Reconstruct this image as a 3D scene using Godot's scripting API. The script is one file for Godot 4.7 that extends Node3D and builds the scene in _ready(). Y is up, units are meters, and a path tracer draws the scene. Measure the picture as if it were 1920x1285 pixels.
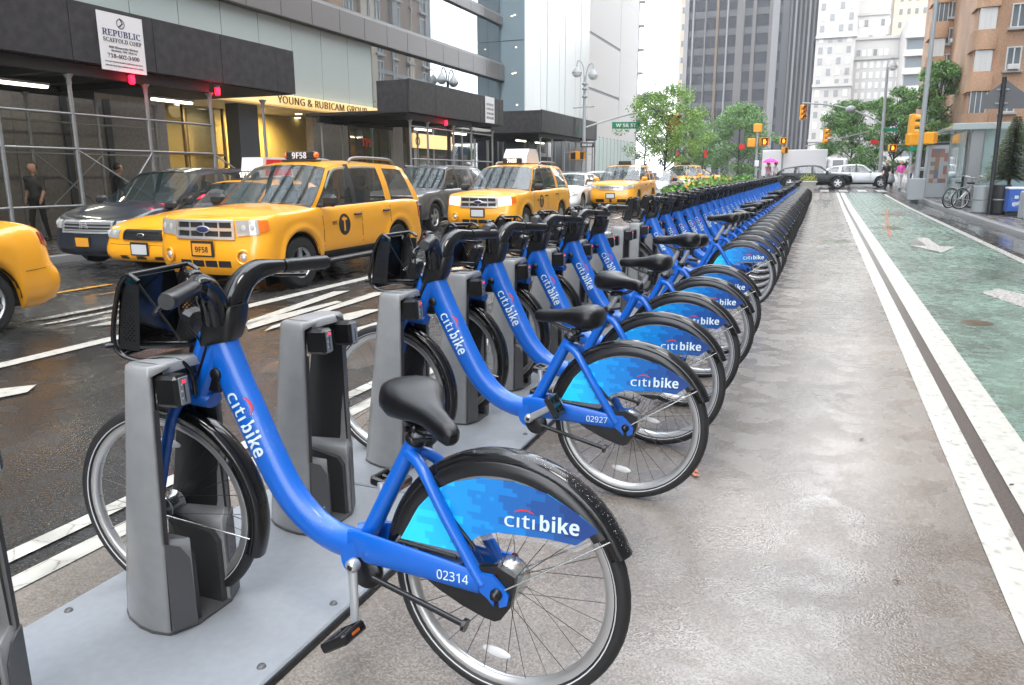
extends Node3D
# A rainy avenue: a long dock row of blue share bikes, taxis on wet asphalt, sidewalk sheds and towers behind.

var M := {}
var rng := RandomNumberGenerator.new()
var taken := {}


func _ready():
	rng.seed = 7
	# camera, sky, sun, exposure
	var cam := Camera3D.new()
	cam.name = "camera"
	cam.fov = 48.72
	cam.near = 0.05
	cam.far = 900.0
	cam.position = Vector3(0, 1.376, 0)
	cam.rotation = Vector3(-0.2165, 0.3838, -0.0026)
	add_child(cam)
	cam.current = true
	var sky := ProceduralSkyMaterial.new()
	sky.sky_top_color = Color(0.93, 0.95, 0.98)
	sky.sky_horizon_color = Color(0.97, 0.98, 0.99)
	sky.sky_curve = 0.2
	sky.ground_bottom_color = Color(0.5, 0.5, 0.5)
	sky.ground_horizon_color = Color(0.85, 0.86, 0.87)
	sky.sky_energy_multiplier = 1.75
	var env := Environment.new()
	env.background_mode = Environment.BG_SKY
	env.sky = Sky.new()
	env.sky.sky_material = sky
	env.tonemap_mode = Environment.TONE_MAPPER_LINEAR
	env.tonemap_exposure = 2.05
	env.sdfgi_enabled = true
	env.ssao_enabled = true
	env.ssil_enabled = true
	env.fog_enabled = true
	env.fog_density = 0.0007
	env.fog_light_color = Color(0.93, 0.95, 0.97)
	var we := WorldEnvironment.new()
	we.name = "world_environment"
	we.environment = env
	add_child(we)
	var sun := DirectionalLight3D.new()
	sun.name = "overcast_sun"
	sun.light_energy = 0.3
	sun.light_angular_distance = 18.0
	sun.light_color = Color(1.0, 0.98, 0.95)
	sun.shadow_enabled = true
	sun.rotation_degrees = Vector3(-62, 38, 0)
	add_child(sun)
	materials()
	build_ground()
	build_left_buildings()
	build_far_buildings()
	build_sheds()
	build_docks_and_bikes()
	build_traffic()
	build_street_furniture()
	build_trees()
	build_people()


# ------------------------------------------------------------------ helpers: names, nodes
func numbered(called: String) -> String:
	if not taken.has(called):
		taken[called] = 0
		return called
	taken[called] += 1
	return "%s_%03d" % [called, taken[called]]


func tag(o: Node3D, label := "", category := "", group := "", kind := ""):
	if label:
		o.set_meta("label", label)
	if category:
		o.set_meta("category", category)
	if group:
		o.set_meta("group", group)
	if kind:
		o.set_meta("kind", kind)


func thing(called: String, label: String, category: String, at := Vector3.ZERO, turn := 0.0, group := "") -> Node3D:
	var o := Node3D.new()
	o.name = numbered(called)
	add_child(o)
	o.position = at
	o.rotation.y = turn
	tag(o, label, category, group)
	return o


func part(parent: Node, called: String, mesh, m: Material, kind := "") -> MeshInstance3D:
	var o := MeshInstance3D.new()
	o.name = called
	o.mesh = mesh.done() if mesh is MB else mesh
	o.material_override = m
	parent.add_child(o, true)
	if kind:
		o.set_meta("kind", kind)
	return o


func single(called: String, mesh, m: Material, label: String, category: String, group := "") -> MeshInstance3D:
	var o := part(self, numbered(called), mesh, m)
	tag(o, label, category, group)
	return o


func struct(called: String, mesh, m: Material) -> MeshInstance3D:
	var o := part(self, numbered(called), mesh, m)
	tag(o, "", "", "", "structure")
	return o


func road_y(z: float) -> float:
	var d := -z
	if d < 2.0:
		return 0.0
	if d < 31.0:
		return 0.235 * (d - 2.0) / 29.0
	if d < 54.0:
		return 0.235 + 0.365 * (d - 31.0) / 23.0
	return 0.6


func ground_y(x: float, z: float) -> float:
	return road_y(z) - 0.021 * maxf(0.0, -4.5 - maxf(x, -12.6))


# ------------------------------------------------------------------ mesh builder
class MB:
	var v := PackedVector3Array()
	var n := PackedVector3Array()
	var uv := PackedVector2Array()
	var c := PackedColorArray()
	var idx := PackedInt32Array()
	var tint := Color.WHITE
	var tinted := false

	func vert(p: Vector3, nn: Vector3, u := Vector2.ZERO) -> int:
		v.append(p)
		n.append(nn)
		uv.append(u)
		c.append(tint)
		return v.size() - 1

	func tri(a: Vector3, b: Vector3, d: Vector3, ua := Vector2.ZERO, ub := Vector2.ZERO, ud := Vector2.ZERO):
		var nn := (d - a).cross(b - a).normalized()
		var i := vert(a, nn, ua)
		vert(b, nn, ub)
		vert(d, nn, ud)
		idx.append_array([i, i + 1, i + 2])

	func quad(a: Vector3, b: Vector3, d: Vector3, e: Vector3, u0 := Vector2(0, 0), u1 := Vector2(1, 1)):
		var nn := (d - a).cross(b - a).normalized()
		if nn.length_squared() < 0.5:
			nn = (e - a).cross(d - a).normalized()
		var i := vert(a, nn, Vector2(u0.x, u1.y))
		vert(b, nn, Vector2(u1.x, u1.y))
		vert(d, nn, Vector2(u1.x, u0.y))
		vert(e, nn, Vector2(u0.x, u0.y))
		idx.append_array([i, i + 1, i + 2, i, i + 2, i + 3])

	func grid(rows: Array, cu := false, cv := false, flip := false):
		var R := rows.size()
		var C: int = rows[0].size()
		var base := v.size()
		for r in R:
			for k in C:
				vert(rows[r][k], Vector3.ZERO, Vector2(float(k) / maxf(C - 1, 1), float(r) / maxf(R - 1, 1)))
		var first := idx.size()
		for r in (R if cv else R - 1):
			for k in (C if cu else C - 1):
				var a := base + r * C + k
				var b := base + r * C + (k + 1) % C
				var d := base + ((r + 1) % R) * C + (k + 1) % C
				var e := base + ((r + 1) % R) * C + k
				if flip:
					idx.append_array([a, e, d, a, d, b])
				else:
					idx.append_array([a, b, d, a, d, e])
		smooth(first, base)

	func smooth(first: int, base: int):
		for t in range(first, idx.size(), 3):
			var a := idx[t]
			var b := idx[t + 1]
			var d := idx[t + 2]
			var nn := (v[d] - v[a]).cross(v[b] - v[a])
			n[a] += nn
			n[b] += nn
			n[d] += nn
		for i in range(base, v.size()):
			n[i] = n[i].normalized() if n[i].length_squared() > 1e-20 else Vector3.UP

	func fan(pts: PackedVector3Array, flip := false):
		var ctr := Vector3.ZERO
		for p in pts:
			ctr += p
		ctr /= pts.size()
		for i in pts.size():
			var a := pts[i]
			var b := pts[(i + 1) % pts.size()]
			if flip:
				tri(ctr, b, a)
			else:
				tri(ctr, a, b)

	func tube(path: PackedVector3Array, rx, ry = null, sides := 10, up := Vector3.ZERO, cap := true, closed := false):
		if ry == null:
			ry = rx
		var N := path.size()
		var rows := []
		var side := Vector3.ZERO
		for i in N:
			var t: Vector3
			if closed:
				t = path[(i + 1) % N] - path[(i - 1 + N) % N]
			else:
				t = path[mini(i + 1, N - 1)] - path[maxi(i - 1, 0)]
			t = t.normalized()
			if up != Vector3.ZERO:
				side = t.cross(up)
			elif i == 0:
				side = t.cross(Vector3.UP if absf(t.y) < 0.9 else Vector3.RIGHT)
			else:
				side = side - t * side.dot(t)
			side = side.normalized()
			var u := side.cross(t)
			var a: float = rx if rx is float else rx[i]
			var b: float = ry if ry is float else ry[i]
			var row := PackedVector3Array()
			for k in sides:
				var an := TAU * k / sides
				row.append(path[i] + side * (a * cos(an)) + u * (b * sin(an)))
			rows.append(row)
		grid(rows, true, closed)
		if cap and not closed:
			fan(rows[0], true)
			fan(rows[N - 1])

	func bar(a: Vector3, b: Vector3, r: float, sides := 8):
		tube(PackedVector3Array([a, b]), r, null, sides)

	func ring(ctr: Vector3, axis: Vector3, R: float, ra: float, rb: float, seg := 32, sides := 8):
		# ra: half thickness along the radius, rb: along the axis
		var ax := axis.normalized()
		var x := ax.cross(Vector3.UP if absf(ax.y) < 0.9 else Vector3.RIGHT).normalized()
		var y := ax.cross(x)
		var rows := []
		for i in seg:
			var an := TAU * i / seg
			var d := x * cos(an) + y * sin(an)
			var row := PackedVector3Array()
			for k in sides:
				var b := TAU * k / sides
				row.append(ctr + d * (R + ra * cos(b)) + ax * (rb * sin(b)))
			rows.append(row)
		grid(rows, true, true)

	func lathe(profile: PackedVector2Array, xf: Transform3D, seg := 24):
		# profile: x = radius, y = along the local y axis
		var rows := []
		for p in profile:
			var row := PackedVector3Array()
			for k in seg:
				var an := TAU * k / seg
				row.append(xf * Vector3(p.x * cos(an), p.y, p.x * sin(an)))
			rows.append(row)
		grid(rows, true, false)

	func ball(ctr: Vector3, r: Vector3, seg := 16, rings := 10, bas := Basis()):
		var rows := []
		for i in rings + 1:
			var th := PI * i / rings
			var row := PackedVector3Array()
			for k in seg:
				var an := TAU * k / seg
				row.append(ctr + bas * Vector3(r.x * sin(th) * cos(an), r.y * cos(th), r.z * sin(th) * sin(an)))
			rows.append(row)
		grid(rows, true, false, true)

	func box(ctr: Vector3, size: Vector3, bev := 0.0, bas := Basis()):
		var h := size * 0.5
		bev = minf(bev, minf(h.x, minf(h.y, h.z)) * 0.95)
		var axes := [Vector3(1, 0, 0), Vector3(0, 1, 0), Vector3(0, 0, 1)]
		for a in 3:
			for s in [-1.0, 1.0]:
				var b := (a + 1) % 3
				var d := (a + 2) % 3
				var p: Array = []
				for q in [[-1, -1], [1, -1], [1, 1], [-1, 1]]:
					var w := Vector3.ZERO
					w[a] = s * h[a]
					w[b] = q[0] * (h[b] - bev)
					w[d] = q[1] * (h[d] - bev)
					p.append(ctr + bas * w)
				if s > 0:
					quad(p[3], p[2], p[1], p[0])
				else:
					quad(p[0], p[1], p[2], p[3])
		if bev <= 0.0:
			return
		for a in 3:
			var b := (a + 1) % 3
			var d := (a + 2) % 3
			for sb in [-1.0, 1.0]:
				for sd in [-1.0, 1.0]:
					var p: Array = []
					for q in [[-1, 0], [1, 0], [1, 1], [-1, 1]]:
						var w := Vector3.ZERO
						w[a] = q[0] * (h[a] - bev)
						w[b] = sb * (h[b] - (bev if q[1] == 1 else 0.0))
						w[d] = sd * (h[d] - (0.0 if q[1] == 1 else bev))
						p.append(ctr + bas * w)
					if sb * sd > 0:
						quad(p[3], p[2], p[1], p[0])
					else:
						quad(p[0], p[1], p[2], p[3])
		for sx in [-1.0, 1.0]:
			for sy in [-1.0, 1.0]:
				for sz in [-1.0, 1.0]:
					var a := ctr + bas * Vector3(sx * h.x, sy * (h.y - bev), sz * (h.z - bev))
					var b := ctr + bas * Vector3(sx * (h.x - bev), sy * h.y, sz * (h.z - bev))
					var d := ctr + bas * Vector3(sx * (h.x - bev), sy * (h.y - bev), sz * h.z)
					if sx * sy * sz > 0:
						tri(a, d, b)
					else:
						tri(a, b, d)

	func prism(poly: PackedVector2Array, xf: Transform3D, z0: float, z1: float):
		# a flat outline in the local xy plane, from z0 to z1
		var t := Geometry2D.triangulate_polygon(poly)
		var lo := poly[0]
		var hi := poly[0]
		for p in poly:
			lo = lo.min(p)
			hi = hi.max(p)
		var sp := (hi - lo).max(Vector2(1e-6, 1e-6))
		for s in 2:
			var z := z1 if s == 1 else z0
			for i in range(0, t.size(), 3):
				var a := poly[t[i]]
				var b := poly[t[i + 1]]
				var d := poly[t[i + 2]]
				if (s == 1) == ((b - a).cross(d - a) > 0):
					var w := b
					b = d
					d = w
				tri(xf * Vector3(a.x, a.y, z), xf * Vector3(b.x, b.y, z), xf * Vector3(d.x, d.y, z),
					_u(a, lo, sp), _u(b, lo, sp), _u(d, lo, sp))
		var ccw := 0.0
		for i in poly.size():
			ccw += poly[i].cross(poly[(i + 1) % poly.size()])
		for i in poly.size():
			var a := poly[i]
			var b := poly[(i + 1) % poly.size()]
			if ccw > 0:
				quad(xf * Vector3(b.x, b.y, z0), xf * Vector3(a.x, a.y, z0), xf * Vector3(a.x, a.y, z1), xf * Vector3(b.x, b.y, z1))
			else:
				quad(xf * Vector3(a.x, a.y, z0), xf * Vector3(b.x, b.y, z0), xf * Vector3(b.x, b.y, z1), xf * Vector3(a.x, a.y, z1))

	func _u(p: Vector2, lo: Vector2, sp: Vector2) -> Vector2:
		return Vector2((p.x - lo.x) / sp.x, 1.0 - (p.y - lo.y) / sp.y)

	func letters(text: String, font: Font, width: float, height: float, to: Callable, thick := 0.002):
		# lettering laid onto a surface: TO takes (x in 0..width, y in 0..height, z) to a point
		var tm := TextMesh.new()
		tm.text = text
		tm.font = font
		tm.font_size = 64
		tm.pixel_size = 0.01
		tm.depth = 0.05
		tm.curve_step = 2.0
		var ar := tm.get_mesh_arrays()
		var pv: PackedVector3Array = ar[Mesh.ARRAY_VERTEX]
		if pv.is_empty():
			return
		var lo := pv[0]
		var hi := pv[0]
		for p in pv:
			lo = lo.min(p)
			hi = hi.max(p)
		var sp := hi - lo
		var ids: PackedInt32Array = ar[Mesh.ARRAY_INDEX] if ar[Mesh.ARRAY_INDEX] != null else PackedInt32Array(range(pv.size()))
		var q := PackedVector3Array()
		for p in pv:
			var w := (p - lo) / sp
			q.append(to.call(w.x * width, w.y * height, w.z * thick))
		for t in range(0, ids.size(), 3):
			tri(q[ids[t]], q[ids[t + 1]], q[ids[t + 2]])

	func done() -> ArrayMesh:
		var ar := []
		ar.resize(Mesh.ARRAY_MAX)
		ar[Mesh.ARRAY_VERTEX] = v
		ar[Mesh.ARRAY_NORMAL] = n
		ar[Mesh.ARRAY_TEX_UV] = uv
		if tinted:
			ar[Mesh.ARRAY_COLOR] = c
		ar[Mesh.ARRAY_INDEX] = idx
		var m := ArrayMesh.new()
		if v.size():
			m.add_surface_from_arrays(Mesh.PRIMITIVE_TRIANGLES, ar)
		return m


func spline(pts: Array, per := 6) -> PackedVector3Array:
	var out := PackedVector3Array()
	for i in pts.size() - 1:
		var p0: Vector3 = pts[maxi(i - 1, 0)]
		var p1: Vector3 = pts[i]
		var p2: Vector3 = pts[i + 1]
		var p3: Vector3 = pts[mini(i + 2, pts.size() - 1)]
		for k in per:
			out.append(p1.cubic_interpolate(p2, p0, p3, float(k) / per))
	out.append(pts[-1])
	return out


func arc2(ctr: Vector2, r: float, a0: float, a1: float, n: int) -> PackedVector2Array:
	var out := PackedVector2Array()
	for i in n + 1:
		var a := deg_to_rad(lerpf(a0, a1, float(i) / n))
		out.append(ctr + Vector2(cos(a), sin(a)) * r)
	return out


# ------------------------------------------------------------------ materials
func mat(name_: String, r: float, g: float, b: float, rough := 0.6, metal := 0.0) -> StandardMaterial3D:
	var m := StandardMaterial3D.new()
	m.resource_name = name_
	m.albedo_color = Color(r, g, b).linear_to_srgb()
	m.roughness = rough
	m.metallic = metal
	M[name_] = m
	return m


func noise_tex(size: int, freq: float, oct: int, seed_: int, ramp = null, as_normal := false, kind := FastNoiseLite.TYPE_SIMPLEX_SMOOTH, bump := 4.0) -> NoiseTexture2D:
	var f := FastNoiseLite.new()
	f.seed = seed_
	f.noise_type = kind
	f.frequency = freq
	f.fractal_octaves = oct
	if kind == FastNoiseLite.TYPE_CELLULAR:
		f.cellular_return_type = FastNoiseLite.RETURN_DISTANCE2_SUB
		f.fractal_type = FastNoiseLite.FRACTAL_NONE
		f.domain_warp_enabled = true
		f.domain_warp_amplitude = 12.0
		f.domain_warp_frequency = 0.03
	var t := NoiseTexture2D.new()
	t.width = size
	t.height = size
	t.seamless = true
	t.noise = f
	t.as_normal_map = as_normal
	t.bump_strength = bump
	if ramp != null:
		var g := Gradient.new()
		g.offsets = PackedFloat32Array(ramp[0])
		var cols := PackedColorArray()
		for x in ramp[1]:
			cols.append(Color(x, x, x) if x is float else x)
		g.colors = cols
		t.color_ramp = g
	return t


func world_map(m: StandardMaterial3D, metres: float):
	m.uv1_triplanar = true
	m.uv1_world_triplanar = true
	m.uv1_scale = Vector3.ONE / metres


func stain(m: StandardMaterial3D, metres: float, seed_: int, lo: float, hi := 1.0):
	# a coarse, slow change of tone over the fine grain
	m.detail_enabled = true
	m.detail_blend_mode = BaseMaterial3D.BLEND_MODE_MUL
	m.detail_albedo = noise_tex(256, 0.012, 4, seed_, [[0.25, 0.75], [lo, hi]])
	m.detail_uv_layer = BaseMaterial3D.DETAIL_UV_2
	m.uv2_triplanar = true
	m.uv2_world_triplanar = true
	m.uv2_scale = Vector3.ONE / metres


func sg(x: float) -> Color:
	return Color(x, x, x).linear_to_srgb()


func materials():
	var asphalt := mat("asphalt", 1, 1, 1, 1.0)
	asphalt.albedo_texture = noise_tex(512, 0.22, 3, 1, [[0.2, 0.55, 0.8], [sg(0.024), sg(0.046), sg(0.10)]])
	asphalt.roughness_texture = noise_tex(512, 0.012, 4, 2, [[0.3, 0.5, 0.7], [0.08, 0.18, 0.34]])
	asphalt.normal_enabled = true
	asphalt.normal_texture = noise_tex(512, 0.2, 3, 1, null, true, FastNoiseLite.TYPE_SIMPLEX_SMOOTH, 5.0)
	asphalt.normal_scale = 0.16
	world_map(asphalt, 1.9)
	stain(asphalt, 17.0, 3, 0.55, 1.0)
	var pave := mat("pavement", 1, 1, 1, 1.0)
	pave.albedo_texture = noise_tex(1024, 0.26, 2, 4, [[0.2, 0.5, 0.62, 0.85], [Color(0.435, 0.40, 0.37), Color(0.505, 0.475, 0.445), Color(0.535, 0.505, 0.475), Color(0.59, 0.56, 0.53)]], false, FastNoiseLite.TYPE_VALUE)
	pave.roughness_texture = noise_tex(512, 0.01, 4, 5, [[0.3, 0.7], [0.16, 0.36]])
	pave.normal_enabled = true
	pave.normal_texture = noise_tex(1024, 0.26, 2, 4, null, true, FastNoiseLite.TYPE_VALUE, 6.0)
	pave.normal_scale = 0.1
	world_map(pave, 1.35)
	stain(pave, 6.0, 6, 0.80, 1.0)
	var green := mat("green_paint", 1, 1, 1, 1.0)
	green.albedo_texture = noise_tex(512, 0.1, 5, 7, [[0.2, 0.5, 0.8], [Color(0.36, 0.44, 0.40), Color(0.43, 0.535, 0.485), Color(0.51, 0.60, 0.555)]])
	green.roughness_texture = noise_tex(512, 0.02, 4, 8, [[0.3, 0.5, 0.7], [0.10, 0.22, 0.38]])
	green.normal_enabled = true
	green.normal_texture = noise_tex(512, 0.2, 3, 9, null, true, FastNoiseLite.TYPE_SIMPLEX_SMOOTH, 4.0)
	green.normal_scale = 0.2
	world_map(green, 1.6)
	stain(green, 5.0, 10, 0.74, 1.0)
	var line := mat("white_paint", 1, 1, 1, 0.4)
	line.albedo_texture = noise_tex(1024, 0.020, 1, 11, [[0.0, 0.012, 0.03, 0.5, 1.0], [Color(0.42, 0.40, 0.38), Color(0.55, 0.53, 0.50), Color(0.69, 0.68, 0.65), Color(0.735, 0.725, 0.695), Color(0.76, 0.75, 0.72)]], false, FastNoiseLite.TYPE_CELLULAR)
	world_map(line, 3.0)
	stain(line, 1.3, 12, 0.86, 1.0)
	var worn := mat("worn_paint", 1, 1, 1, 0.35)
	worn.albedo_texture = noise_tex(512, 0.05, 5, 13, [[0.3, 0.45, 0.6], [Color(0.25, 0.24, 0.23), Color(0.6, 0.59, 0.57), Color(0.8, 0.79, 0.77)]])
	world_map(worn, 1.2)
	var yl := mat("yellow_paint", 1, 1, 1, 0.4)
	yl.albedo_texture = noise_tex(256, 0.06, 4, 14, [[0.3, 0.5], [Color(0.35, 0.28, 0.18), Color(0.85, 0.6, 0.16)]])
	world_map(yl, 0.8)
	var spray := mat("orange_spray", 1, 1, 1, 0.7)
	spray.albedo_texture = noise_tex(256, 0.05, 4, 15, [[0.35, 0.6], [Color(0.56, 0.44, 0.38), Color(0.78, 0.42, 0.30)]])
	world_map(spray, 0.5)
	spray.albedo_texture = noise_tex(256, 0.06, 5, 15, [[0.42, 0.5, 0.8], [Color(0.7, 0.42, 0.32, 0.0), Color(0.72, 0.44, 0.34, 1.0), Color(0.76, 0.40, 0.28, 1.0)]])
	spray.transparency = BaseMaterial3D.TRANSPARENCY_ALPHA_SCISSOR
	spray.alpha_scissor_threshold = 0.5
	var walk := mat("sidewalk", 1, 1, 1, 1.0)
	walk.albedo_texture = noise_tex(512, 0.12, 4, 16, [[0.2, 0.8], [Color(0.36, 0.35, 0.35), Color(0.52, 0.50, 0.49)]])
	walk.roughness_texture = noise_tex(512, 0.01, 3, 17, [[0.3, 0.7], [0.15, 0.4]])
	world_map(walk, 1.5)
	stain(walk, 6.0, 18, 0.6, 1.0)
	mat("kerb_stone", 0.20, 0.20, 0.20, 0.4)
	# bike and dock
	var blue := mat("bike_blue", 0.0, 0.105, 0.50, 0.36)
	blue.clearcoat_enabled = true
	blue.clearcoat = 0.35
	blue.clearcoat_roughness = 0.12
	mat("black_plastic", 0.008, 0.008, 0.009, 0.28)
	mat("black_gloss", 0.007, 0.007, 0.008, 0.10)
	mat("tyre_rubber", 0.014, 0.014, 0.015, 0.55)
	mat("reflective_stripe", 0.55, 0.55, 0.56, 0.4)
	mat("rim_alloy", 0.50, 0.50, 0.50, 0.30, 0.75)
	mat("steel", 0.62, 0.62, 0.62, 0.22, 0.9)
	mat("spoke_steel", 0.06, 0.06, 0.06, 0.35, 0.6)
	mat("alloy_paint", 0.42, 0.43, 0.44, 0.32, 0.5)
	mat("saddle_vinyl", 0.006, 0.006, 0.007, 0.33)
	M.saddle_vinyl.metallic_specular = 0.4
	mat("letter_white", 0.62, 0.74, 0.78, 0.5)
	mat("letter_red", 0.62, 0.03, 0.035, 0.5)
	mat("reflector_clear", 0.7, 0.7, 0.7, 0.15)
	mat("reflector_amber", 0.40, 0.09, 0.012, 0.2)
	mat("lens_red", 0.22, 0.005, 0.008, 0.15)
	mat("lens_dark_red", 0.10, 0.004, 0.006, 0.15)
	var gd := mat("guard_print", 1, 1, 1, 0.25)
	gd.albedo_texture = ImageTexture.create_from_image(guard_image())
	gd.texture_filter = BaseMaterial3D.TEXTURE_FILTER_NEAREST
	var clear := mat("clear_plastic", 0.8, 0.82, 0.82, 0.12)
	clear.transparency = BaseMaterial3D.TRANSPARENCY_ALPHA
	clear.albedo_color.a = 0.10
	var dock := mat("dock_grey", 1, 1, 1, 0.27)
	dock.albedo_texture = noise_tex(512, 0.02, 4, 20, [[0.1, 0.9], [Color(0.55, 0.555, 0.56), Color(0.58, 0.585, 0.59)]])
	world_map(dock, 0.9)
	mat("dock_dark", 0.030, 0.030, 0.032, 0.42)
	mat("dock_mid", 0.085, 0.085, 0.09, 0.4)
	mat("dock_ledge", 0.05, 0.051, 0.054, 0.4)
	var plate := mat("plate_grey", 1, 1, 1, 1.0)
	plate.albedo_texture = noise_tex(512, 0.05, 4, 21, [[0.1, 0.9], [Color(0.52, 0.535, 0.555), Color(0.545, 0.56, 0.58)]])
	plate.roughness_texture = noise_tex(256, 0.02, 3, 22, [[0.3, 0.7], [0.30, 0.48]])
	world_map(plate, 1.1)
	mat("screen_grey", 0.22, 0.24, 0.26, 0.2)
	mat("water", 0.9, 0.9, 0.9, 0.02)
	M.water.transparency = BaseMaterial3D.TRANSPARENCY_ALPHA
	M.water.albedo_color.a = 0.07
	M.water.metallic_specular = 0.7
	var perf := mat("perforated", 0.012, 0.012, 0.013, 0.3)
	perf.albedo_color = Color.WHITE
	perf.albedo_texture = ImageTexture.create_from_image(holes_image())
	perf.transparency = BaseMaterial3D.TRANSPARENCY_ALPHA_SCISSOR
	perf.alpha_scissor_threshold = 0.5
	# cars
	for p in [["taxi_yellow", 0.86, 0.37, 0.010], ["car_charcoal", 0.035, 0.042, 0.055], ["car_white", 0.75, 0.76, 0.77], ["car_grey", 0.13, 0.135, 0.135], ["car_black", 0.005, 0.008, 0.009], ["car_silver", 0.50, 0.52, 0.54]]:
		var cp := mat(p[0], p[1], p[2], p[3], 0.38)
		cp.clearcoat_enabled = true
		cp.clearcoat = 0.8
		cp.clearcoat_roughness = 0.04
		if p[0] == "car_black":
			cp.clearcoat = 0.25
			cp.metallic_specular = 0.3
		if p[0] == "car_grey" or p[0] == "car_silver" or p[0] == "car_charcoal":
			cp.metallic = 0.35
	var tint := mat("car_glass", 0.03, 0.05, 0.05, 0.03)
	tint.transparency = BaseMaterial3D.TRANSPARENCY_ALPHA
	tint.albedo_color.a = 0.36
	tint.metallic_specular = 1.0
	mat("car_dark", 0.02, 0.02, 0.021, 0.5)
	mat("car_seam", 0.03, 0.02, 0.01, 0.6)
	mat("car_seat", 0.06, 0.062, 0.065, 0.8)
	mat("chrome", 0.72, 0.72, 0.73, 0.16, 0.6)
	mat("wheel_alloy", 0.45, 0.46, 0.47, 0.3, 0.7)
	var lamp := mat("lamp_lens", 0.55, 0.55, 0.53, 0.08)
	lamp.metallic = 0.35
	var lit := mat("lamp_lit", 0.9, 0.85, 0.7, 0.2)
	lit.emission_enabled = true
	lit.emission = Color(1.0, 0.93, 0.78)
	lit.emission_energy_multiplier = 2.2
	mat("lens_amber", 0.75, 0.17, 0.02, 0.15)
	mat("plate_yellow", 0.75, 0.33, 0.03, 0.5)
	mat("plate_white", 0.6, 0.62, 0.65, 0.5)
	mat("ink_dark", 0.012, 0.012, 0.015, 0.5)
	mat("ink_navy", 0.02, 0.03, 0.12, 0.5)
	mat("sign_white", 0.72, 0.72, 0.74, 0.5)
	var sl := mat("roof_sign_lit", 0.9, 0.85, 0.75, 0.5)
	sl.emission_enabled = true
	sl.emission = Color(1.0, 0.9, 0.75)
	sl.emission_energy_multiplier = 1.2
	# street furniture and buildings
	mat("galvanised", 0.26, 0.27, 0.275, 0.42, 0.4)
	mat("pole_grey", 0.30, 0.32, 0.33, 0.5)
	mat("pole_dark", 0.02, 0.021, 0.022, 0.5)
	mat("signal_yellow", 0.80, 0.34, 0.02, 0.45)
	mat("sign_green", 0.0, 0.20, 0.10, 0.45)
	mat("sign_red", 0.6, 0.02, 0.03, 0.45)
	mat("sign_back", 0.10, 0.105, 0.11, 0.5)
	var ply := mat("shed_ply", 1, 1, 1, 0.55)
	ply.albedo_texture = noise_tex(512, 0.015, 5, 30, [[0.2, 0.8], [Color(0.145, 0.14, 0.15), Color(0.215, 0.21, 0.22)]])
	world_map(ply, 2.4)
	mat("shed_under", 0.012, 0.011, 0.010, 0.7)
	var tube := mat("tube_lit", 1, 1, 1, 0.4)
	tube.emission_enabled = true
	tube.emission = Color(1.0, 0.98, 0.86)
	tube.emission_energy_multiplier = 3.0
	var red := mat("red_lit", 0.7, 0.02, 0.06, 0.4)
	red.emission_enabled = true
	red.emission = Color(1.0, 0.08, 0.20)
	red.emission_energy_multiplier = 2.5
	var amb := mat("amber_lit", 0.9, 0.4, 0.02, 0.4)
	amb.emission_enabled = true
	amb.emission = Color(1.0, 0.45, 0.03)
	amb.emission_energy_multiplier = 3.0
	var stone := mat("dark_granite", 1, 1, 1, 0.3)
	stone.albedo_texture = noise_tex(512, 0.03, 5, 31, [[0.2, 0.8], [Color(0.45, 0.435, 0.42), Color(0.50, 0.485, 0.47)]])
	world_map(stone, 2.0)
	mat("gold_wall", 0.46, 0.36, 0.13, 0.5)
	mat("far_pane", 0.15, 0.155, 0.155, 0.2)
	mat("lamp_inner", 0.55, 0.55, 0.53, 0.15)
	mat("ceiling_white", 0.45, 0.44, 0.40, 0.6)
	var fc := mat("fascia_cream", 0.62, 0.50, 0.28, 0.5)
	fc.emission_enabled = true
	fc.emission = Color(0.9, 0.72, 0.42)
	fc.emission_energy_multiplier = 0.45  # warm glow put into the material, standing in for spotlights on the fascia
	mat("bronze", 0.09, 0.06, 0.035, 0.4, 0.6)
	mat("panel_pale", 0.36, 0.41, 0.40, 0.12)
	mat("mullion", 0.05, 0.055, 0.06, 0.4)
	mat("beam_metal", 0.17, 0.165, 0.165, 0.4, 0.3)
	var mirror := mat("glass_mirror", 0.37, 0.40, 0.42, 0.02, 0.85)
	mirror.metallic_specular = 0.9
	var shop := mat("shop_glass", 0.05, 0.055, 0.055, 0.03)
	shop.transparency = BaseMaterial3D.TRANSPARENCY_ALPHA
	shop.albedo_color.a = 0.3
	mat("tower_glass", 0.20, 0.26, 0.29, 0.06)
	mat("tower_panel", 0.46, 0.49, 0.48, 0.25)
	mat("white_stone", 0.46, 0.455, 0.45, 0.6)
	mat("pale_stone", 0.34, 0.32, 0.30, 0.7)
	mat("cream_stone", 0.46, 0.38, 0.29, 0.7)
	mat("dark_glass", 0.014, 0.014, 0.020, 0.3)
	M.dark_glass.metallic_specular = 0.2
	mat("tower_fin", 0.055, 0.048, 0.044, 0.5)
	mat("tower_spandrel", 0.018, 0.017, 0.019, 0.4)
	mat("apartment_stone", 0.40, 0.385, 0.365, 0.7)
	mat("corner_metal", 0.16, 0.16, 0.16, 0.5)
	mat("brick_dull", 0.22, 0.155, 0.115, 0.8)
	mat("grey_stone", 0.24, 0.235, 0.23, 0.7)
	var ss := mat("seam_strip", 1, 1, 1, 0.3)
	ss.albedo_texture = noise_tex(512, 0.14, 4, 52, [[0.2, 0.8], [Color(0.20, 0.185, 0.18), Color(0.37, 0.345, 0.325)]])
	world_map(ss, 1.1)
	var wc := mat("white_clean", 1, 1, 1, 0.4)
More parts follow.
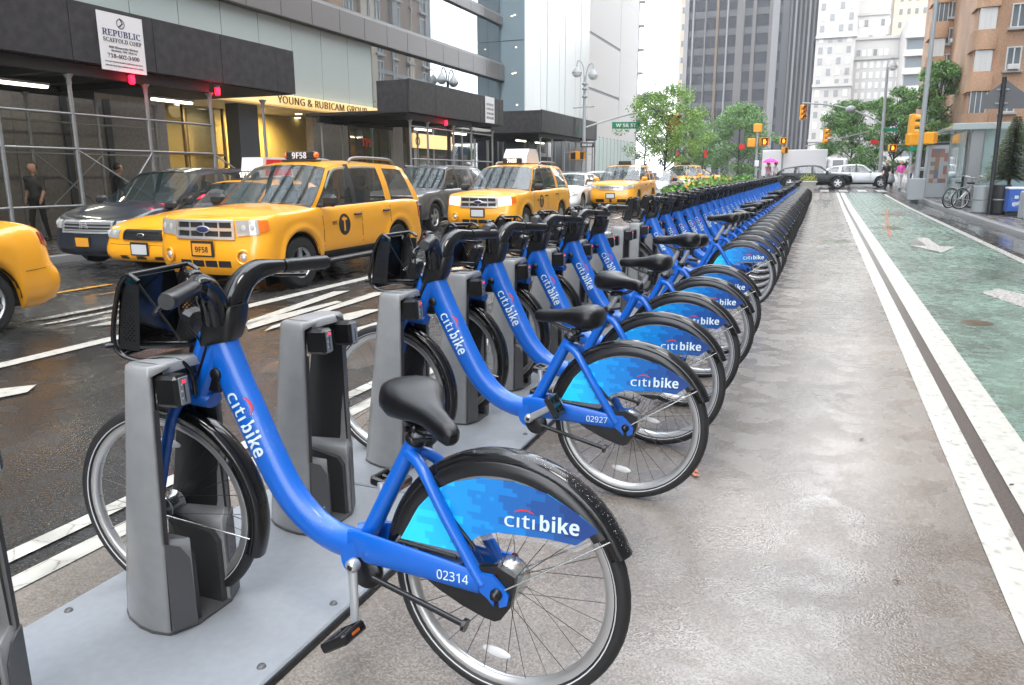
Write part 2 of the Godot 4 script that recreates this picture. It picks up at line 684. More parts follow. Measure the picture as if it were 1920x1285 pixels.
	wc.albedo_texture = noise_tex(512, 0.04, 5, 53, [[0.12, 0.3, 0.8], [Color(0.50, 0.485, 0.46), Color(0.66, 0.65, 0.62), Color(0.71, 0.70, 0.67)]])
	world_map(wc, 1.7)
	mat("tower_fin_white", 0.13, 0.126, 0.128, 0.5)
	mat("window_glass", 0.12, 0.14, 0.15, 0.08)
	mat("window_frame", 0.50, 0.50, 0.49, 0.5)
	mat("blind_white", 0.55, 0.54, 0.52, 0.7)
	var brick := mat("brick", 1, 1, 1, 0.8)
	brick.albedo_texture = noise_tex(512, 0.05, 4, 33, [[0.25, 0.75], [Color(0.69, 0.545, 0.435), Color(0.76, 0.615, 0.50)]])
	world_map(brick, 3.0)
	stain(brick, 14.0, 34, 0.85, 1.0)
	var sg_ := mat("shelter_glass", 0.45, 0.60, 0.58, 0.04)
	sg_.transparency = BaseMaterial3D.TRANSPARENCY_ALPHA
	sg_.albedo_color.a = 0.4
	mat("fence_green", 0.36, 0.46, 0.43, 0.4)
	mat("bark", 0.045, 0.036, 0.028, 0.9)
	for l in [["leaf_light", 0.20, 0.30, 0.09], ["leaf_mid", 0.16, 0.27, 0.09], ["leaf_dark", 0.04, 0.09, 0.04], ["leaf_fir", 0.10, 0.115, 0.045]]:
		var lm := mat(l[0], 1, 1, 1, 0.6)
		lm.vertex_color_use_as_albedo = true
		lm.backlight_enabled = true
		lm.backlight = Color(l[1] * 0.7, l[2] * 0.7, l[3] * 0.5).linear_to_srgb()
	var film := mat("water_film", 0.5, 0.5, 0.5, 0.13)
	film.transparency = BaseMaterial3D.TRANSPARENCY_ALPHA
	film.albedo_color.a = 0.04
	mat("planter_stone", 0.42, 0.41, 0.38, 0.7)
	mat("pink_cloth", 0.85, 0.03, 0.38, 0.6)
	var skin := mat("person_cloth", 1, 1, 1, 0.75)
	skin.vertex_color_use_as_albedo = true
	var tint2 := mat("tinted_paint", 1, 1, 1, 0.5)
	tint2.vertex_color_use_as_albedo = true
	mat("box_blue", 0.03, 0.10, 0.40, 0.4)
	mat("orange_board", 0.75, 0.28, 0.03, 0.5)


func guard_image() -> Image:
	# blocky sky-blue to navy print, front edge at u = 1 (towards the head of the bike)
	var im := Image.create(44, 22, false, Image.FORMAT_RGB8)
	var r := RandomNumberGenerator.new()
	r.seed = 5
	var tone := [Color(0.15, 0.80, 0.99), Color(0.13, 0.72, 0.95), Color(0.10, 0.57, 0.87), Color(0.10, 0.49, 0.80), Color(0.12, 0.39, 0.68), Color(0.13, 0.31, 0.58), Color(0.12, 0.25, 0.50)]
	var off := []
	for y in 22:
		off.append(r.randf_range(-0.08, 0.08))
	for y in 22:
		for x in 44:
			var t := 1.0 - (x + 0.5) / 44.0
			var s: float = t * 6.6 + off[(y / 2) * 2 % 22] * 6.0 + (0.6 - y / 22.0) * 0.5
			if r.randf() < 0.04:
				s += r.randf_range(-1.0, 1.0)
			im.set_pixel(x, y, tone[clampi(int(s), 0, 6)])
	return im


func holes_image() -> Image:
	var im := Image.create(64, 256, false, Image.FORMAT_RGBA8)
	im.fill(Color(0.11, 0.11, 0.115, 1))
	for j in 20:
		for i in 3:
			var cx := 17 + i * 12 + (6 if j % 2 else 0)
			var cy := 36 + j * 9.5
			for y in range(-3, 4):
				for x in range(-3, 4):
					if x * x + y * y <= 6 and cx + x < 60:
						im.set_pixel(clampi(cx + x, 0, 63), clampi(int(cy) + y, 0, 255), Color(0, 0, 0, 0))
	return im


func font_of(kind := "sans", bold := false) -> Font:
	var f := SystemFont.new()
	f.font_names = PackedStringArray(["Droid Serif" if kind == "serif" else "Droid Sans Mono" if kind == "mono" else "Droid Sans"])
	f.font_weight = 700 if bold else 400
	return f


# ------------------------------------------------------------------ ground
func sheet(x0: float, x1: float, z0: float, z1: float, lift: float) -> MB:
	var xs := [x0]
	for k in [-12.6, -9.0, -6.5, -4.5, 0.0, 4.0]:
		if k > x0 + 0.01 and k < x1 - 0.01:
			xs.append(k)
	xs.append(x1)
	var zs := [z0]
	for k in [0.0, -2.0, -8.0, -14.0, -20.0, -26.0, -31.0, -38.0, -46.0, -54.0, -80.0, -140.0]:
		if k < z0 - 0.01 and k > z1 + 0.01:
			zs.append(k)
	zs.append(z1)
	var rows := []
	for z in zs:
		var row := PackedVector3Array()
		for x in xs:
			row.append(Vector3(x, ground_y(x, z) + lift, z))
		rows.append(row)
	var mb := MB.new()
	mb.grid(rows)
	return mb


func slant(called: String, pts: Array, m: Material, lift := 0.012) -> MeshInstance3D:
	# a painted patch given by its corners (x, z) on the road
	var mb := MB.new()
	var q := PackedVector3Array()
	for p in pts:
		q.append(Vector3(p.x, ground_y(p.x, p.y) + lift, p.y))
	for i in range(1, q.size() - 1):
		mb.tri(q[0], q[i], q[i + 1])
		if mb.n[-1].y < 0:
			for k in 3:
				mb.n[mb.n.size() - 1 - k] *= -1.0
			var t := mb.idx[-1]
			mb.idx[-1] = mb.idx[-2]
			mb.idx[-2] = t
	return struct(called, mb, m)


func kerbed(called: String, x0: float, x1: float, z0: float, z1: float, kerb_side: float):
	# a raised pavement of flags with a stone kerb along one side
	var walk := struct(called, sheet(x0, x1, z0, z1, 0.13), M.sidewalk)
	var kx := x0 if kerb_side < 0 else x1
	var mb := MB.new()
	var zs := [z0, -2.0, -31.0, -54.0, z1]
	var rows := []
	var inner := kx - kerb_side * 0.0
	for z in zs:
		if z > z0 or z < z1:
			continue
		var y := ground_y(kx, z)
		rows.append(PackedVector3Array([Vector3(kx + kerb_side * 0.17, y - 0.02, z), Vector3(kx + kerb_side * 0.165, y + 0.12, z), Vector3(kx + kerb_side * 0.145, y + 0.137, z), Vector3(inner, y + 0.137, z), Vector3(inner, y - 0.02, z)]))
	mb.grid(rows)
	part(walk, "kerb", mb, M.kerb_stone)
	# joints between the flags
	var j := MB.new()
	var z := z0
	while z > maxf(z1, -60.0):
		var a := x0 + 0.3
		var b := x1 - 0.3
		j.quad(Vector3(a, ground_y(a, z) + 0.134, z), Vector3(b, ground_y(b, z) + 0.134, z), Vector3(b, ground_y(b, z) + 0.134, z - 0.02), Vector3(a, ground_y(a, z) + 0.134, z - 0.02))
		z -= 1.5
	part(walk, "flag_joints", j, M.car_dark, "stuff")


func build_ground():
	struct("ground", sheet(-260, 260, 60, -600, -0.004), M.asphalt)
	struct("road", sheet(-12.6, 3.9, 50, -120, 0.0), M.asphalt)
	struct("bike_zone_pavement", sheet(-2.47, 0.69, 8, -44.5, 0.004), M.pavement)
	struct("bike_lane", sheet(1.05, 2.82, 8, -44.5, 0.004), M.green_paint)
	struct("seam_strip", sheet(0.69, 1.05, 8, -44.5, 0.004), M.seam_strip)
	# long white lines
	struct("lane_line", sheet(0.66, 0.79, 6, -45, 0.008), M.white_clean)
	struct("lane_line", sheet(0.865, 1.06, 6, -45, 0.009), M.white_clean)
	struct("lane_line", sheet(2.82, 2.95, 6, -43, 0.008), M.worn_paint)
	struct("lane_line", sheet(-2.73, -2.64, 6, -34, 0.008), M.white_paint)
	struct("lane_line", sheet(-2.53, -2.43, 6, -34, 0.009), M.white_paint)
	struct("lane_line", sheet(-5.72, -5.55, 4, -11.8, 0.008), M.white_clean)
	for k in 5:
		struct("lane_line", sheet(-5.72, -5.57, -16.0 - k * 6.0, -18.6 - k * 6.0, 0.008), M.worn_paint)
	# hatching beside the long lines, where the lane narrows
	for h in [[[-4.84, -5.4], [-5.02, -5.68], [-5.32, -7.5], [-5.16, -7.6]], [[-4.70, -5.3], [-4.95, -5.55], [-4.86, -6.9], [-4.76, -6.85]],
			[[-4.50, -5.27], [-4.60, -5.5], [-4.80, -7.55], [-4.62, -7.6]], [[-4.05, -5.3], [-4.45, -5.45], [-4.25, -6.5], [-4.1, -6.6]], [[-3.6, -5.2], [-3.85, -5.3], [-3.7, -6.8], [-3.5, -6.7]],
			[[-4.75, -3.0], [-4.95, -3.2], [-4.80, -3.35], [-4.68, -3.2]]]:
		var q := []
		for p in h:
			q.append(Vector2(p[0], p[1]))
		slant("hatch_marking", q, M.white_clean)
	for h in [[-7.28, -7.14, -5.0, -6.6], [-6.93, -6.84, -4.9, -6.4], [-6.62, -6.53, -4.9, -6.3], [-6.36, -6.16, -5.0, -5.9]]:
		slant("hatch_marking", [Vector2(h[0], h[2]), Vector2(h[1], h[2] - 0.2), Vector2(h[1] - 0.02, h[3]), Vector2(h[0] - 0.02, h[3] - 0.1)], M.worn_paint if h[0] < -6.4 else M.white_paint)
	for h in [[-8.9, -8.78, -6.5, -7.4], [-8.15, -8.06, -6.6, -7.15]]:
		slant("hatch_marking", [Vector2(h[0], h[2]), Vector2(h[1], h[2]), Vector2(h[1], h[3]), Vector2(h[0], h[3])], M.yellow_paint)
	# direction arrow in the green lane
	slant("lane_arrow", [Vector2(1.55, -15.6), Vector2(1.92, -14.4), Vector2(2.28, -15.6), Vector2(2.03, -15.6), Vector2(2.03, -17.4), Vector2(1.82, -17.4), Vector2(1.82, -15.6)], M.worn_paint)
	# utility cover and patched strips in the green lane
	var cover := MB.new()
	cover.lathe(PackedVector2Array([Vector2(0.0, 0.004), Vector2(0.12, 0.004), Vector2(0.135, 0.0)]), Transform3D(Basis(), Vector3(1.40, ground_y(1.4, -7.9) + 0.006, -7.9)), 24)
	single("utility_cover", cover, M.bronze, "small rusty round cover set in the green bike lane", "utility cover")
	# traces of orange survey paint
	for s in [[-0.44, -3.35, -0.52, -3.6, 0.02], [1.35, -17.5, 2.1, -30.0, 0.035]]:
		var a := Vector2(s[0], s[1])
		var b := Vector2(s[2], s[3])
		var w: Vector2 = (b - a).orthogonal().normalized() * s[4]
		slant("survey_paint", [a - w, b - w * 0.6, b + w * 0.6, a + w], M.orange_spray, 0.014)
	# films of water, worn patches and litter
	var r := RandomNumberGenerator.new()
	r.seed = 41
	for q in [[2.1, -11.5, 0.5, 0.5], [1.5, -20.0, 0.35, 0.6], [2.2, -26.0, 0.5, 1.4], [0.2, -16.0, 0.35, 0.5], [-0.1, -33.5, 0.5, 3.0], [-3.6, -8.5, 0.5, 1.6], [-4.9, -10.5, 0.5, 1.8], [-7.9, -6.0, 0.6, 0.9], [-6.4, -5.6, 0.4, 0.7], [-9.8, -6.8, 0.7, 0.9], [3.35, -18.0, 0.3, 3.5], [3.35, -27.0, 0.3, 4.0], [-3.3, -5.0, 0.35, 0.9]]:
		var pts := []
		for k in 22:
			var a := TAU * k / 22
			var e := 1.0 + 0.28 * sin(a * 3.0 + q[1]) + 0.18 * sin(a * 7.0 + q[0] * 3.0) + r.randf_range(-0.08, 0.08)
			pts.append(Vector2(q[0] + cos(a) * q[2] * e, q[1] + sin(a) * q[3] * e))
		slant("rain_puddle", pts, M.water_film, 0.016)
	slant("worn_patch", [Vector2(1.75, -9.9), Vector2(2.0, -10.3), Vector2(2.75, -8.6), Vector2(2.80, -7.9), Vector2(2.5, -8.2), Vector2(2.0, -8.9)], M.worn_paint, 0.007)
	var bits := MB.new()
	for k in 150:
		var p := Vector3(r.randf_range(-1.1, 3.5), 0, -r.randf_range(1.0, 1.0 + 20.0 * r.randf()))
		if p.x < 0.0 and p.z > -5.0:
			p.x = absf(p.x)
		p.y = ground_y(p.x, p.z) + 0.012
		var s := r.randf_range(0.006, 0.020)
		var d := Vector3(cos(r.randf() * 6.3), 0.1, sin(r.randf() * 6.3)) * s
		var e := d.cross(Vector3.UP).normalized() * s * r.randf_range(0.2, 0.5)
		bits.quad(p - d, p + e, p + d, p - e)
	var lit := struct("leaf_litter", bits, M.bronze)
	lit.set_meta("kind", "stuff")
	var cracks := MB.new()
	for q in [[-0.2, -7.6, 0.66, -7.8], [-1.2, -11.0, 0.65, -11.2], [-1.1, -17.6, 0.66, -17.2], [1.1, -12.0, 2.8, -12.3], [1.1, -19.5, 2.8, -19.2], [1.1, -7.2, 2.8, -7.4]]:
		var a := Vector2(q[0], q[1])
		var b := Vector2(q[2], q[3])
		var prev := a
		var n := 26
		for k in range(1, n + 1):
			var nx := a.lerp(b, float(k) / n) + Vector2(r.randf_range(-0.03, 0.03), r.randf_range(-0.03, 0.03))
			var w := (nx - prev).orthogonal().normalized() * r.randf_range(0.0008, 0.0025)
			cracks.quad(Vector3(prev.x - w.x, ground_y(prev.x, prev.y) + 0.0105, prev.y - w.y), Vector3(nx.x - w.x, ground_y(nx.x, nx.y) + 0.0105, nx.y - w.y), Vector3(nx.x + w.x, ground_y(nx.x, nx.y) + 0.0105, nx.y + w.y), Vector3(prev.x + w.x, ground_y(prev.x, prev.y) + 0.0105, prev.y + w.y))
			prev = nx
	struct("pavement_cracks", cracks, M.car_dark).set_meta("kind", "stuff")
	# crossing stripes before the junction
	for k in 16:
		struct("crosswalk_stripe", sheet(-11.9 + k * 0.98, -11.45 + k * 0.98, -46.5, -49.5, 0.008), M.worn_paint)
	kerbed("sidewalk", -18.0, -12.6, 40, -45, 1.0)
	kerbed("sidewalk", 3.92, 40.0, 40, -45, -1.0)
	kerbed("sidewalk", -40.0, -12.6, -57, -82, 1.0)
	kerbed("sidewalk", 8.0, 60.0, -58, -110, -1.0)


# ------------------------------------------------------------------ docks and bikes
const STEP := 0.69
const SKIP := [1, 7, 8]
const LAST := 43
const PIV := Vector3(0.985, 0.80, 0)
const AXIS := Vector3(-0.42, 0.907, 0)


func arch_rows(prof: Array, ctr: Vector3, R: float, a0: float, a1: float, n: int) -> Array:
	# prof: (sideways, outwards) points swept round the wheel
	var rows := []
	for i in n + 1:
		var a := deg_to_rad(lerpf(a0, a1, float(i) / n))
		var row := PackedVector3Array()
		for p in prof:
			row.append(ctr + Vector3(cos(a), sin(a), 0) * (R + p.y) + Vector3(0, 0, p.x))
		rows.append(row)
	return rows


func wheel_into(parent: Node, called: String, ctr: Vector3, full: bool):
	var w := Node3D.new()
	w.name = called
	parent.add_child(w, true)
	w.position = ctr
	var t := MB.new()
	t.ring(Vector3.ZERO, Vector3(0, 0, 1), 0.3125, 0.0225, 0.0225, 64 if full else 40, 10)
	part(w, "tyre", t, M.tyre_rubber)
	var s := MB.new()
	for sd in [-1.0, 1.0]:
		var rows := []
		for r in [0.3005, 0.3035]:
			var row := PackedVector3Array()
			for k in 64:
				var a := TAU * k / 64
				row.append(Vector3(cos(a) * r, sin(a) * r, sd * (0.0200 + (r - 0.3005) * 0.45)))
			rows.append(row)
		s.grid(rows, true, false, sd > 0)
	part(w, "reflective_band", s, M.reflective_stripe)
	var rim := MB.new()
	var prof := [Vector2(-0.014, 0.296), Vector2(-0.0145, 0.284), Vector2(-0.010, 0.274), Vector2(0.0, 0.270), Vector2(0.010, 0.274), Vector2(0.0145, 0.284), Vector2(0.014, 0.296)]
	var rr := []
	for i in 64:
		var a := TAU * i / 64
		var row := PackedVector3Array()
		for p in prof:
			row.append(Vector3(cos(a) * p.y, sin(a) * p.y, p.x))
		rr.append(row)
	rim.grid(rr, false, true)
	part(w, "rim", rim, M.rim_alloy)
	var sp := MB.new()
	for i in 28:
		var a := TAU * i / 28.0
		var sd := 1.0 if i % 2 else -1.0
		var b := a + (0.42 if (i / 2) % 2 else -0.42)
		sp.bar(Vector3(cos(b) * 0.034, sin(b) * 0.034, sd * 0.030), Vector3(cos(a) * 0.272, sin(a) * 0.272, sd * 0.004), 0.0011, 4 if full else 3)
	part(w, "spokes", sp, M.spoke_steel, "stuff")
	var h := MB.new()
	h.lathe(PackedVector2Array([Vector2(0.010, -0.058), Vector2(0.014, -0.045), Vector2(0.038, -0.035), Vector2(0.040, -0.026), Vector2(0.028, -0.018), Vector2(0.028, 0.018), Vector2(0.040, 0.026), Vector2(0.038, 0.035), Vector2(0.014, 0.045), Vector2(0.010, 0.058)]), Transform3D(Basis(Vector3.RIGHT, PI / 2), Vector3.ZERO), 20)
	part(w, "hub", h, M.steel)
	for k in 2:
		var rf := MB.new()
		var a := -1.45 + k * PI
		rf.ball(Vector3(cos(a), sin(a), 0) * 0.215 + Vector3(0, 0, 0), Vector3(0.045, 0.014, 0.005), 12, 6, Basis(Vector3(0, 0, 1), a + PI / 2))
		part(w, "spoke_reflector", rf, M.reflector_clear)


func near_text(parent: Node, at_line: Callable, w_total: float, h: float):
	# the two-word wordmark: light first word under a red arc, bold second word
	var light := MB.new()
	var w1 := w_total * 0.415
	light.letters("c\u0131t\u0131", font_of("sans"), w1, h * 0.76, func(x, y, z): return at_line.call(x, y, z), 0.0012)
	part(parent, "lettering", light, M.letter_white)
	var bold := MB.new()
	bold.letters("bike", font_of("sans", true), w_total * 0.515, h * 0.95, func(x, y, z): return at_line.call(w_total * 0.485 + x, y - h * 0.01, z), 0.0012)
	part(parent, "lettering", bold, M.letter_white)
	var red := MB.new()
	var lo := PackedVector3Array()
	var hi := PackedVector3Array()
	for i in 13:
		var a := deg_to_rad(lerpf(28.0, 152.0, i / 12.0))
		var th := 0.045 * h * sin(PI * (i + 1.0) / 14.0) + 0.012 * h
		var c := Vector2(w_total * 0.272, h * 0.74)
		var d := Vector2(cos(a) * w_total * 0.150, sin(a) * h * 0.36)
		lo.append(at_line.call(c.x + d.x, c.y + d.y - th, 0.0014))
		hi.append(at_line.call(c.x + d.x, c.y + d.y + th, 0.0014))
	red.grid([lo, hi])
	part(parent, "lettering", red, M.letter_red)


func make_bike(full: bool) -> Node3D:
	# local axes: x forward, y up, z away from the viewer's side; origin where the rear tyre meets the ground
	var b := Node3D.new()
	var RW := Vector3(0, 0.335, 0)
	var FW := Vector3(1.195, 0.335, 0)
	wheel_into(b, "rear_wheel", RW, full)
	wheel_into(b, "front_wheel", FW, full)
	# main tube: a deep oval that sweeps from the head down to the cranks
	var line := spline([Vector3(0.930, 0.905, 0), Vector3(0.897, 0.80, 0), Vector3(0.838, 0.688, 0), Vector3(0.775, 0.570, 0), Vector3(0.705, 0.462, 0), Vector3(0.625, 0.388, 0), Vector3(0.540, 0.350, 0), Vector3(0.440, 0.338, 0)], 7)
	var ry := PackedFloat32Array()
	var rx := PackedFloat32Array()
	for i in line.size():
		var t := float(i) / (line.size() - 1)
		ry.append(lerpf(0.058, 0.047, smoothstep(0.3, 0.9, t)) - 0.014 * (1.0 - smoothstep(0.0, 0.14, t)))
		rx.append(lerpf(0.036, 0.034, t))
	var mt := MB.new()
	mt.tube(line, ry, rx, 20, Vector3(0, 0, 1))
	var main := part(b, "main_tube", mt, M.bike_blue)
	var on_tube := func(s: float, dist: float, z: float) -> Vector3:
		# s metres along the tube's straight upper run, dist across it (up-back positive)
		var p0 := Vector3(0.868, 0.740, 0)
		var dir := Vector3(-0.49, -0.872, 0).normalized()
		var up := Vector3(-0.872, 0.49, 0).normalized()
		var bend := 0.10 * s * s
		var q := p0 + dir * s + up * (dist - bend * 0.2)
		var k := clampf((dist - 0.0) / 0.058, -0.97, 0.97)
		return Vector3(q.x, q.y, -(0.0362 * sqrt(1.0 - k * k) + 0.0008 + z))
	near_text(main, func(x, y, z): return on_tube.call(x - 0.012, y - 0.026, z), 0.205, 0.060)
	var knob := MB.new()
	knob.lathe(PackedVector2Array([Vector2(0, -0.008), Vector2(0.017, -0.007), Vector2(0.019, -0.003), Vector2(0.019, 0.01)]), Transform3D(Basis(Vector3.RIGHT, PI / 2), Vector3(0.932, 0.800, -0.035)), 20)
	part(main, "cable_plug", knob, M.black_plastic)
	# head tube beside it
	var ht := MB.new()
	ht.tube(PackedVector3Array([Vector3(1.028, 0.705, 0), Vector3(1.015, 0.735, 0), Vector3(0.965, 0.84, 0), Vector3(0.938, 0.90, 0)]), PackedFloat32Array([0.034, 0.030, 0.030, 0.034]), null, 18)
	part(b, "head_tube", ht, M.bike_blue)
	var hs := MB.new()
	hs.bar(Vector3(1.062, 0.725, 0), Vector3(0.972, 0.905, 0), 0.024, 10)
	part(b, "head_gap", hs, M.black_plastic)
	var stt := MB.new()
	stt.tube(PackedVector3Array([Vector3(0.455, 0.325, 0), Vector3(0.36, 0.512, 0), Vector3(0.272, 0.682, 0)]), PackedFloat32Array([0.026, 0.0245, 0.0245]), null, 18)
	part(b, "seat_tube", stt, M.bike_blue)
	var bbs := MB.new()
	bbs.tube(PackedVector3Array([Vector3(0.445, 0.318, -0.045), Vector3(0.445, 0.318, 0.045)]), 0.048, null, 20)
	part(b, "bottom_bracket", bbs, M.bike_blue)
	for s in [-1.0, 1.0]:
		var cs := MB.new()
		cs.tube(spline([Vector3(0.47, 0.348, s * 0.022), Vector3(0.40, 0.362, s * 0.046), Vector3(0.30, 0.362, s * 0.056), Vector3(0.16, 0.354, s * 0.060), Vector3(0.045, 0.346, s * 0.063)], 5), PackedFloat32Array([0.048, 0.048, 0.048, 0.048, 0.047, 0.046, 0.045, 0.044, 0.043, 0.042, 0.041, 0.040, 0.039, 0.038, 0.037, 0.036, 0.035, 0.034, 0.033, 0.032, 0.031]), 0.013, 12, Vector3(0, 0, 1))
		part(b, "chain_stay", cs, M.bike_blue)
		var ss := MB.new()
		ss.tube(spline([Vector3(0.288, 0.645, s * 0.012), Vector3(0.245, 0.632, s * 0.034), Vector3(0.205, 0.592, s * 0.050), Vector3(0.155, 0.515, s * 0.057), Vector3(0.095, 0.425, s * 0.060), Vector3(0.040, 0.345, s * 0.063)], 5), 0.0165, null, 12)
		part(b, "seat_stay", ss, M.bike_blue)
		var dp := MB.new()
		var pl := PackedVector2Array([Vector2(0.058, 0.376), Vector2(0.01, 0.378), Vector2(-0.022, 0.35), Vector2(-0.037, 0.33), Vector2(-0.033, 0.305), Vector2(-0.012, 0.294), Vector2(-0.009, 0.318), Vector2(0.002, 0.318), Vector2(0.004, 0.294), Vector2(0.022, 0.312), Vector2(0.05, 0.33)])
		dp.prism(pl, Transform3D(Basis(), Vector3(0, 0, s * 0.066)), -0.006, 0.006)
		part(b, "dropout", dp, M.bike_blue)
		var nut := MB.new()
		nut.lathe(PackedVector2Array([Vector2(0, 0.012), Vector2(0.010, 0.012), Vector2(0.011, 0.0), Vector2(0.016, -0.002), Vector2(0.016, -0.008)]), Transform3D(Basis(Vector3.RIGHT, s * PI / 2), Vector3(-0.004, 0.330, s * 0.080)), 16)
		part(b, "axle_nut", nut, M.black_plastic)
	# rear mudguard
	var fp := [Vector2(-0.031, -0.030), Vector2(-0.034, -0.008), Vector2(-0.029, 0.006), Vector2(-0.016, 0.013), Vector2(0, 0.015), Vector2(0.016, 0.013), Vector2(0.029, 0.006), Vector2(0.034, -0.008), Vector2(0.031, -0.030), Vector2(0.026, -0.012), Vector2(0, 0.009), Vector2(-0.026, -0.012)]
	var rf := MB.new()
	rf.grid(arch_rows(fp, RW, 0.344, 4, 157, 44), true)
	part(b, "rear_mudguard", rf, M.black_gloss)
	# skirt guards with the printed panel
	var outer := PackedVector2Array([Vector2(0.316, 0.398)])
	outer.append_array(arc2(Vector2(0, 0.335), 0.304, 20, 141, 24))
	outer.append_array(PackedVector2Array([Vector2(-0.262, 0.515), Vector2(-0.200, 0.470), Vector2(-0.127, 0.478), Vector2(-0.056, 0.474), Vector2(0.011, 0.468), Vector2(0.06, 0.448), Vector2(0.10, 0.412), Vector2(0.12, 0.392)]))
	var inner := PackedVector2Array()
	for p in [[0.294, 0.413], [0.238, 0.514], [0.19, 0.567], [0.135, 0.599], [0.058, 0.622], [-0.038, 0.626], [-0.124, 0.610], [-0.208, 0.570], [-0.258, 0.537], [-0.202, 0.491], [-0.127, 0.493], [-0.056, 0.489], [0.011, 0.484], [0.063, 0.463], [0.102, 0.429], [0.124, 0.410]]:
		inner.append(Vector2(p[0], p[1]))
	for s in [-1.0, 1.0]:
		var cl := MB.new()
		cl.prism(outer, Transform3D(Basis(), Vector3(0, 0, s * 0.0415)), -0.0008, 0.0008)
		var gd := part(b, "skirt_guard", cl, M.clear_plastic)
		var ed := MB.new()
		var er := [Vector2(s * 0.0430, -0.047), Vector2(s * 0.0438, -0.034), Vector2(s * 0.0430, -0.014), Vector2(s * 0.034, -0.012)]
		ed.grid(arch_rows(er, RW, 0.344, 16, 146, 30))
		part(gd, "guard_rim", ed, M.black_plastic)
		var pr := MB.new()
		pr.prism(inner, Transform3D(Basis(), Vector3(0, 0, s * 0.0445)), -0.0009, 0.0009)
		part(gd, "printed_panel", pr, M.guard_print)
		var kp := MB.new()
		kp.bar(Vector3(0.30, 0.405, s * 0.045), Vector3(0.125, 0.392, s * 0.045), 0.006, 6)
		kp.bar(Vector3(0.205, 0.57, s * 0.047), Vector3(0.07, 0.43, s * 0.047), 0.0055, 6)
		part(gd, "guard_bracket", kp, M.black_plastic)
		if s < 0:
			near_text(gd, func(x, y, z): return Vector3(-0.012 - x, 0.507 - x * -0.05 + y, -0.0462 - z), 0.198, 0.044)
	var st := MB.new()
	st.bar(Vector3(-0.01, 0.335, -0.07), Vector3(-0.285, 0.512, -0.037), 0.0026, 6)
	st.bar(Vector3(-0.01, 0.335, 0.07), Vector3(-0.285, 0.512, 0.037), 0.0026, 6)
	part(b, "mudguard_stay", st, M.steel)
	var cc := MB.new()
	cc.prism(PackedVector2Array([Vector2(0.21, 0.325), Vector2(0.17, 0.302), Vector2(0.10, 0.272), Vector2(0.035, 0.252), Vector2(0.005, 0.248), Vector2(-0.012, 0.256), Vector2(-0.038, 0.295), Vector2(-0.048, 0.345), Vector2(-0.05, 0.38), Vector2(0.0, 0.40), Vector2(0.2, 0.36)]), Transform3D(Basis(), Vector3(0, 0, -0.053)), -0.010, 0.008)
	part(b, "chain_case", cc, M.black_plastic)
	var rl := MB.new()
	rl.box(Vector3(0.008, 0.366, -0.056), Vector3(0.044, 0.022, 0.014), 0.006, Basis(Vector3(0, 0, 1), -0.9))
	part(b, "rear_light", rl, M.lens_dark_red)
	rl = MB.new()
	rl.box(Vector3(0.008, 0.366, 0.056), Vector3(0.044, 0.022, 0.014), 0.006, Basis(Vector3(0, 0, 1), -0.9))
	part(b, "rear_light", rl, M.lens_dark_red)
	var shell := MB.new()
	shell.lathe(PackedVector2Array([Vector2(0.03, -0.05), Vector2(0.050, -0.045), Vector2(0.054, 0.0), Vector2(0.050, 0.045), Vector2(0.03, 0.05)]), Transform3D(Basis(Vector3.RIGHT, PI / 2), RW), 24)
	part(b, "gear_hub", shell, M.steel)
	# cranks, pedals, chainwheel cover, stand
	var cw := MB.new()
	cw.lathe(PackedVector2Array([Vector2(0, -0.012), Vector2(0.046, -0.012), Vector2(0.050, 0.0), Vector2(0.046, 0.012), Vector2(0, 0.012)]), Transform3D(Basis(Vector3.RIGHT, PI / 2), Vector3(0.410, 0.288, -0.036)), 24)
	part(b, "chainwheel_cover", cw, M.black_plastic)
	for s in [-1.0, 1.0]:
		var cr := Node3D.new()
		cr.name = "crank"
		b.add_child(cr, true)
		cr.position = Vector3(0.430, 0.318, s * 0.078)
		cr.rotation.z = -0.08 if s < 0 else PI - 0.08
		var arm := MB.new()
		arm.tube(PackedVector3Array([Vector3(0, 0.012, 0), Vector3(0, -0.09, s * 0.006), Vector3(0, -0.182, s * 0.014)]), PackedFloat32Array([0.017, 0.014, 0.013]), PackedFloat32Array([0.009, 0.008, 0.008]), 12, Vector3(0, 0, 1))
		arm.lathe(PackedVector2Array([Vector2(0, 0.014), Vector2(0.013, 0.014), Vector2(0.020, 0.006), Vector2(0.020, -0.012)]), Transform3D(Basis(Vector3.RIGHT, s * PI / 2), Vector3.ZERO), 16)
		part(cr, "crank_arm", arm, M.alloy_paint)
		var bolt := MB.new()
		bolt.lathe(PackedVector2Array([Vector2(0, 0.0158), Vector2(0.008, 0.0155), Vector2(0.008, 0.01)]), Transform3D(Basis(Vector3.RIGHT, s * PI / 2), Vector3.ZERO), 12)
		part(cr, "crank_bolt", bolt, M.black_plastic)
		var pd := Node3D.new()
		pd.name = "pedal"
		b.add_child(pd, true)
		pd.transform = cr.transform * Transform3D(Basis(), Vector3(0, -0.172, s * 0.068))
		pd.rotation.z = -0.55 if s < 0 else 0.2
		var pm := MB.new()
		for e in [-1.0, 1.0]:
			pm.box(Vector3(e * 0.040, 0, 0), Vector3(0.016, 0.028, 0.092), 0.005)
			pm.box(Vector3(0, 0, e * 0.042), Vector3(0.09, 0.028, 0.014), 0.005)
		pm.box(Vector3(0, 0, 0), Vector3(0.024, 0.024, 0.085), 0.006)
		pm.box(Vector3(0, 0, 0), Vector3(0.09, 0.018, 0.012), 0.003)
		part(pd, "pedal_body", pm, M.black_plastic)
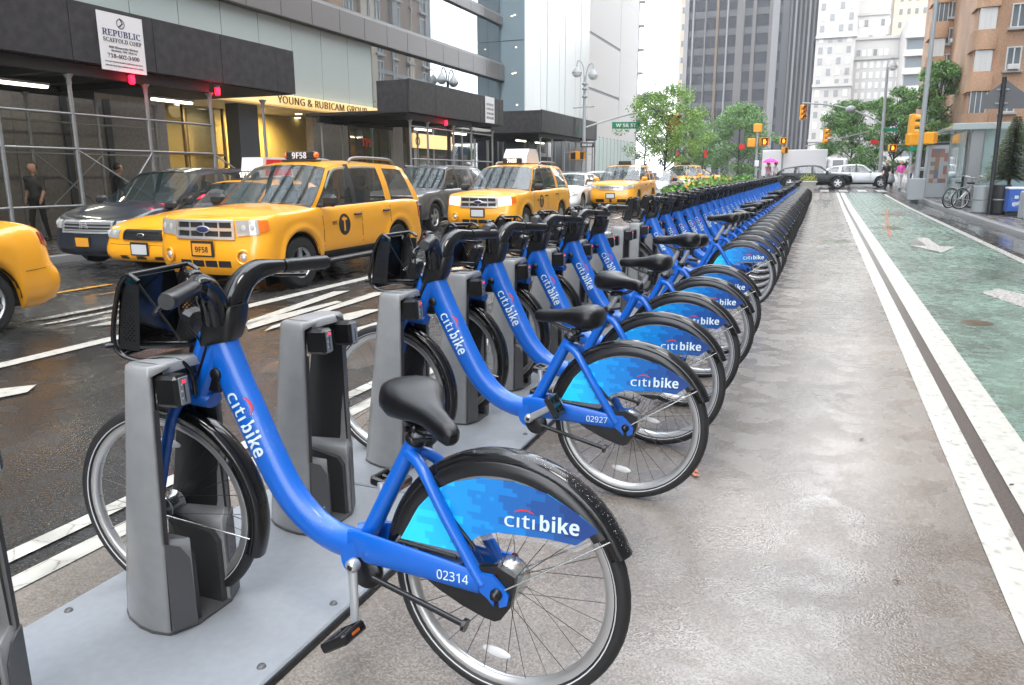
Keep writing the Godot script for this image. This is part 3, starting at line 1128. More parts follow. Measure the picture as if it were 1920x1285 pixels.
		for e in [-1.0, 1.0]:
			var pr := MB.new()
			pr.box(Vector3(e * 0.0485, 0, 0), Vector3(0.002, 0.008, 0.034), 0.0008)
			part(pd, "pedal_reflector", pr, M.reflector_amber)
	var ks := MB.new()
	ks.bar(Vector3(0.375, 0.288, -0.062), Vector3(0.080, 0.232, -0.085), 0.0085, 10)
	ks.bar(Vector3(0.084, 0.233, -0.085), Vector3(0.074, 0.231, -0.085), 0.018, 12)
	part(b, "kickstand", ks, M.black_plastic)
	# saddle on its post (moved and turned per bike)
	var sp := MB.new()
	sp.tube(PackedVector3Array([Vector3(0.36, 0.512, 0), Vector3(0.258, 0.712, 0)]), 0.0165, null, 14)
	part(b, "seat_post", sp, M.alloy_paint)
	var cl2 := MB.new()
	cl2.ring(Vector3(0.272, 0.682, 0), Vector3(-0.46, 0.89, 0), 0.024, 0.006, 0.012, 18, 8)
	cl2.bar(Vector3(0.262, 0.688, -0.03), Vector3(0.20, 0.70, -0.034), 0.006, 6)
	part(b, "seat_clamp", cl2, M.black_plastic)
	var sd := Node3D.new()
	sd.name = "saddle"
	b.add_child(sd)
	var sm := MB.new()
	var rows := []
	# stations from the tail to the nose: x, half width, top, bottom
	for q in [[-0.128, 0.012, 0.052, 0.030], [-0.124, 0.050, 0.066, 0.012], [-0.108, 0.078, 0.082, -0.004], [-0.082, 0.091, 0.090, -0.014], [-0.045, 0.092, 0.089, -0.014], [-0.010, 0.074, 0.080, -0.006], [0.025, 0.052, 0.070, 0.004], [0.062, 0.037, 0.064, 0.008], [0.105, 0.031, 0.061, 0.006], [0.140, 0.029, 0.060, 0.004], [0.162, 0.024, 0.055, 0.006], [0.174, 0.011, 0.044, 0.018]]:
		var row := PackedVector3Array()
		for k in 20:
			var a := TAU * k / 20
			var ca := cos(a)
			var sa := sin(a)
			var zz: float = q[1] * signf(ca) * pow(absf(ca), 0.75)
			var yy: float = lerpf(q[3], q[2], 0.5 + 0.5 * signf(sa) * pow(absf(sa), 0.7))
			row.append(Vector3(q[0], yy, zz))
		rows.append(row)
	sm.grid(rows, true)
	sm.fan(rows[0], true)
	sm.fan(rows[-1])
	part(sd, "saddle_cover", sm, M.saddle_vinyl)
	var sr := MB.new()
	for s in [-1.0, 1.0]:
		sr.tube(spline([Vector3(-0.10, 0.005, s * 0.035), Vector3(-0.05, -0.022, s * 0.022), Vector3(0.03, -0.022, s * 0.020), Vector3(0.11, 0.008, s * 0.012)], 4), 0.004, null, 6)
	sr.box(Vector3(-0.012, -0.024, 0), Vector3(0.045, 0.024, 0.056), 0.006)
	sr.bar(Vector3(-0.012, -0.028, -0.04), Vector3(-0.012, -0.028, 0.04), 0.008, 8)
	sr.bar(Vector3(-0.01, -0.07, 0), Vector3(-0.01, -0.02, 0), 0.016, 10)
	part(sd, "saddle_rails", sr, M.black_plastic)
	# ---- steered parts
	var fk := MB.new()
	for s in [-1.0, 1.0]:
		fk.tube(spline([Vector3(1.075, 0.712, s * 0.030), Vector3(1.10, 0.66, s * 0.052), Vector3(1.145, 0.52, s * 0.054), Vector3(1.195, 0.338, s * 0.056)], 5), 0.0165, null, 10)
	fk.tube(PackedVector3Array([Vector3(1.085, 0.70, 0), Vector3(1.03, 0.815, 0), Vector3(0.985, 0.912, 0)]), 0.024, null, 14)
	part(b, "fork", fk, M.bike_blue)
	var dc := MB.new()
	dc.tube(PackedVector3Array([Vector3(0.985, 0.705, 0), Vector3(1.03, 0.712, 0), Vector3(1.09, 0.722, 0), Vector3(1.115, 0.728, 0)]), PackedFloat32Array([0.038, 0.045, 0.040, 0.028]), PackedFloat32Array([0.022, 0.026, 0.024, 0.018]), 14, Vector3(0, 1, 0))
	dc.box(Vector3(1.10, 0.728, -0.055), Vector3(0.05, 0.036, 0.06), 0.008)
	part(b, "docking_bracket", dc, M.bike_blue)
	var ff := MB.new()
	ff.grid(arch_rows(fp, FW, 0.346, 92, 202, 34), true)
	part(b, "front_mudguard", ff, M.black_gloss)
	var fst := MB.new()
	fst.bar(Vector3(1.195, 0.335, -0.062), Vector3(0.875, 0.275, -0.04), 0.0026, 6)
	fst.bar(Vector3(1.195, 0.335, 0.062), Vector3(0.875, 0.275, 0.04), 0.0026, 6)
	part(b, "front_mudguard_stay", fst, M.steel)
	var cap := MB.new()
	var crow := []
	for q in [[0.892, 0.040, 0.056], [0.905, 0.044, 0.060], [0.945, 0.046, 0.062], [0.985, 0.046, 0.060], [0.998, 0.042, 0.055]]:
		var row := PackedVector3Array()
		for k in 24:
			var a := TAU * k / 24
			var ex := signf(cos(a)) * pow(absf(cos(a)), 0.5)
			var ez := signf(sin(a)) * pow(absf(sin(a)), 0.5)
			var yy: float = q[0] + ex * -0.012
			row.append(Vector3(0.938 - (q[0] - 0.90) * 0.30 + ex * q[2], yy, ez * q[1]))
		crow.append(row)
	cap.grid(crow, true)
	cap.fan(crow[-1])
	part(b, "stem_cover", cap, M.black_plastic)
	var hb := MB.new()
	for s in [-1.0, 1.0]:
		hb.tube(spline([Vector3(0.925, 0.965, s * 0.030), Vector3(0.915, 1.02, s * 0.052), Vector3(0.905, 1.065, s * 0.088), Vector3(0.893, 1.088, s * 0.135), Vector3(0.868, 1.094, s * 0.185), Vector3(0.845, 1.094, s * 0.225)], 5), PackedFloat32Array([0.040, 0.040, 0.040, 0.040, 0.0395, 0.039, 0.0385, 0.038, 0.0375, 0.037, 0.0365, 0.036, 0.0355, 0.035, 0.034, 0.033, 0.032, 0.030, 0.028, 0.026, 0.024, 0.022, 0.021, 0.020, 0.019, 0.018]), null, 14)
	var bars := part(b, "handlebar", hb, M.black_gloss)
	for s in [-1.0, 1.0]:
		var gr := MB.new()
		var pts := PackedVector3Array()
		var rad := PackedFloat32Array()
		for k in 15:
			pts.append(Vector3(0.845, 1.094, s * 0.215).lerp(Vector3(0.790, 1.087, s * 0.385), k / 14.0))
			rad.append(0.020 if k == 0 or k == 14 else (0.0235 if k % 2 else 0.0222))
		gr.tube(pts, rad, null, 14)
		part(bars, "grip", gr, M.black_plastic)
		var lv := MB.new()
		lv.tube(spline([Vector3(0.862, 1.085, s * 0.19), Vector3(0.90, 1.062, s * 0.235), Vector3(0.885, 1.052, s * 0.30), Vector3(0.855, 1.046, s * 0.355)], 4), 0.0065, null, 8)
		part(bars, "brake_lever", lv, M.black_gloss)
		var cb := MB.new()
		cb.tube(spline([Vector3(0.875, 1.085, s * 0.175), Vector3(0.93, 1.05, s * 0.17), Vector3(0.985, 0.98, s * 0.10), Vector3(0.99, 0.90, s * 0.03)], 5), 0.0036, null, 6)
		part(bars, "brake_cable", cb, M.black_plastic)
	var bell := MB.new()
	bell.ball(Vector3(0.893, 1.118, -0.15), Vector3(0.022, 0.014, 0.022), 14, 8)
	part(bars, "bell", bell, M.black_gloss)
	# front rack: upright panel with perforated wings, a tray and a tube frame
	var rk := Node3D.new()
	rk.name = "front_rack"
	b.add_child(rk)
	var panel := MB.new()
	var pq := PackedVector2Array([Vector2(-0.105, 0.865), Vector2(-0.122, 0.90), Vector2(-0.118, 1.05), Vector2(-0.10, 1.09), Vector2(0.10, 1.09), Vector2(0.118, 1.05), Vector2(0.122, 0.90), Vector2(0.105, 0.865)])
	panel.prism(pq, Transform3D(Basis(Vector3(0, 0, 1), 0.16) * Basis(Vector3.UP, -PI / 2), Vector3(1.338, 0.012, 0)), -0.004, 0.004)
	part(rk, "upright_panel", panel, M.black_gloss)
	for s in [-1.0, 1.0]:
		var wg := MB.new()
		wg.quad(Vector3(1.196, 0.885, s * 0.124), Vector3(1.112, 0.885, s * 0.136), Vector3(1.096, 1.075, s * 0.128), Vector3(1.160, 1.080, s * 0.118))
		part(rk, "perforated_wing", wg, M.perforated)
	var fr := MB.new()
	var loop := spline([Vector3(1.095, 1.085, -0.128), Vector3(1.135, 1.102, -0.126), Vector3(1.172, 1.05, -0.128), Vector3(1.204, 0.93, -0.130), Vector3(1.196, 0.875, -0.126), Vector3(1.14, 0.850, -0.115), Vector3(1.06, 0.854, -0.095), Vector3(1.020, 0.840, -0.075), Vector3(1.008, 0.79, -0.055), Vector3(1.018, 0.735, -0.042)], 5)
	fr.tube(loop, 0.0075, null, 8)
	var loop2 := PackedVector3Array()
	for p in loop:
		loop2.append(Vector3(p.x, p.y, -p.z))
	fr.tube(loop2, 0.0075, null, 8)
	fr.bar(Vector3(1.135, 1.102, -0.126), Vector3(1.135, 1.102, 0.126), 0.0085, 8)
	fr.bar(Vector3(1.19, 0.866, -0.124), Vector3(1.19, 0.866, 0.124), 0.0085, 8)
	fr.bar(Vector3(1.205, 0.895, -0.13), Vector3(1.225, 0.895, -0.14), 0.009, 8)
	part(rk, "tube_frame", fr, M.black_gloss)
	var tray := MB.new()
	tray.prism(PackedVector2Array([Vector2(1.02, -0.045), Vector2(1.06, -0.07), Vector2(1.18, -0.10), Vector2(1.18, 0.10), Vector2(1.06, 0.07), Vector2(1.02, 0.045)]), Transform3D(Basis(Vector3.RIGHT, PI / 2), Vector3(0, 0.884, 0)), -0.004, 0.004)
	part(rk, "tray", tray, M.black_plastic)
	var ribs := MB.new()
	for k in 5:
		ribs.bar(Vector3(1.03, 0.893, -0.036 + k * 0.018), Vector3(1.175, 0.893, -0.07 + k * 0.035), 0.0045, 6)
	part(rk, "tray_ribs", ribs, M.black_gloss)
	for s in [-1.0, 1.0]:
		var bung := MB.new()
		bung.bar(Vector3(1.128, 1.095, s * 0.11), Vector3(1.03, 0.90, s * 0.06), 0.0035, 6)
		part(rk, "elastic_cord", bung, M.black_plastic)
	var br := MB.new()
	br.tube(PackedVector3Array([Vector3(1.082, 0.74, 0), Vector3(1.055, 0.80, 0), Vector3(1.03, 0.875, 0)]), 0.020, 0.009, 10, Vector3(0, 0, 1))
	br.box(Vector3(1.045, 0.93, 0), Vector3(0.05, 0.12, 0.07), 0.012, Basis(Vector3(0, 0, 1), 0.4))
	part(rk, "rack_bracket", br, M.black_plastic)
	var fl := MB.new()
	for s in [-1.0, 1.0]:
		fl.lathe(PackedVector2Array([Vector2(0, 0.012), Vector2(0.016, 0.010), Vector2(0.019, 0.0)]), Transform3D(Basis(Vector3(0, 0, 1), -PI / 2), Vector3(1.182, 0.985, s * 0.05)), 14)
	part(rk, "front_light", fl, M.reflector_clear)
	return b


const STEERED := ["fork", "docking_bracket", "front_mudguard", "front_mudguard_stay", "stem_cover", "handlebar", "front_rack", "front_wheel"]


func pose_bike(b: Node3D, at: Vector3, head: float, lean: float, steer: float, lift: float, seat_turn: float, seat_tilt := 0.0):
	b.position = at
	b.basis = Basis(Vector3.UP, PI - head) * Basis(Vector3.RIGHT, lean)
	var ax := AXIS.normalized()
	var turn := Transform3D(Basis(), PIV) * Transform3D(Basis(ax, steer), Vector3.ZERO) * Transform3D(Basis(), -PIV)
	for nm in STEERED:
		var p: Node3D = b.get_node_or_null(nm)
		if p == null:
			continue
		p.transform = turn * (Transform3D(Basis(), Vector3(1.195, 0.335, 0)) if nm == "front_wheel" else Transform3D())
	var up := Vector3(-0.454, 0.891, 0)
	b.get_node("seat_post").position = up * lift
	b.get_node("saddle").transform = Transform3D(Basis(Vector3.UP, seat_turn) * Basis(Vector3(0, 0, 1), seat_tilt).scaled(Vector3(1.03, 1.0, 0.98)), Vector3(0.255, 0.738, 0) + up * lift)


func ordinal(n: int) -> String:
	var w := ["zeroth", "first", "second", "third", "fourth", "fifth", "sixth", "seventh", "eighth", "ninth", "tenth", "eleventh", "twelfth", "thirteenth", "fourteenth", "fifteenth", "sixteenth", "seventeenth", "eighteenth", "nineteenth", "twentieth"]
	var tens := {2: "twenty", 3: "thirty", 4: "forty"}
	if n <= 20:
		return w[n]
	if n % 10 == 0:
		return {3: "thirtieth", 4: "fortieth"}[n / 10]
	return "%s-%s" % [tens[n / 10], w[n % 10]]


func dock_wall(s: float, mb_out: MB):
	# one side wall of the dock as a loft from its wide foot to its narrow top (s = +1 near the viewer)
	var foot := [Vector2(-0.142, 0.100), Vector2(-0.10, 0.126), Vector2(-0.03, 0.150), Vector2(0.03, 0.158), Vector2(0.075, 0.152), Vector2(0.086, 0.146), Vector2(0.122, 0.072), Vector2(0.112, 0.066), Vector2(-0.11, 0.066)]
	var top := [Vector2(-0.030, 0.100), Vector2(-0.012, 0.116), Vector2(0.022, 0.130), Vector2(0.055, 0.135), Vector2(0.086, 0.131), Vector2(0.094, 0.126), Vector2(0.118, 0.068), Vector2(0.110, 0.064), Vector2(-0.022, 0.064)]
	var rows := []
	var thin := {6: Vector2(-0.006, -0.014), 7: Vector2(-0.012, -0.018), 8: Vector2(0.012, -0.004)}
	for q in [[0.0, 0.0], [0.10, 0.10], [0.25, 0.30], [0.285, 0.34], [0.30, 0.36], [0.42, 0.52], [0.60, 0.74], [0.74, 0.91], [0.795, 0.975], [0.815, 1.02], [0.824, 1.12]]:
		var row := PackedVector3Array()
		for i in foot.size():
			var p: Vector2 = foot[i].lerp(top[i], minf(q[1], 1.0))
			if thin.has(i) and q[0] > 0.29 and q[0] < 0.80:
				# above the service panel the wall is only a thin shell
				var ref := 5 if i < 8 else 0
				p = foot[ref].lerp(top[ref], q[1]) + thin[i]
			if q[1] > 1.0:
				var c := Vector2(0.05, 0.097)
				p = p.lerp(c, (q[1] - 1.0) * 2.0)
			row.append(Vector3(p.x, q[0], s * p.y))
		rows.append(row)
	mb_out.grid(rows, true, false, s > 0)
	mb_out.fan(rows[-1], s > 0)


func make_dock() -> Node3D:
	var d := Node3D.new()
	for s in [1.0, -1.0]:
		var mb := MB.new()
		dock_wall(s, mb)
		part(d, "side_shell", mb, M.dock_grey)
		var strip := MB.new()
		for e in [[0.0, 0.74]]:
			strip.quad(Vector3(0.0885, 0.012, s * 0.1455), Vector3(0.0935, 0.012, s * 0.1345), Vector3(0.1015, 0.70, s * 0.1145), Vector3(0.0965, 0.70, s * 0.128))
		part(d, "front_trim", strip, M.dock_dark)
		var lowp := MB.new()
		lowp.prism(PackedVector2Array([Vector2(0.0, 0.012), Vector2(0.076, 0.012), Vector2(0.070, 0.23), Vector2(0.045, 0.275), Vector2(0.004, 0.295)]), Transform3D(Basis(Vector3((0.124 - 0.0905), 0, s * (0.0715 - 0.1445)).normalized(), Vector3.UP, Vector3(s * -(0.0715 - 0.1445), 0, s * s * (0.124 - 0.0905)).normalized() * (1.0 if s > 0 else 1.0)), Vector3(0.0935, 0, s * 0.1445)), 0.000, 0.006)
		part(d, "service_panel", lowp, M.dock_mid)
		var liner := MB.new()
		liner.quad(Vector3(-0.110, 0.28, s * 0.088), Vector3(0.086, 0.28, s * 0.124), Vector3(0.090, 0.80, s * 0.108), Vector3(-0.015, 0.80, s * 0.090))
		part(d, "slot_liner", liner, M.dock_dark)
		# sloping ledge low in the slot
		var lg := MB.new()
		lg.prism(PackedVector2Array([Vector2(-0.11, 0.0), Vector2(0.112, 0.0), Vector2(0.108, 0.215), Vector2(0.085, 0.245), Vector2(-0.085, 0.275)]), Transform3D(Basis(), Vector3(0, 0, 0)), minf(s * 0.045, s * 0.10), maxf(s * 0.045, s * 0.10))
		part(d, "wheel_guide", lg, M.dock_ledge if s < 0 else M.dock_dark)
		# lock jaw with its status strip
		var jaw := MB.new()
		jaw.box(Vector3(0.128, 0.752, s * 0.083), Vector3(0.085, 0.092, 0.060), 0.010, Basis(Vector3(0, 0, 1), 0.06))
		var jw := part(d, "lock_jaw", jaw, M.black_plastic)
		var disp := MB.new()
		disp.box(Vector3(0.1705, 0.755, s * 0.083), Vector3(0.004, 0.080, 0.034), 0.0015, Basis(Vector3(0, 0, 1), 0.06))
		part(jw, "status_strip", disp, M.screen_grey)
		var slot := MB.new()
		slot.box(Vector3(0.1730, 0.748, s * 0.083), Vector3(0.002, 0.050, 0.004), 0.0005, Basis(Vector3(0, 0, 1), 0.06))
		part(jw, "key_slot", slot, M.ink_dark)
		if s > 0:
			var led := MB.new()
			led.box(Vector3(0.1730, 0.782, s * 0.083), Vector3(0.002, 0.006, 0.010), 0.0005, Basis(Vector3(0, 0, 1), 0.06))
			part(jw, "red_indicator", led, M.red_lit)
			var dots := MB.new()
			for k in 3:
				dots.box(Vector3(0.1732, 0.775 - k * 0.02, s * 0.083 + 0.010), Vector3(0.0018, 0.006, 0.005), 0.0005, Basis(Vector3(0, 0, 1), 0.06))
			part(jw, "indicator_icons", dots, M.reflective_stripe)
	var top := MB.new()
	var rr := []
	for q in [[-0.034, 0.70], [-0.036, 0.80], [-0.026, 0.820], [0.01, 0.826], [0.085, 0.826], [0.10, 0.818], [0.104, 0.795]]:
		rr.append(PackedVector3Array([Vector3(q[0], q[1], 0.09), Vector3(q[0], q[1] + 0.002, 0.0), Vector3(q[0], q[1], -0.09)]))
	top.grid(rr)
	part(d, "top_bridge", top, M.dock_grey)
	var und := MB.new()
	und.box(Vector3(0.03, 0.78, 0), Vector3(0.12, 0.03, 0.122), 0.0)
	part(d, "bridge_underside", und, M.dock_dark)
	var ft := MB.new()
	ft.prism(PackedVector2Array([Vector2(-0.146, -0.098), Vector2(-0.10, -0.129), Vector2(-0.03, -0.153), Vector2(0.03, -0.161), Vector2(0.088, -0.150), Vector2(0.126, -0.07), Vector2(0.126, 0.07), Vector2(0.088, 0.150), Vector2(0.03, 0.161), Vector2(-0.03, 0.153), Vector2(-0.10, 0.129), Vector2(-0.146, 0.098)]), Transform3D(Basis(Vector3.RIGHT, PI / 2), Vector3.ZERO), -0.008, 0.0)
	part(d, "foot_plate", ft, M.dock_mid)
	return d


func build_docks_and_bikes():
	# steel base plates, one to every four docks
	var z := 2.84
	var n := 0
	while z > -31.5:
		var mb := MB.new()
		var z1 := z - 2.757
		var zm := (z + z1) * 0.5
		var slope := (road_y(z1) - road_y(z)) / 2.757
		mb.box(Vector3(-1.74, road_y(zm) + 0.016, zm), Vector3(0.86, 0.028, 2.752), 0.006, Basis(Vector3.RIGHT, slope))
		var pl := single("base_plate", mb, M.plate_grey, "grey steel plate under docks, %s plate from the near end" % ordinal(n + 1), "base plate", "base plates of the dock row")
		var ed := MB.new()
		for x in [-2.176, -1.304]:
			ed.box(Vector3(x, road_y(zm) + 0.010, zm), Vector3(0.012, 0.022, 2.75), 0.003, Basis(Vector3.RIGHT, slope))
		part(pl, "rubber_edge", ed, M.black_plastic)
		var bl := MB.new()
		for k in 8:
			for x in [-2.12, -1.36]:
				var zb := z - 0.18 - k * 0.345
				bl.lathe(PackedVector2Array([Vector2(0, 0.008), Vector2(0.010, 0.007), Vector2(0.014, 0.0)]), Transform3D(Basis(), Vector3(x, road_y(zb) + 0.030, zb)), 10)
		part(pl, "bolts", bl, M.dock_mid, "stuff")
		z -= 2.76
		n += 1
	var proto := make_dock()
	for k in range(-1, LAST + 1):
		var d: Node3D = proto.duplicate()
		d.name = numbered("bike_dock")
		add_child(d)
		var zz := -1.645 - STEP * k + (0.025 if k < 0 else 0.0)
		d.position = Vector3(-1.80, road_y(zz) + 0.032, zz)
		var lb := "grey docking post holding the %s bike of the row" % ordinal(k + 1)
		if k == -1:
			lb = "grey docking post cut off at the photo's lower corner, nearest of the row"
		elif k == 1:
			lb = "empty grey docking post between the two nearest bikes"
		elif k == 7:
			lb = "first of two empty grey docking posts midway in the row"
		elif k == 8:
			lb = "second of two empty grey docking posts midway in the row"
		elif k > 8:
			lb = "grey docking post holding the %s bike of the row" % ordinal(k - 2)
		elif k > 1:
			lb = "grey docking post holding the %s bike of the row" % ordinal(k)
		tag(d, lb, "bike dock", "docking posts of the bike row")
	proto.free()
	var near := make_bike(true)
	pose_bike(near, Vector3.ZERO, 0, 0, 0, 0, 0)
	var far := simplify(near)
	var count := 0
	var r := RandomNumberGenerator.new()
	r.seed = 21
	var lifts := {0: 0.0, 2: 0.0, 3: 0.06, 4: 0.085, 5: 0.17, 6: 0.10, 9: 0.15, 10: 0.12}
	var turns := {0: 2.55, 3: 2.5, 12: 2.6}
	var numbers := {0: "02314", 2: "02927"}
	for k in LAST + 1:
		if k in SKIP:
			continue
		count += 1
		var b: Node3D = (near if k < 15 else far).duplicate()
		b.name = numbered("share_bike")
		add_child(b)
		var zz := -1.655 - STEP * k
		var tl: float = turns.get(k, r.randf_range(-0.12, 0.12))
		var lf: float = lifts.get(k, r.randf_range(0.0, 0.17))
		pose_bike(b, Vector3(-0.692 + (0.0 if k < 3 else r.randf_range(-0.012, 0.012)), road_y(zz) + 0.005, zz), 0.026 if k < 3 else 0.02 + r.randf_range(-0.012, 0.012),
			0.045 if k == 0 else 0.03 + (0.0 if k < 3 else r.randf_range(-0.012, 0.012)), 0.15 if k == 0 else r.randf_range(-0.03, 0.06), lf, tl, -0.20 if k == 0 else 0.0)
		if k == 2:
			b.get_node("crank").rotation.z = -2.13
			b.get_node("pedal").transform = b.get_node("crank").transform * Transform3D(Basis(), Vector3(0, -0.172, -0.068))
		elif k > 2 and k < 15:
			var cz := r.randf_range(-3.0, 3.0)
			for e in [["crank", "pedal", -1.0, 0.0], ["crank2", "pedal2", 1.0, PI]]:
				var cr: Node3D = b.get_node_or_null(e[0])
				var pd: Node3D = b.get_node_or_null(e[1])
				if cr and pd:
					cr.rotation.z = cz + e[3]
					pd.transform = cr.transform * Transform3D(Basis(), Vector3(0, -0.172, e[2] * 0.068))
					pd.rotation.z = 0.1
		var look := "blue share bike with black front rack, %s from the near end" % ordinal(count)
		if k == 0:
			look = "nearest blue share bike numbered 02314 with its saddle turned backwards"
		elif k == 2:
			look = "blue share bike numbered 02927, second of the row"
		elif k == 3:
			look = "third blue share bike of the row, its saddle turned backwards"
		tag(b, look, "bicycle", "blue share bikes in the dock row")
		if numbers.has(k):
			var mb := MB.new()
			mb.letters(numbers[k], font_of("sans"), 0.092, 0.026, func(x, y, z): return Vector3(0.167 - x, 0.338 + x * 0.02 + y, -0.0745 - z), 0.0012)
			part(b, "number", mb, M.letter_white)
		if k == 0:
			rain_on(b)
	near.free()
	far.free()


func simplify(b: Node3D) -> Node3D:
	# the far bikes show only their main masses: join the small pieces of one material
	var out := Node3D.new()
	var names := {"bike_blue": "frame", "black_gloss": "mudguards", "black_plastic": "fittings", "tyre_rubber": "tyres", "rim_alloy": "rims", "steel": "hubs", "guard_print": "printed_panels", "letter_white": "lettering", "alloy_paint": "cranks"}
	var by := {}
	for o in b.find_children("*", "MeshInstance3D", true, false):
		var top: Node = o
		var xf: Transform3D = o.transform
		while top.get_parent() != b:
			top = top.get_parent()
			xf = top.transform * xf
		if top.name == "saddle" or top.name == "seat_post":
			continue
		var mn: String = o.material_override.resource_name
		if not names.has(mn):
			continue
		if not by.has(mn):
			by[mn] = MB.new()
		var mb: MB = by[mn]
		var ar: Array = o.mesh.surface_get_arrays(0)
		var base := mb.v.size()
		var pv: PackedVector3Array = ar[Mesh.ARRAY_VERTEX]
		var pn: PackedVector3Array = ar[Mesh.ARRAY_NORMAL]
		var pu: PackedVector2Array = ar[Mesh.ARRAY_TEX_UV]
		for i in pv.size():
			mb.vert(xf * pv[i], xf.basis * pn[i], pu[i])
		for i in ar[Mesh.ARRAY_INDEX]:
			mb.idx.append(base + i)
	for mn in by:
		part(out, names[mn], by[mn], M[mn], "" if mn == "bike_blue" else "stuff")
	for nm in ["saddle", "seat_post"]:
		out.add_child(b.get_node(nm).duplicate())
	return out


func rain_on(b: Node3D):
	# beads of rain on the nearest bike: mudguard, main tube, saddle and stem
	var r := RandomNumberGenerator.new()
	r.seed = 3
	var mb := MB.new()
	var bead := func(p: Vector3, nn: Vector3, s: float):
		var bx := Basis.looking_at(nn, Vector3(0.31, 0.2, 0.9))
		mb.ball(p, Vector3(s, s, s * 0.5), 6, 4, bx)
	for i in 700:
		var a := deg_to_rad(r.randf_range(20, 155))
		var t := r.randf_range(-0.9, 0.9)
		var nn := Vector3(cos(a), sin(a), t * 0.6).normalized()
		bead.call(Vector3(0, 0.335, 0) + Vector3(cos(a), sin(a), 0) * (0.344 + 0.0155 - 0.009 * t * t) + Vector3(0, 0, t * 0.030), nn, r.randf_range(0.0006, 0.0016))
	for i in 420:
		var s := r.randf()
		var p := Vector3(0.90, 0.795, 0).lerp(Vector3(0.705, 0.462, 0), s) if s < 0.7 else Vector3(0.705, 0.462, 0).lerp(Vector3(0.54, 0.35, 0), (s - 0.7) / 0.3)
		var a := r.randf_range(-0.4, 1.5)
		var up := Vector3(-0.86, 0.5, 0)
		bead.call(p + up * (0.0555 * sin(a)) + Vector3(0, 0, -0.0362 * cos(a)), (up * sin(a) + Vector3(0, 0, -cos(a))).normalized(), r.randf_range(0.0006, 0.0016))
	part(b, "rain_beads", mb, M.water, "stuff")


# ------------------------------------------------------------------ buildings on the far pavement
func slab(parent: Node, called: String, lo: Vector3, hi: Vector3, m: Material, bev := 0.0) -> MeshInstance3D:
	var mb := MB.new()
	mb.box((lo + hi) * 0.5, hi - lo, bev)
	return part(parent, called, mb, m)


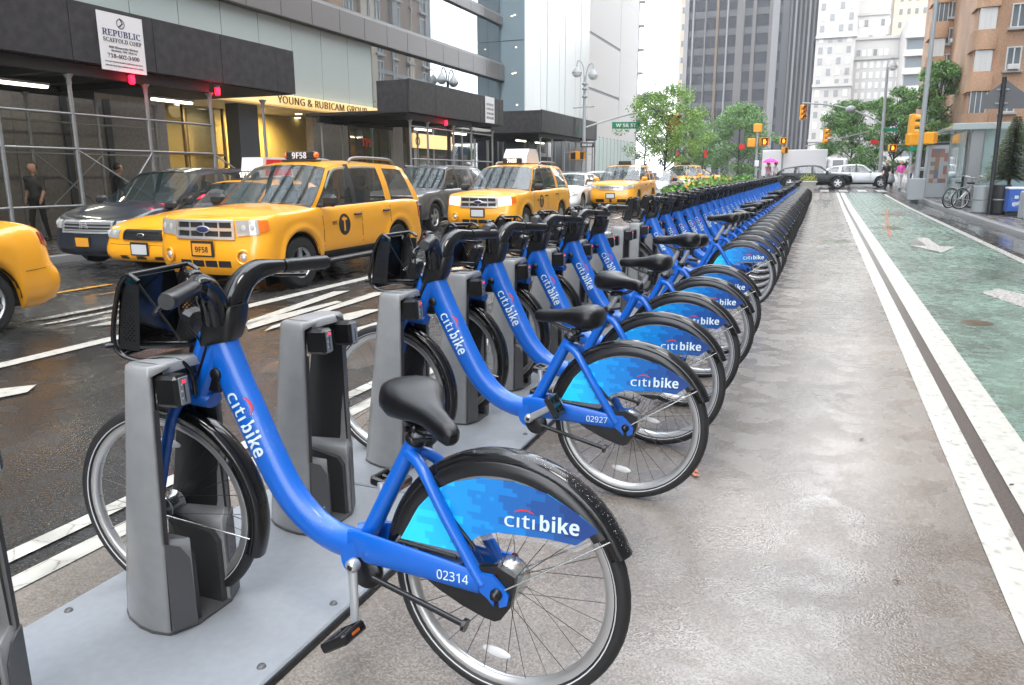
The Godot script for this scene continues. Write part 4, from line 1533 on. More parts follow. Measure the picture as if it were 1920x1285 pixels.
func build_left_buildings():
	var F := -17.0
	# --- office building with the lit lobby
	var a := thing("office_building", "long office building with pale glass panels, grey beams and a lit golden lobby", "building")
	var core := MB.new()
	core.box(Vector3(-27.6, 22.6, 9.7), Vector3(20.0, 36.0, 100.2))
	core.box(Vector3(-29.5, 2.3, 9.7), Vector3(16.0, 4.6, 100.2))
	part(a, "wall", core, M.mullion)
	# upper floors: beams, then mirror glass behind mullions
	for q in [[6.48, 7.32, -16.78], [9.38, 9.82, -16.86], [12.3, 13.1, -16.78], [15.2, 15.7, -16.86], [18.2, 19.0, -16.78], [24.0, 24.8, -16.78], [30.0, 30.8, -16.78]]:
		var bm := slab(a, "beam", Vector3(-17.5, q[0], -40.55), Vector3(q[2], q[1], 12.4), M.beam_metal, 0.02)
		slab(bm, "rail", Vector3(q[2] - 0.10, q[1] + 0.0, -40.5), Vector3(q[2] - 0.06, q[1] + 0.11, 12.3), M.galvanised)
		var jt := MB.new()
		for k in 32:
			jt.box(Vector3(q[2] + 0.001, (q[0] + q[1]) * 0.5, 11.4 - k * 1.65), Vector3(0.012, q[1] - q[0] - 0.04, 0.018))
		part(bm, "joint_lines", jt, M.mullion, "stuff")
	var zj := 12.3
	var bands := [[4.06, 6.46], [7.34, 9.36], [9.84, 12.28]]
	while zj > -40.0:
		var z1 := maxf(zj - 1.65, -40.5)
		for bi in 3:
			var b: Array = bands[bi]
			var pale: bool = (bi == 0 and zj > -26.5) or (bi > 0 and zj > -21.5)
			var pn := MB.new()
			pn.box(Vector3(F - 0.03, (b[0] + b[1]) * 0.5, (zj + z1) * 0.5), Vector3(0.04, b[1] - b[0], zj - z1 - 0.025), 0.004, Basis(Vector3.UP, 0.0 if pale else rng.randf_range(-0.006, 0.006)))
			part(a, "glass_panel", pn, M.panel_pale if pale else M.glass_mirror)
		zj -= 1.65
	for y in [[13.1, 15.2], [15.7, 18.2], [19.0, 24.0], [24.8, 30.0], [30.8, 40.6]]:
		slab(a, "upper_glazing", Vector3(F - 0.08, y[0], -40.5), Vector3(F, y[1], 12.3), M.glass_mirror)
	# street level: granite, doors, lobby, shops
	for k in 12:
		var z0 := 10.0 - k * 2.22
		slab(a, "granite_panel", Vector3(F - 0.4, 0.02, z0 - 2.22), Vector3(F - 0.01 - 0.02 * (k % 2), 4.04, z0), M.dark_granite, 0.01)
	for z0 in [-9.2, -13.4, -14.6]:
		slab(a, "door_frame", Vector3(F - 0.02, 0.05, z0 - 0.16), Vector3(F + 0.06, 3.3, z0), M.mullion)
	slab(a, "floor_slab", Vector3(-23.0, -0.02, -40.0), Vector3(F - 0.45, 0.03 + 0.14, -16.8), M.dark_granite)
	slab(a, "lobby_soffit", Vector3(-21.5, 3.62, -30.6), Vector3(F - 0.05, 3.72, -16.9), M.ceiling_white)
	slab(a, "lobby_back_wall", Vector3(-20.2, 0.15, -30.6), Vector3(-20.0, 3.62, -16.9), M.gold_wall)
	slab(a, "lobby_side_wall", Vector3(-19.4, 0.15, -27.4), Vector3(-19.25, 3.62, -20.9), M.gold_wall)
	for k in 9:
		slab(a, "wall_strip", Vector3(-20.0, 0.15, -17.4 - k * 1.5), Vector3(-19.97, 3.62, -17.37 - k * 1.5), M.bronze)
	slab(a, "lobby_column", Vector3(-17.6, 0.1, -20.5), Vector3(-17.1, 3.62, -19.6), M.mullion)
	slab(a, "stone_pier", Vector3(-17.35, 0.1, -25.5), Vector3(-17.05, 3.62, -23.3), M.dark_granite)
	slab(a, "lobby_end_wall", Vector3(-21.0, 0.1, -30.9), Vector3(F - 0.05, 3.62, -30.6), M.dark_granite)
	for k in 3:
		var z0 := -17.3 - k * 1.75
		slab(a, "lobby_mullion", Vector3(-18.9, 0.1, z0 - 0.06), Vector3(-18.8, 3.6, z0), M.bronze)
	slab(a, "lobby_transom", Vector3(-18.9, 2.05, -20.8), Vector3(-18.8, 2.12, -17.0), M.bronze)
	var lg := MB.new()
	lg.box(Vector3(-18.85, 1.85, -18.9), Vector3(0.012, 3.5, 3.8))
	part(a, "lobby_glass", lg, M.shop_glass)
	for k in 8:
		var p := Vector3(-18.0 - (k % 2) * 1.2, 3.61, -17.8 - k * 1.5)
		var dl := MB.new()
		dl.lathe(PackedVector2Array([Vector2(0, -0.006), Vector2(0.10, -0.006), Vector2(0.13, 0.006)]), Transform3D(Basis(), p), 16)
		part(a, "downlight", dl, M.tube_lit)
	for z0 in [-17.8, -19.6, -21.4, -23.0]:
		var la := SpotLight3D.new()
		la.name = "lobby_lamp"
		la.light_color = Color(1.0, 0.88, 0.62)
		la.light_energy = 8.0
		la.light_size = 0.25
		la.spot_angle = 68.0
		la.spot_range = 12.0
		la.spot_attenuation = 2.0
		la.shadow_enabled = true
		la.position = Vector3(-18.1, 3.5, z0)
		la.rotation_degrees = Vector3(-60, 90, 0)
		a.add_child(la, true)
	# fascia with raised letters
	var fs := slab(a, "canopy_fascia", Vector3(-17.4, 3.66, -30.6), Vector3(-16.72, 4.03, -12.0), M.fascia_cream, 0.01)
	var le := MB.new()
	le.letters("YOUNG & RUBICAM GROUP", font_of("sans"), 5.3, 0.235, func(x, y, z): return Vector3(-16.715 + z, 3.735 + y, -21.05 - x), 0.02)
	part(fs, "lettering", le, M.bronze)
	for k in 4:
		var tp := MB.new()
		tp.box(Vector3(F - 0.12, 1.9, -26.15 - k * 1.12), Vector3(0.01, 3.4, 1.05))
		part(a, "shop_pane", tp, M.shop_glass)
		slab(a, "shop_mullion", Vector3(F - 0.15, 0.1, -25.65 - k * 1.12), Vector3(F - 0.06, 3.62, -25.58 - k * 1.12), M.bronze)
	var rt := MB.new()
	rt.letters("TPS", font_of("serif", true), 0.75, 0.30, func(x, y, z): return Vector3(F - 0.05 + z, 2.55 + y, -26.4 - x), 0.02)
	part(a, "shop_lettering", rt, M.sign_red)
	# shops towards the corner
	slab(a, "shop_back_wall", Vector3(-19.2, 0.1, -40.4), Vector3(-19.0, 3.7, -30.9), M.dock_mid)
	slab(a, "shop_ceiling", Vector3(-19.2, 3.7, -40.4), Vector3(F - 0.05, 3.85, -28.5), M.ceiling_white)
	slab(a, "shop_pier", Vector3(F - 0.5, 0.1, -29.6), Vector3(F - 0.02, 4.0, -28.6), M.dark_granite)
	for k in 7:
		slab(a, "shop_mullion", Vector3(F - 0.12, 0.1, -31.0 - k * 1.55), Vector3(F - 0.04, 3.7, -30.94 - k * 1.55), M.galvanised)
	for k in 6:
		var pg := MB.new()
		pg.box(Vector3(F - 0.09, 1.9, -31.75 - k * 1.55), Vector3(0.01, 3.5, 1.46))
		part(a, "shop_pane", pg, M.shop_glass)
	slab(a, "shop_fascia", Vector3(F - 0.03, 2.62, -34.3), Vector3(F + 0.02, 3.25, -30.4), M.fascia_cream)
	var em := MB.new()
	em.ring(Vector3(F + 0.03, 2.92, -30.85), Vector3(1, 0, 0), 0.17, 0.04, 0.01, 20, 6)
	part(a, "shop_emblem", em, M.bronze)
	var scr := slab(a, "lit_screen", Vector3(F - 0.22, 2.3, -36.6), Vector3(F - 0.17, 3.0, -35.0), M.box_blue)
	slab(scr, "screen_header", Vector3(F - 0.17, 2.86, -36.5), Vector3(F - 0.165, 2.96, -35.1), M.tube_lit)
	slab(a, "blue_poster", Vector3(F - 0.22, 1.2, -38.9), Vector3(F - 0.17, 3.2, -37.2), M.ink_navy)
	slab(a, "white_poster", Vector3(F - 0.22, 0.9, -33.2), Vector3(F - 0.17, 2.3, -31.4), M.shelter_glass)
	# --- ribbed grey tower on the corner
	var t := thing("ribbed_tower", "tall pale grey tower clad in vertical metal panels, bluish glass on its side", "building")
	slab(t, "wall", Vector3(-40, 0, -53.0), Vector3(-15.72, 58, -40.62), M.mullion)
	var zs := [-40.64, -41.9, -43.2, -44.3, -45.5, -46.6, -47.7, -48.8, -49.9, -51.0, -52.1, -53.02]
	for k in zs.size() - 1:
		var off := 0.0 if k % 3 else 0.02
		slab(t, "metal_panel", Vector3(-15.72, 4.6, zs[k + 1] + 0.025), Vector3(-15.62 + off, 58, zs[k] - 0.025), M.tower_panel, 0.006)
	for k in 7:
		slab(t, "side_glass", Vector3(-30, 4.6 + k * 4.0, -40.62), Vector3(-15.62, 8.56 + k * 4.0, -40.58), M.tower_glass)
	for p in [[-16.35, 9.8], [-16.18, 9.85], [-16.1, 8.2], [-16.3, 6.85], [-16.15, 6.88], [-16.05, 5.2]]:
		slab(t, "lit_ceiling_lamp", Vector3(p[0] - 0.05, p[1], -40.575), Vector3(p[0] + 0.05, p[1] + 0.05, -40.57), M.lamp_lit)
	slab(t, "shop_front", Vector3(-16.9, 0.1, -53.0), Vector3(-15.66, 4.4, -40.64), M.dock_mid)
	slab(t, "shop_banner", Vector3(-15.68, 2.5, -45.2), Vector3(-15.60, 3.35, -42.6), M.sign_white)
	var ban := MB.new()
	ban.letters("CHEE", font_of("sans"), 1.1, 0.32, func(x, y, z): return Vector3(-15.595 + z, 2.72 + y, -43.0 - x), 0.01)
	part(t, "banner_lettering", ban, M.ink_dark)
	for k in 8:
		slab(t, "shop_mullion", Vector3(-15.66, 0.1, -41.4 - k * 1.5), Vector3(-15.58, 3.5, -41.32 - k * 1.5), M.galvanised)
	# --- white museum block with slits
	var w := thing("white_tiled_building", "white windowless block with thin dark slits cut into its wall", "building")
	slab(w, "wall", Vector3(-45, 0, -74.2), Vector3(-17.15, 60, -57.6), M.white_stone)
	# cladding panels stand off the wall; the slits are the gaps
	var cuts := [0.6, 3.9, 7.75, 7.95, 11.72, 11.92, 16.0, 16.2, 24, 24.2, 36, 60]
	for k in range(0, cuts.size() - 1):
		if k in [2, 4, 6, 8]:
			slab(w, "slit", Vector3(-17.12, cuts[k], -67.0), Vector3(-17.05, cuts[k + 1], -57.7), M.mullion)
			slab(w, "cladding_panel", Vector3(-17.15, cuts[k], -73.6), Vector3(-17.0, cuts[k + 1], -67.03), M.white_stone)
			continue
		slab(w, "cladding_panel", Vector3(-17.15, cuts[k] + 0.004, -66.98), Vector3(-17.0, cuts[k + 1] - 0.004, -57.6), M.white_stone, 0.004)
		slab(w, "cladding_panel", Vector3(-17.15, cuts[k] + 0.004, -73.6), Vector3(-17.0, cuts[k + 1] - 0.004, -67.05), M.white_stone, 0.004)
	slab(w, "corner_return", Vector3(-17.9, 0, -74.9), Vector3(-17.2, 60, -73.65), M.corner_metal)
	for k in 7:
		slab(w, "wall_lamp", Vector3(-17.16, 6.5 + k * 2.1, -74.5), Vector3(-16.6, 6.75 + k * 2.1, -74.2), M.pole_grey, 0.03)
	# hoarding of pale green sheets on the corner
	var h := thing("site_hoarding", "pale green translucent hoarding fence along the corner", "fence")
	for k in 11:
		var z0 := -46.4 - k * 0.92
		var y0 := ground_y(-13.2, z0)
		slab(h, "fence_panel", Vector3(-13.22, y0 + 0.05, z0 - 0.88), Vector3(-13.18, 3.72, z0), M.fence_green)
		slab(h, "fence_post", Vector3(-13.25, y0, z0 - 0.03 + 0.02), Vector3(-13.17, 3.76, z0 + 0.05), M.galvanised)


# ------------------------------------------------------------------ sidewalk sheds
func shed(label: String, z0: float, z1: float, posts: Array, deep: float, rails: Array, braces: Array):
	var s := thing("sidewalk_shed", label, "sidewalk shed")
	# parapet of plywood sheets
	var z := z0
	while z > z1 + 0.1:
		var e := maxf(z - 1.86, z1)
		slab(s, "plywood_sheet", Vector3(-12.66, 3.42, e + 0.006), Vector3(-12.60 + 0.004 * (int(absf(z * 10)) % 3), 4.45, z - 0.006), M.shed_ply, 0.004)
		z = e
	slab(s, "end_sheet", Vector3(-12.6 - deep, 3.42, z0 - 0.05), Vector3(-12.67, 4.42, z0), M.shed_ply)
	slab(s, "end_sheet", Vector3(-12.6 - deep, 3.42, z1), Vector3(-12.67, 4.42, z1 + 0.05), M.shed_ply)
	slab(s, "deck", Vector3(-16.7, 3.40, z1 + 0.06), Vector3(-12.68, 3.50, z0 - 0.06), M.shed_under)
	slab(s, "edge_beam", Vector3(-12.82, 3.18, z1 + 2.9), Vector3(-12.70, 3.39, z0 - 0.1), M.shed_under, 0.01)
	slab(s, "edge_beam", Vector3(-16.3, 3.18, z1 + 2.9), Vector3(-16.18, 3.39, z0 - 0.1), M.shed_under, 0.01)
	z = z0 - 0.8
	while z > z1 + 2.9:
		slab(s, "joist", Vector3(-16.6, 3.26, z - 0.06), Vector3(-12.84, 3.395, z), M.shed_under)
		z -= 1.2
	for p in posts:
		for x in [-12.76, -16.24]:
			if p < z1 or p > z0:
				continue
			var mb := MB.new()
			var g := ground_y(x, p) + 0.13
			mb.bar(Vector3(x, g, p), Vector3(x, 3.2, p), 0.036, 10)
			mb.box(Vector3(x, g + 0.02, p), Vector3(0.18, 0.02, 0.18), 0.004)
			mb.lathe(PackedVector2Array([Vector2(0.036, 3.0), Vector2(0.045, 3.02), Vector2(0.045, 3.12), Vector2(0.085, 3.175), Vector2(0.085, 3.19)]), Transform3D(Basis(), Vector3(x, 0, p)), 10)
			part(s, "post", mb, M.galvanised)
	for r in rails:
		var mb := MB.new()
		mb.bar(Vector3(r[0], r[1], r[2]), Vector3(r[0], r[1], r[3]), 0.024, 8)
		part(s, "rail", mb, M.galvanised)
	for b in braces:
		var mb := MB.new()
		mb.bar(b[0], b[1], 0.018, 8)
		part(s, "brace", mb, M.galvanised)


func tube_lamp(p: Vector3, n: int):
	var where := ["nearest under the first shed", "second under the first shed", "first under the middle shed", "second under the middle shed", "first under the corner shed", "second under the corner shed"]
	var t := thing("fluorescent_lamp", "lit white fluorescent tube fitting, %s" % where[n], "lamp", p, 0.0, "fluorescent tubes under the sheds")
	var b := MB.new()
	b.box(Vector3(0, 0.05, 0), Vector3(0.14, 0.05, 1.25), 0.01)
	part(t, "fitting", b, M.sign_white)
	var l := MB.new()
	l.box(Vector3(0, 0.0, 0), Vector3(0.12, 0.05, 1.2), 0.015)
	part(t, "tube", l, M.tube_lit)
	var al := AreaLight3D.new()
	al.name = "tube_light"
	al.area_size = Vector2(0.12, 1.2)
	al.light_energy = 1.3
	al.light_color = Color(1.0, 0.97, 0.86)
	al.shadow_enabled = true
	al.position = Vector3(0, -0.04, 0)
	al.rotation_degrees = Vector3(-90, 0, 0)
	t.add_child(al)


func build_sheds():
	shed("long black plywood sidewalk shed on scaffold posts, nearest, bearing the white contractor sign", 12.0, -16.6,
		[10.0, 8.0, 6.0, 4.0, 2.0, 0.0, -2.2, -4.4, -6.6, -8.9, -10.3, -12.0, -13.75, -15.5], 4.0,
		[[-12.76, 1.88, 10.0, -13.75], [-12.76, 2.50, 10.0, -13.75], [-12.76, 0.86, 10.0, -10.3], [-16.24, 1.9, 10.0, -15.5], [-16.24, 2.6, 10.0, -15.5]],
		[[Vector3(-12.74, 1.86, -10.3), Vector3(-12.74, 0.9, -12.0)], [Vector3(-12.74, 1.86, -12.0), Vector3(-12.74, 0.6, -10.9)], [Vector3(-16.2, 1.9, -12.0), Vector3(-16.2, 0.5, -13.75)], [Vector3(-16.2, 1.9, -8.9), Vector3(-16.2, 0.4, -6.6)], [Vector3(-16.2, 1.9, -13.75), Vector3(-16.2, 0.5, -12.0)], [Vector3(-12.74, 1.86, -13.75), Vector3(-12.74, 1.0, -15.5)]])
	shed("grey weathered plywood sidewalk shed in front of the shops, middle one of three", -22.4, -30.3, [-22.7, -23.9, -25.9, -27.45, -29.5], 1.2,
		[[-12.76, 1.95, -22.7, -29.5], [-12.76, 3.0, -22.7, -29.5]], [[Vector3(-12.74, 1.9, -23.9), Vector3(-12.74, 0.6, -25.9)]])
	shed("black plywood sidewalk shed at the street corner, farthest of three", -35.0, -44.6, [-35.3, -37.0, -39.0, -41.0, -43.0, -44.3], 2.6,
		[[-12.76, 1.6, -35.3, -44.3], [-12.76, 2.6, -39.0, -44.3]], [[Vector3(-12.74, 2.6, -41.0), Vector3(-12.74, 1.6, -43.0)]])
	var n := 0
	for p in [[-14.5, 3.13, -10.6], [-14.5, 3.13, -14.4], [-14.5, 3.13, -26.8], [-14.5, 3.13, -30.0], [-14.5, 3.13, -37.2], [-14.5, 3.13, -40.0]]:
		tube_lamp(Vector3(p[0], p[1], p[2]), n)
		n += 1
	var where := ["first red warning lamp, under the contractor sign", "second red warning lamp, at the end of the black shed", "red warning lamp under the grey middle shed"]
	n = 0
	for z in [-11.6, -13.9, -25.1]:
		var t := thing("red_warning_lamp", where[n], "lamp", Vector3(-12.66, 3.26, z), 0.0, "red warning lamps on the sheds")
		var mb := MB.new()
		mb.lathe(PackedVector2Array([Vector2(0, -0.12), Vector2(0.04, -0.115), Vector2(0.055, -0.09), Vector2(0.058, 0.04), Vector2(0.045, 0.05)]), Transform3D(), 14)
		part(t, "red_globe", mb, M.red_lit)
		var cp := MB.new()
		cp.lathe(PackedVector2Array([Vector2(0.045, 0.05), Vector2(0.06, 0.055), Vector2(0.06, 0.09), Vector2(0, 0.10)]), Transform3D(), 14)
		part(t, "lamp_cap", cp, M.car_dark)
		var ol := OmniLight3D.new()
		ol.name = "red_light"
		ol.light_color = Color(1.0, 0.1, 0.2)
		ol.light_energy = 0.12
		ol.light_size = 0.05
		ol.omni_range = 6.0
		ol.omni_attenuation = 2.0
		ol.shadow_enabled = true
		ol.position = Vector3(0.12, -0.03, 0)
		t.add_child(ol)
		n += 1
	# contractor's sign
	var s := thing("contractor_sign", "large white contractor sign with black serif lettering on the black shed", "sign", Vector3(-12.57, 3.34, -10.88))
	slab(s, "sign_board", Vector3(-0.012, 0, -1.02), Vector3(0.0, 1.03, 0.0), M.sign_white)
	var rows := [["REPUBLIC", "serif", true, 0.08, 0.86, 0.62, 0.115], ["SCAFFOLD CORP", "serif", true, 0.09, 0.86, 0.51, 0.075], ["660 Meserole Street", "serif", true, 0.20, 0.66, 0.40, 0.045], ["Bronx, NY 10474", "serif", true, 0.24, 0.58, 0.335, 0.045], ["718-402-3400", "serif", true, 0.15, 0.72, 0.23, 0.075], ["Licensed Insured Bonded Scaffolding Specialists", "serif", false, 0.08, 0.86, 0.14, 0.035], ["Sidewalk Sheds Pipe Scaffolds Suspended Scaffolds", "serif", false, 0.08, 0.86, 0.07, 0.035]]
	for r in rows:
		var mb := MB.new()
		mb.letters(r[0], font_of(r[1], r[2]), r[4], r[6], func(x, y, z): return Vector3(0.0015 + z, r[5] + y, -r[3] - x), 0.002)
		part(s, "lettering", mb, M.ink_navy if r[6] > 0.1 else M.ink_dark)
	var em := MB.new()
	em.ring(Vector3(0.002, 0.86, -0.51), Vector3(1, 0, 0), 0.085, 0.008, 0.002, 24, 6)
	em.tube(PackedVector3Array([Vector3(0.002, 0.80, -0.46), Vector3(0.002, 0.87, -0.55), Vector3(0.002, 0.96, -0.50)]), 0.012, 0.012, 6)
	part(s, "emblem", em, M.ink_dark)
	var s2 := thing("contractor_sign", "small white contractor notice on the grey middle shed", "sign", Vector3(-12.57, 3.45, -28.4))
	slab(s2, "sign_board", Vector3(-0.012, 0, -0.9), Vector3(0.0, 1.0, 0.0), M.sign_white)
	for k in 4:
		var mb := MB.new()
		mb.letters(["REPUBLIC", "SCAFFOLD CORP", "718-402-3400", "SIDEWALK SHEDS"][k], font_of("serif", true), 0.7, 0.09, func(x, y, z): return Vector3(0.0015 + z, 0.66 - k * 0.17 + y, -0.1 - x), 0.002)
		part(s2, "lettering", mb, M.ink_dark)


# ------------------------------------------------------------------ buildings beyond the junction
func window_unit(w: float, h: float, panes: int, sill := true) -> Node3D:
	# frame and sill with glass set back in it; local x across, y up, facing +z
	var n := Node3D.new()
	var g := MB.new()
	g.box(Vector3(0, h * 0.5, 0.01), Vector3(w - 0.04, h - 0.04, 0.02))
	part(n, "pane", g, M.window_glass)
	var f := MB.new()
	var t := minf(0.07, w * 0.09)
	f.box(Vector3(0, h - t * 0.5, 0.04), Vector3(w, t, 0.09))
	f.box(Vector3(0, t * 0.5, 0.04), Vector3(w, t, 0.09))
	for k in panes + 1:
		f.box(Vector3(-w * 0.5 + t * 0.5 + (w - t) * k / panes, h * 0.5, 0.035), Vector3(t, h - t * 2.0, 0.07))
	part(n, "frame", f, M.window_frame)
	if sill:
		var s := MB.new()
		s.box(Vector3(0, -0.05, 0.09), Vector3(w + 0.2, 0.10, 0.22))
		part(n, "sill", s, M.pale_stone)
	return n


func far_window(w: float, h: float) -> ArrayMesh:
	# a far window: a dark pane in a shallow raised surround
	var mb := MB.new()
	mb.box(Vector3(0, h * 0.5, 0.0), Vector3(w, h, 0.16))
	return mb.done()


func build_far_buildings():
	# --- dark glass tower with vertical fins
	var d := thing("dark_glass_tower", "dark bluish glass tower with pale vertical fins beyond the junction", "building")
	slab(d, "curtain_wall", Vector3(-29.4, 0, -200), Vector3(-1.9, 95, -170.4), M.dark_glass)
	for k in 24:
		slab(d, "spandrel_band", Vector3(-29.2, 8.0 + k * 3.6, -170.4), Vector3(-10.3, 9.3 + k * 3.6, -170.28), M.tower_spandrel)
	for q in [[-29.5, -28.7, 1], [-27.9, -27.6, 1], [-25.4, -25.1, 0], [-23.1, -22.6, 2], [-21.0, -20.7, 1], [-19.0, -17.5, 0], [-15.9, -15.2, 0], [-12.7, -12.05, 0], [-12.05, -10.75, 1]]:
		slab(d, "fin", Vector3(q[0], 0, -170.39), Vector3(q[1], 95, -169.7), [M.tower_fin, M.tower_fin_white, M.bronze][q[2]])
	slab(d, "recessed_strip", Vector3(-10.2, 0, -170.39), Vector3(-8.9, 95, -170.2), M.tower_spandrel)
	for k in 9:
		slab(d, "fin", Vector3(-8.7 + k * 0.86, 0, -170.39), Vector3(-8.35 + k * 0.86, 95, -169.9), M.tower_fin_white if k % 3 == 1 else M.tower_fin)
	var cr := thing("cream_slab_tower", "thin cream tower edge left of the dark glass tower", "building")
	slab(cr, "wall", Vector3(-31.6, 0, -215), Vector3(-29.8, 95, -176), M.cream_stone)
	for k in 22:
		var wd := part(cr, "window", far_window(0.5, 1.2), M.window_glass)
		wd.position = Vector3(-30.9, 5 + k * 3.4, -176.0)
	# --- white apartment block, two faces seen
	var w := thing("white_apartment_block", "tall white stone apartment block with rows of small windows and setbacks", "building")
	slab(w, "wall", Vector3(-3.4, 0, -200), Vector3(3.4, 60, -160.5), M.pale_stone)
	slab(w, "wing", Vector3(3.4, 0, -205), Vector3(13.2, 22.8, -163), M.apartment_stone)
	slab(w, "setback", Vector3(3.4, 22.8, -205), Vector3(11.4, 26.4, -165), M.apartment_stone)
	slab(w, "setback", Vector3(3.4, 26.4, -205), Vector3(8.8, 31.0, -167), M.apartment_stone)
	slab(w, "setback", Vector3(3.4, 31.0, -205), Vector3(6.2, 60, -169), M.apartment_stone)
	for q in [[-3.5, 3.6, 7.6, -160.1], [-3.5, 3.6, 17.6, -160.1], [-3.5, 3.6, 26.2, -160.0], [3.4, 13.5, 22.4, -162.6], [3.4, 13.4, 13.4, -162.8], [3.4, 11.7, 26.2, -164.6], [3.4, 9.0, 30.8, -166.7]]:
		slab(w, "cornice", Vector3(q[0], q[2], q[3] - 1.5), Vector3(q[1], q[2] + 0.5, q[3]), M.pale_stone)
	var wm := far_window(0.72, 1.15)
	for j in 22:
		for i in 4:
			var o := part(w, "window", wm, M.far_pane if (j * 7 + i * 3) % 5 < 3 else M.blind_white)
			o.position = Vector3(-2.5 + i * 1.62, 2.4 + j * 1.92, -160.5)
	var wn := far_window(0.62, 1.15)
	for j in 11:
		for i in 8:
			var o := part(w, "window", wn, M.blind_white)
			o.position = Vector3(4.3 + i * 1.14, 2.5 + j * 1.84, -163.0)
	for j in 3:
		for i in 6:
			var o := part(w, "window", wn, M.far_pane if (i + j) % 3 == 0 else M.blind_white)
			o.position = Vector3(4.2 + i * 0.95, 23.3 + j * 2.8, -165.0 - 2.0 * float(j > 0))
	# --- cream tower and a banded block further right
	var c := thing("cream_tower", "cream stone tower with many small windows behind the white block", "building")
	slab(c, "wall", Vector3(11.0, 0, -220), Vector3(24.0, 75, -190.2), M.cream_stone)
	for j in 9:
		for i in 5:
			var o := part(c, "window", wn, M.far_pane)
			o.position = Vector3(12.4 + i * 1.5, 32.0 + j * 2.6, -190.2)
	var bb := thing("banded_balcony_block", "pale block with horizontal balcony bands beside the brick building", "building")
	slab(bb, "wall", Vector3(11.0, 0, -176), Vector3(22.0, 27.0, -150.2), M.pale_stone)
	for j in 8:
		slab(bb, "balcony_band", Vector3(10.8, 3.5 + j * 2.9, -150.2), Vector3(22.2, 4.5 + j * 2.9, -149.4), M.apartment_stone)
		slab(bb, "window_band", Vector3(11.2, 1.6 + j * 2.9, -150.2), Vector3(21.8, 3.4 + j * 2.9, -150.12), M.window_glass)
	# --- orange brick apartments on the other pavement
	var b := thing("brick_apartment_building", "orange brick apartment building with curved corner bays and air conditioners", "building")
	slab(b, "wall", Vector3(6.62, 3.6, -56), Vector3(34, 40, -47.0), M.brick)
	slab(b, "ground_floor", Vector3(6.9, 0.3, -56), Vector3(34, 3.6, -47.4), M.dock_mid)
	slab(b, "rear_wall", Vector3(5.45, 3.6, -60), Vector3(34, 44, -56.05), M.brick)
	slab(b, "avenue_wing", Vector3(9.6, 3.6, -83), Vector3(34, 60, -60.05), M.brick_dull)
	for k in 6:
		slab(b, "pilaster", Vector3(9.35, 3.6, -61.2 - k * 4.3), Vector3(9.59, 58, -60.1 - k * 4.3), M.grey_stone if k % 2 else M.cream_stone)
	for k in 12:
		slab(b, "wing_band", Vector3(9.45, 7.4 + k * 4.35, -82.9), Vector3(9.59, 7.8 + k * 4.35, -60.1), M.grey_stone)
	slab(b, "rear_ground_floor", Vector3(5.7, 0.3, -60), Vector3(34, 3.6, -56.4), M.dock_mid)
	slab(b, "wing_ground_floor", Vector3(9.8, 0.3, -83), Vector3(34, 3.6, -60.4), M.dock_mid)
	for q in [[6.62, -47.0], [5.45, -56.05]]:
		# the rounded bay that runs up the corner, broken by windows
		for k in 14:
			var y0: float = 4.5 + k * 2.02
			var bay := MB.new()
			var rows := []
			for yy in [y0 - 0.95, y0 + 0.0]:
				var row := PackedVector3Array()
				for i in 9:
					var a := PI + PI * 0.5 * i / 8.0
					row.append(Vector3(q[0] + 0.28 + 0.42 * cos(a) - 0.0, yy, q[1] + 0.10 - 0.42 * sin(a) - 0.42 + 0.3))
				row.insert(0, Vector3(q[0] - 0.14, yy, q[1] - 1.5))
				row.append(Vector3(q[0] + 0.9, yy, q[1] + 0.42))
				row.append(Vector3(q[0] + 0.9, yy, q[1] - 0.02))
				rows.append(row)
			bay.grid(rows)
			bay.fan(rows[0])
			bay.fan(rows[1], true)
			part(b, "bay_band", bay, M.brick)
			var wn2 := MB.new()
			wn2.box(Vector3(q[0] + 0.42, y0 + 0.53, q[1] + 0.16), Vector3(0.72, 1.06, 0.28), 0.02)
			var bw := part(b, "bay_window", wn2, M.blind_white if k % 3 else M.window_glass)
			var bf := MB.new()
			for xx in [0.06, 0.30, 0.54, 0.78]:
				bf.box(Vector3(q[0] + xx, y0 + 0.53, q[1] + 0.31), Vector3(0.035, 1.06, 0.03))
			part(bw, "window_bars", bf, M.window_frame)
	var unit := window_unit(0.66, 1.15, 2)
	var unit2 := window_unit(0.62, 0.95, 3)
	for j in 12:
		for i in 9:
			var o := unit.duplicate()
			o.name = "window"
			b.add_child(o, true)
			o.position = Vector3(8.40 + i * 2.2, 4.5 + j * 2.04, -46.99)
			if (i + j) % 3 == 1:
				var acb := MB.new()
				acb.box(Vector3(0.0, 0.16, 0.16), Vector3(0.5, 0.26, 0.34), 0.02)
				part(o, "air_conditioner", acb, M.window_frame)
	for j in 11:
		var o := unit2.duplicate()
		o.name = "window"
		b.add_child(o, true)
		o.position = Vector3(7.0 - 0.45, 4.7 + j * 1.52, -56.04)
		if j % 2:
			var acb := MB.new()
			acb.box(Vector3(0.12, 0.16, 0.16), Vector3(0.36, 0.26, 0.34), 0.02)
			part(o, "air_conditioner", acb, M.window_frame)
	# side windows on the avenue front, seen in the mirror glass across the road
	for j in 16:
		for i in 6:
			var o := unit.duplicate()
			o.name = "window"
			b.add_child(o, true)
			o.position = Vector3(9.59, 4.9 + j * 2.9, -63.2 - i * 3.6)
			o.scale = Vector3.ONE * 2.0
			o.rotation.y = -PI / 2
	# the rest of this side of the avenue, seen only in glass and paint
	var e := thing("office_row", "long stone office row on the bike lane side, out of the photo", "building")
	slab(e, "wall", Vector3(12.5, 0.2, -38), Vector3(40, 34, 70), M.grey_stone)
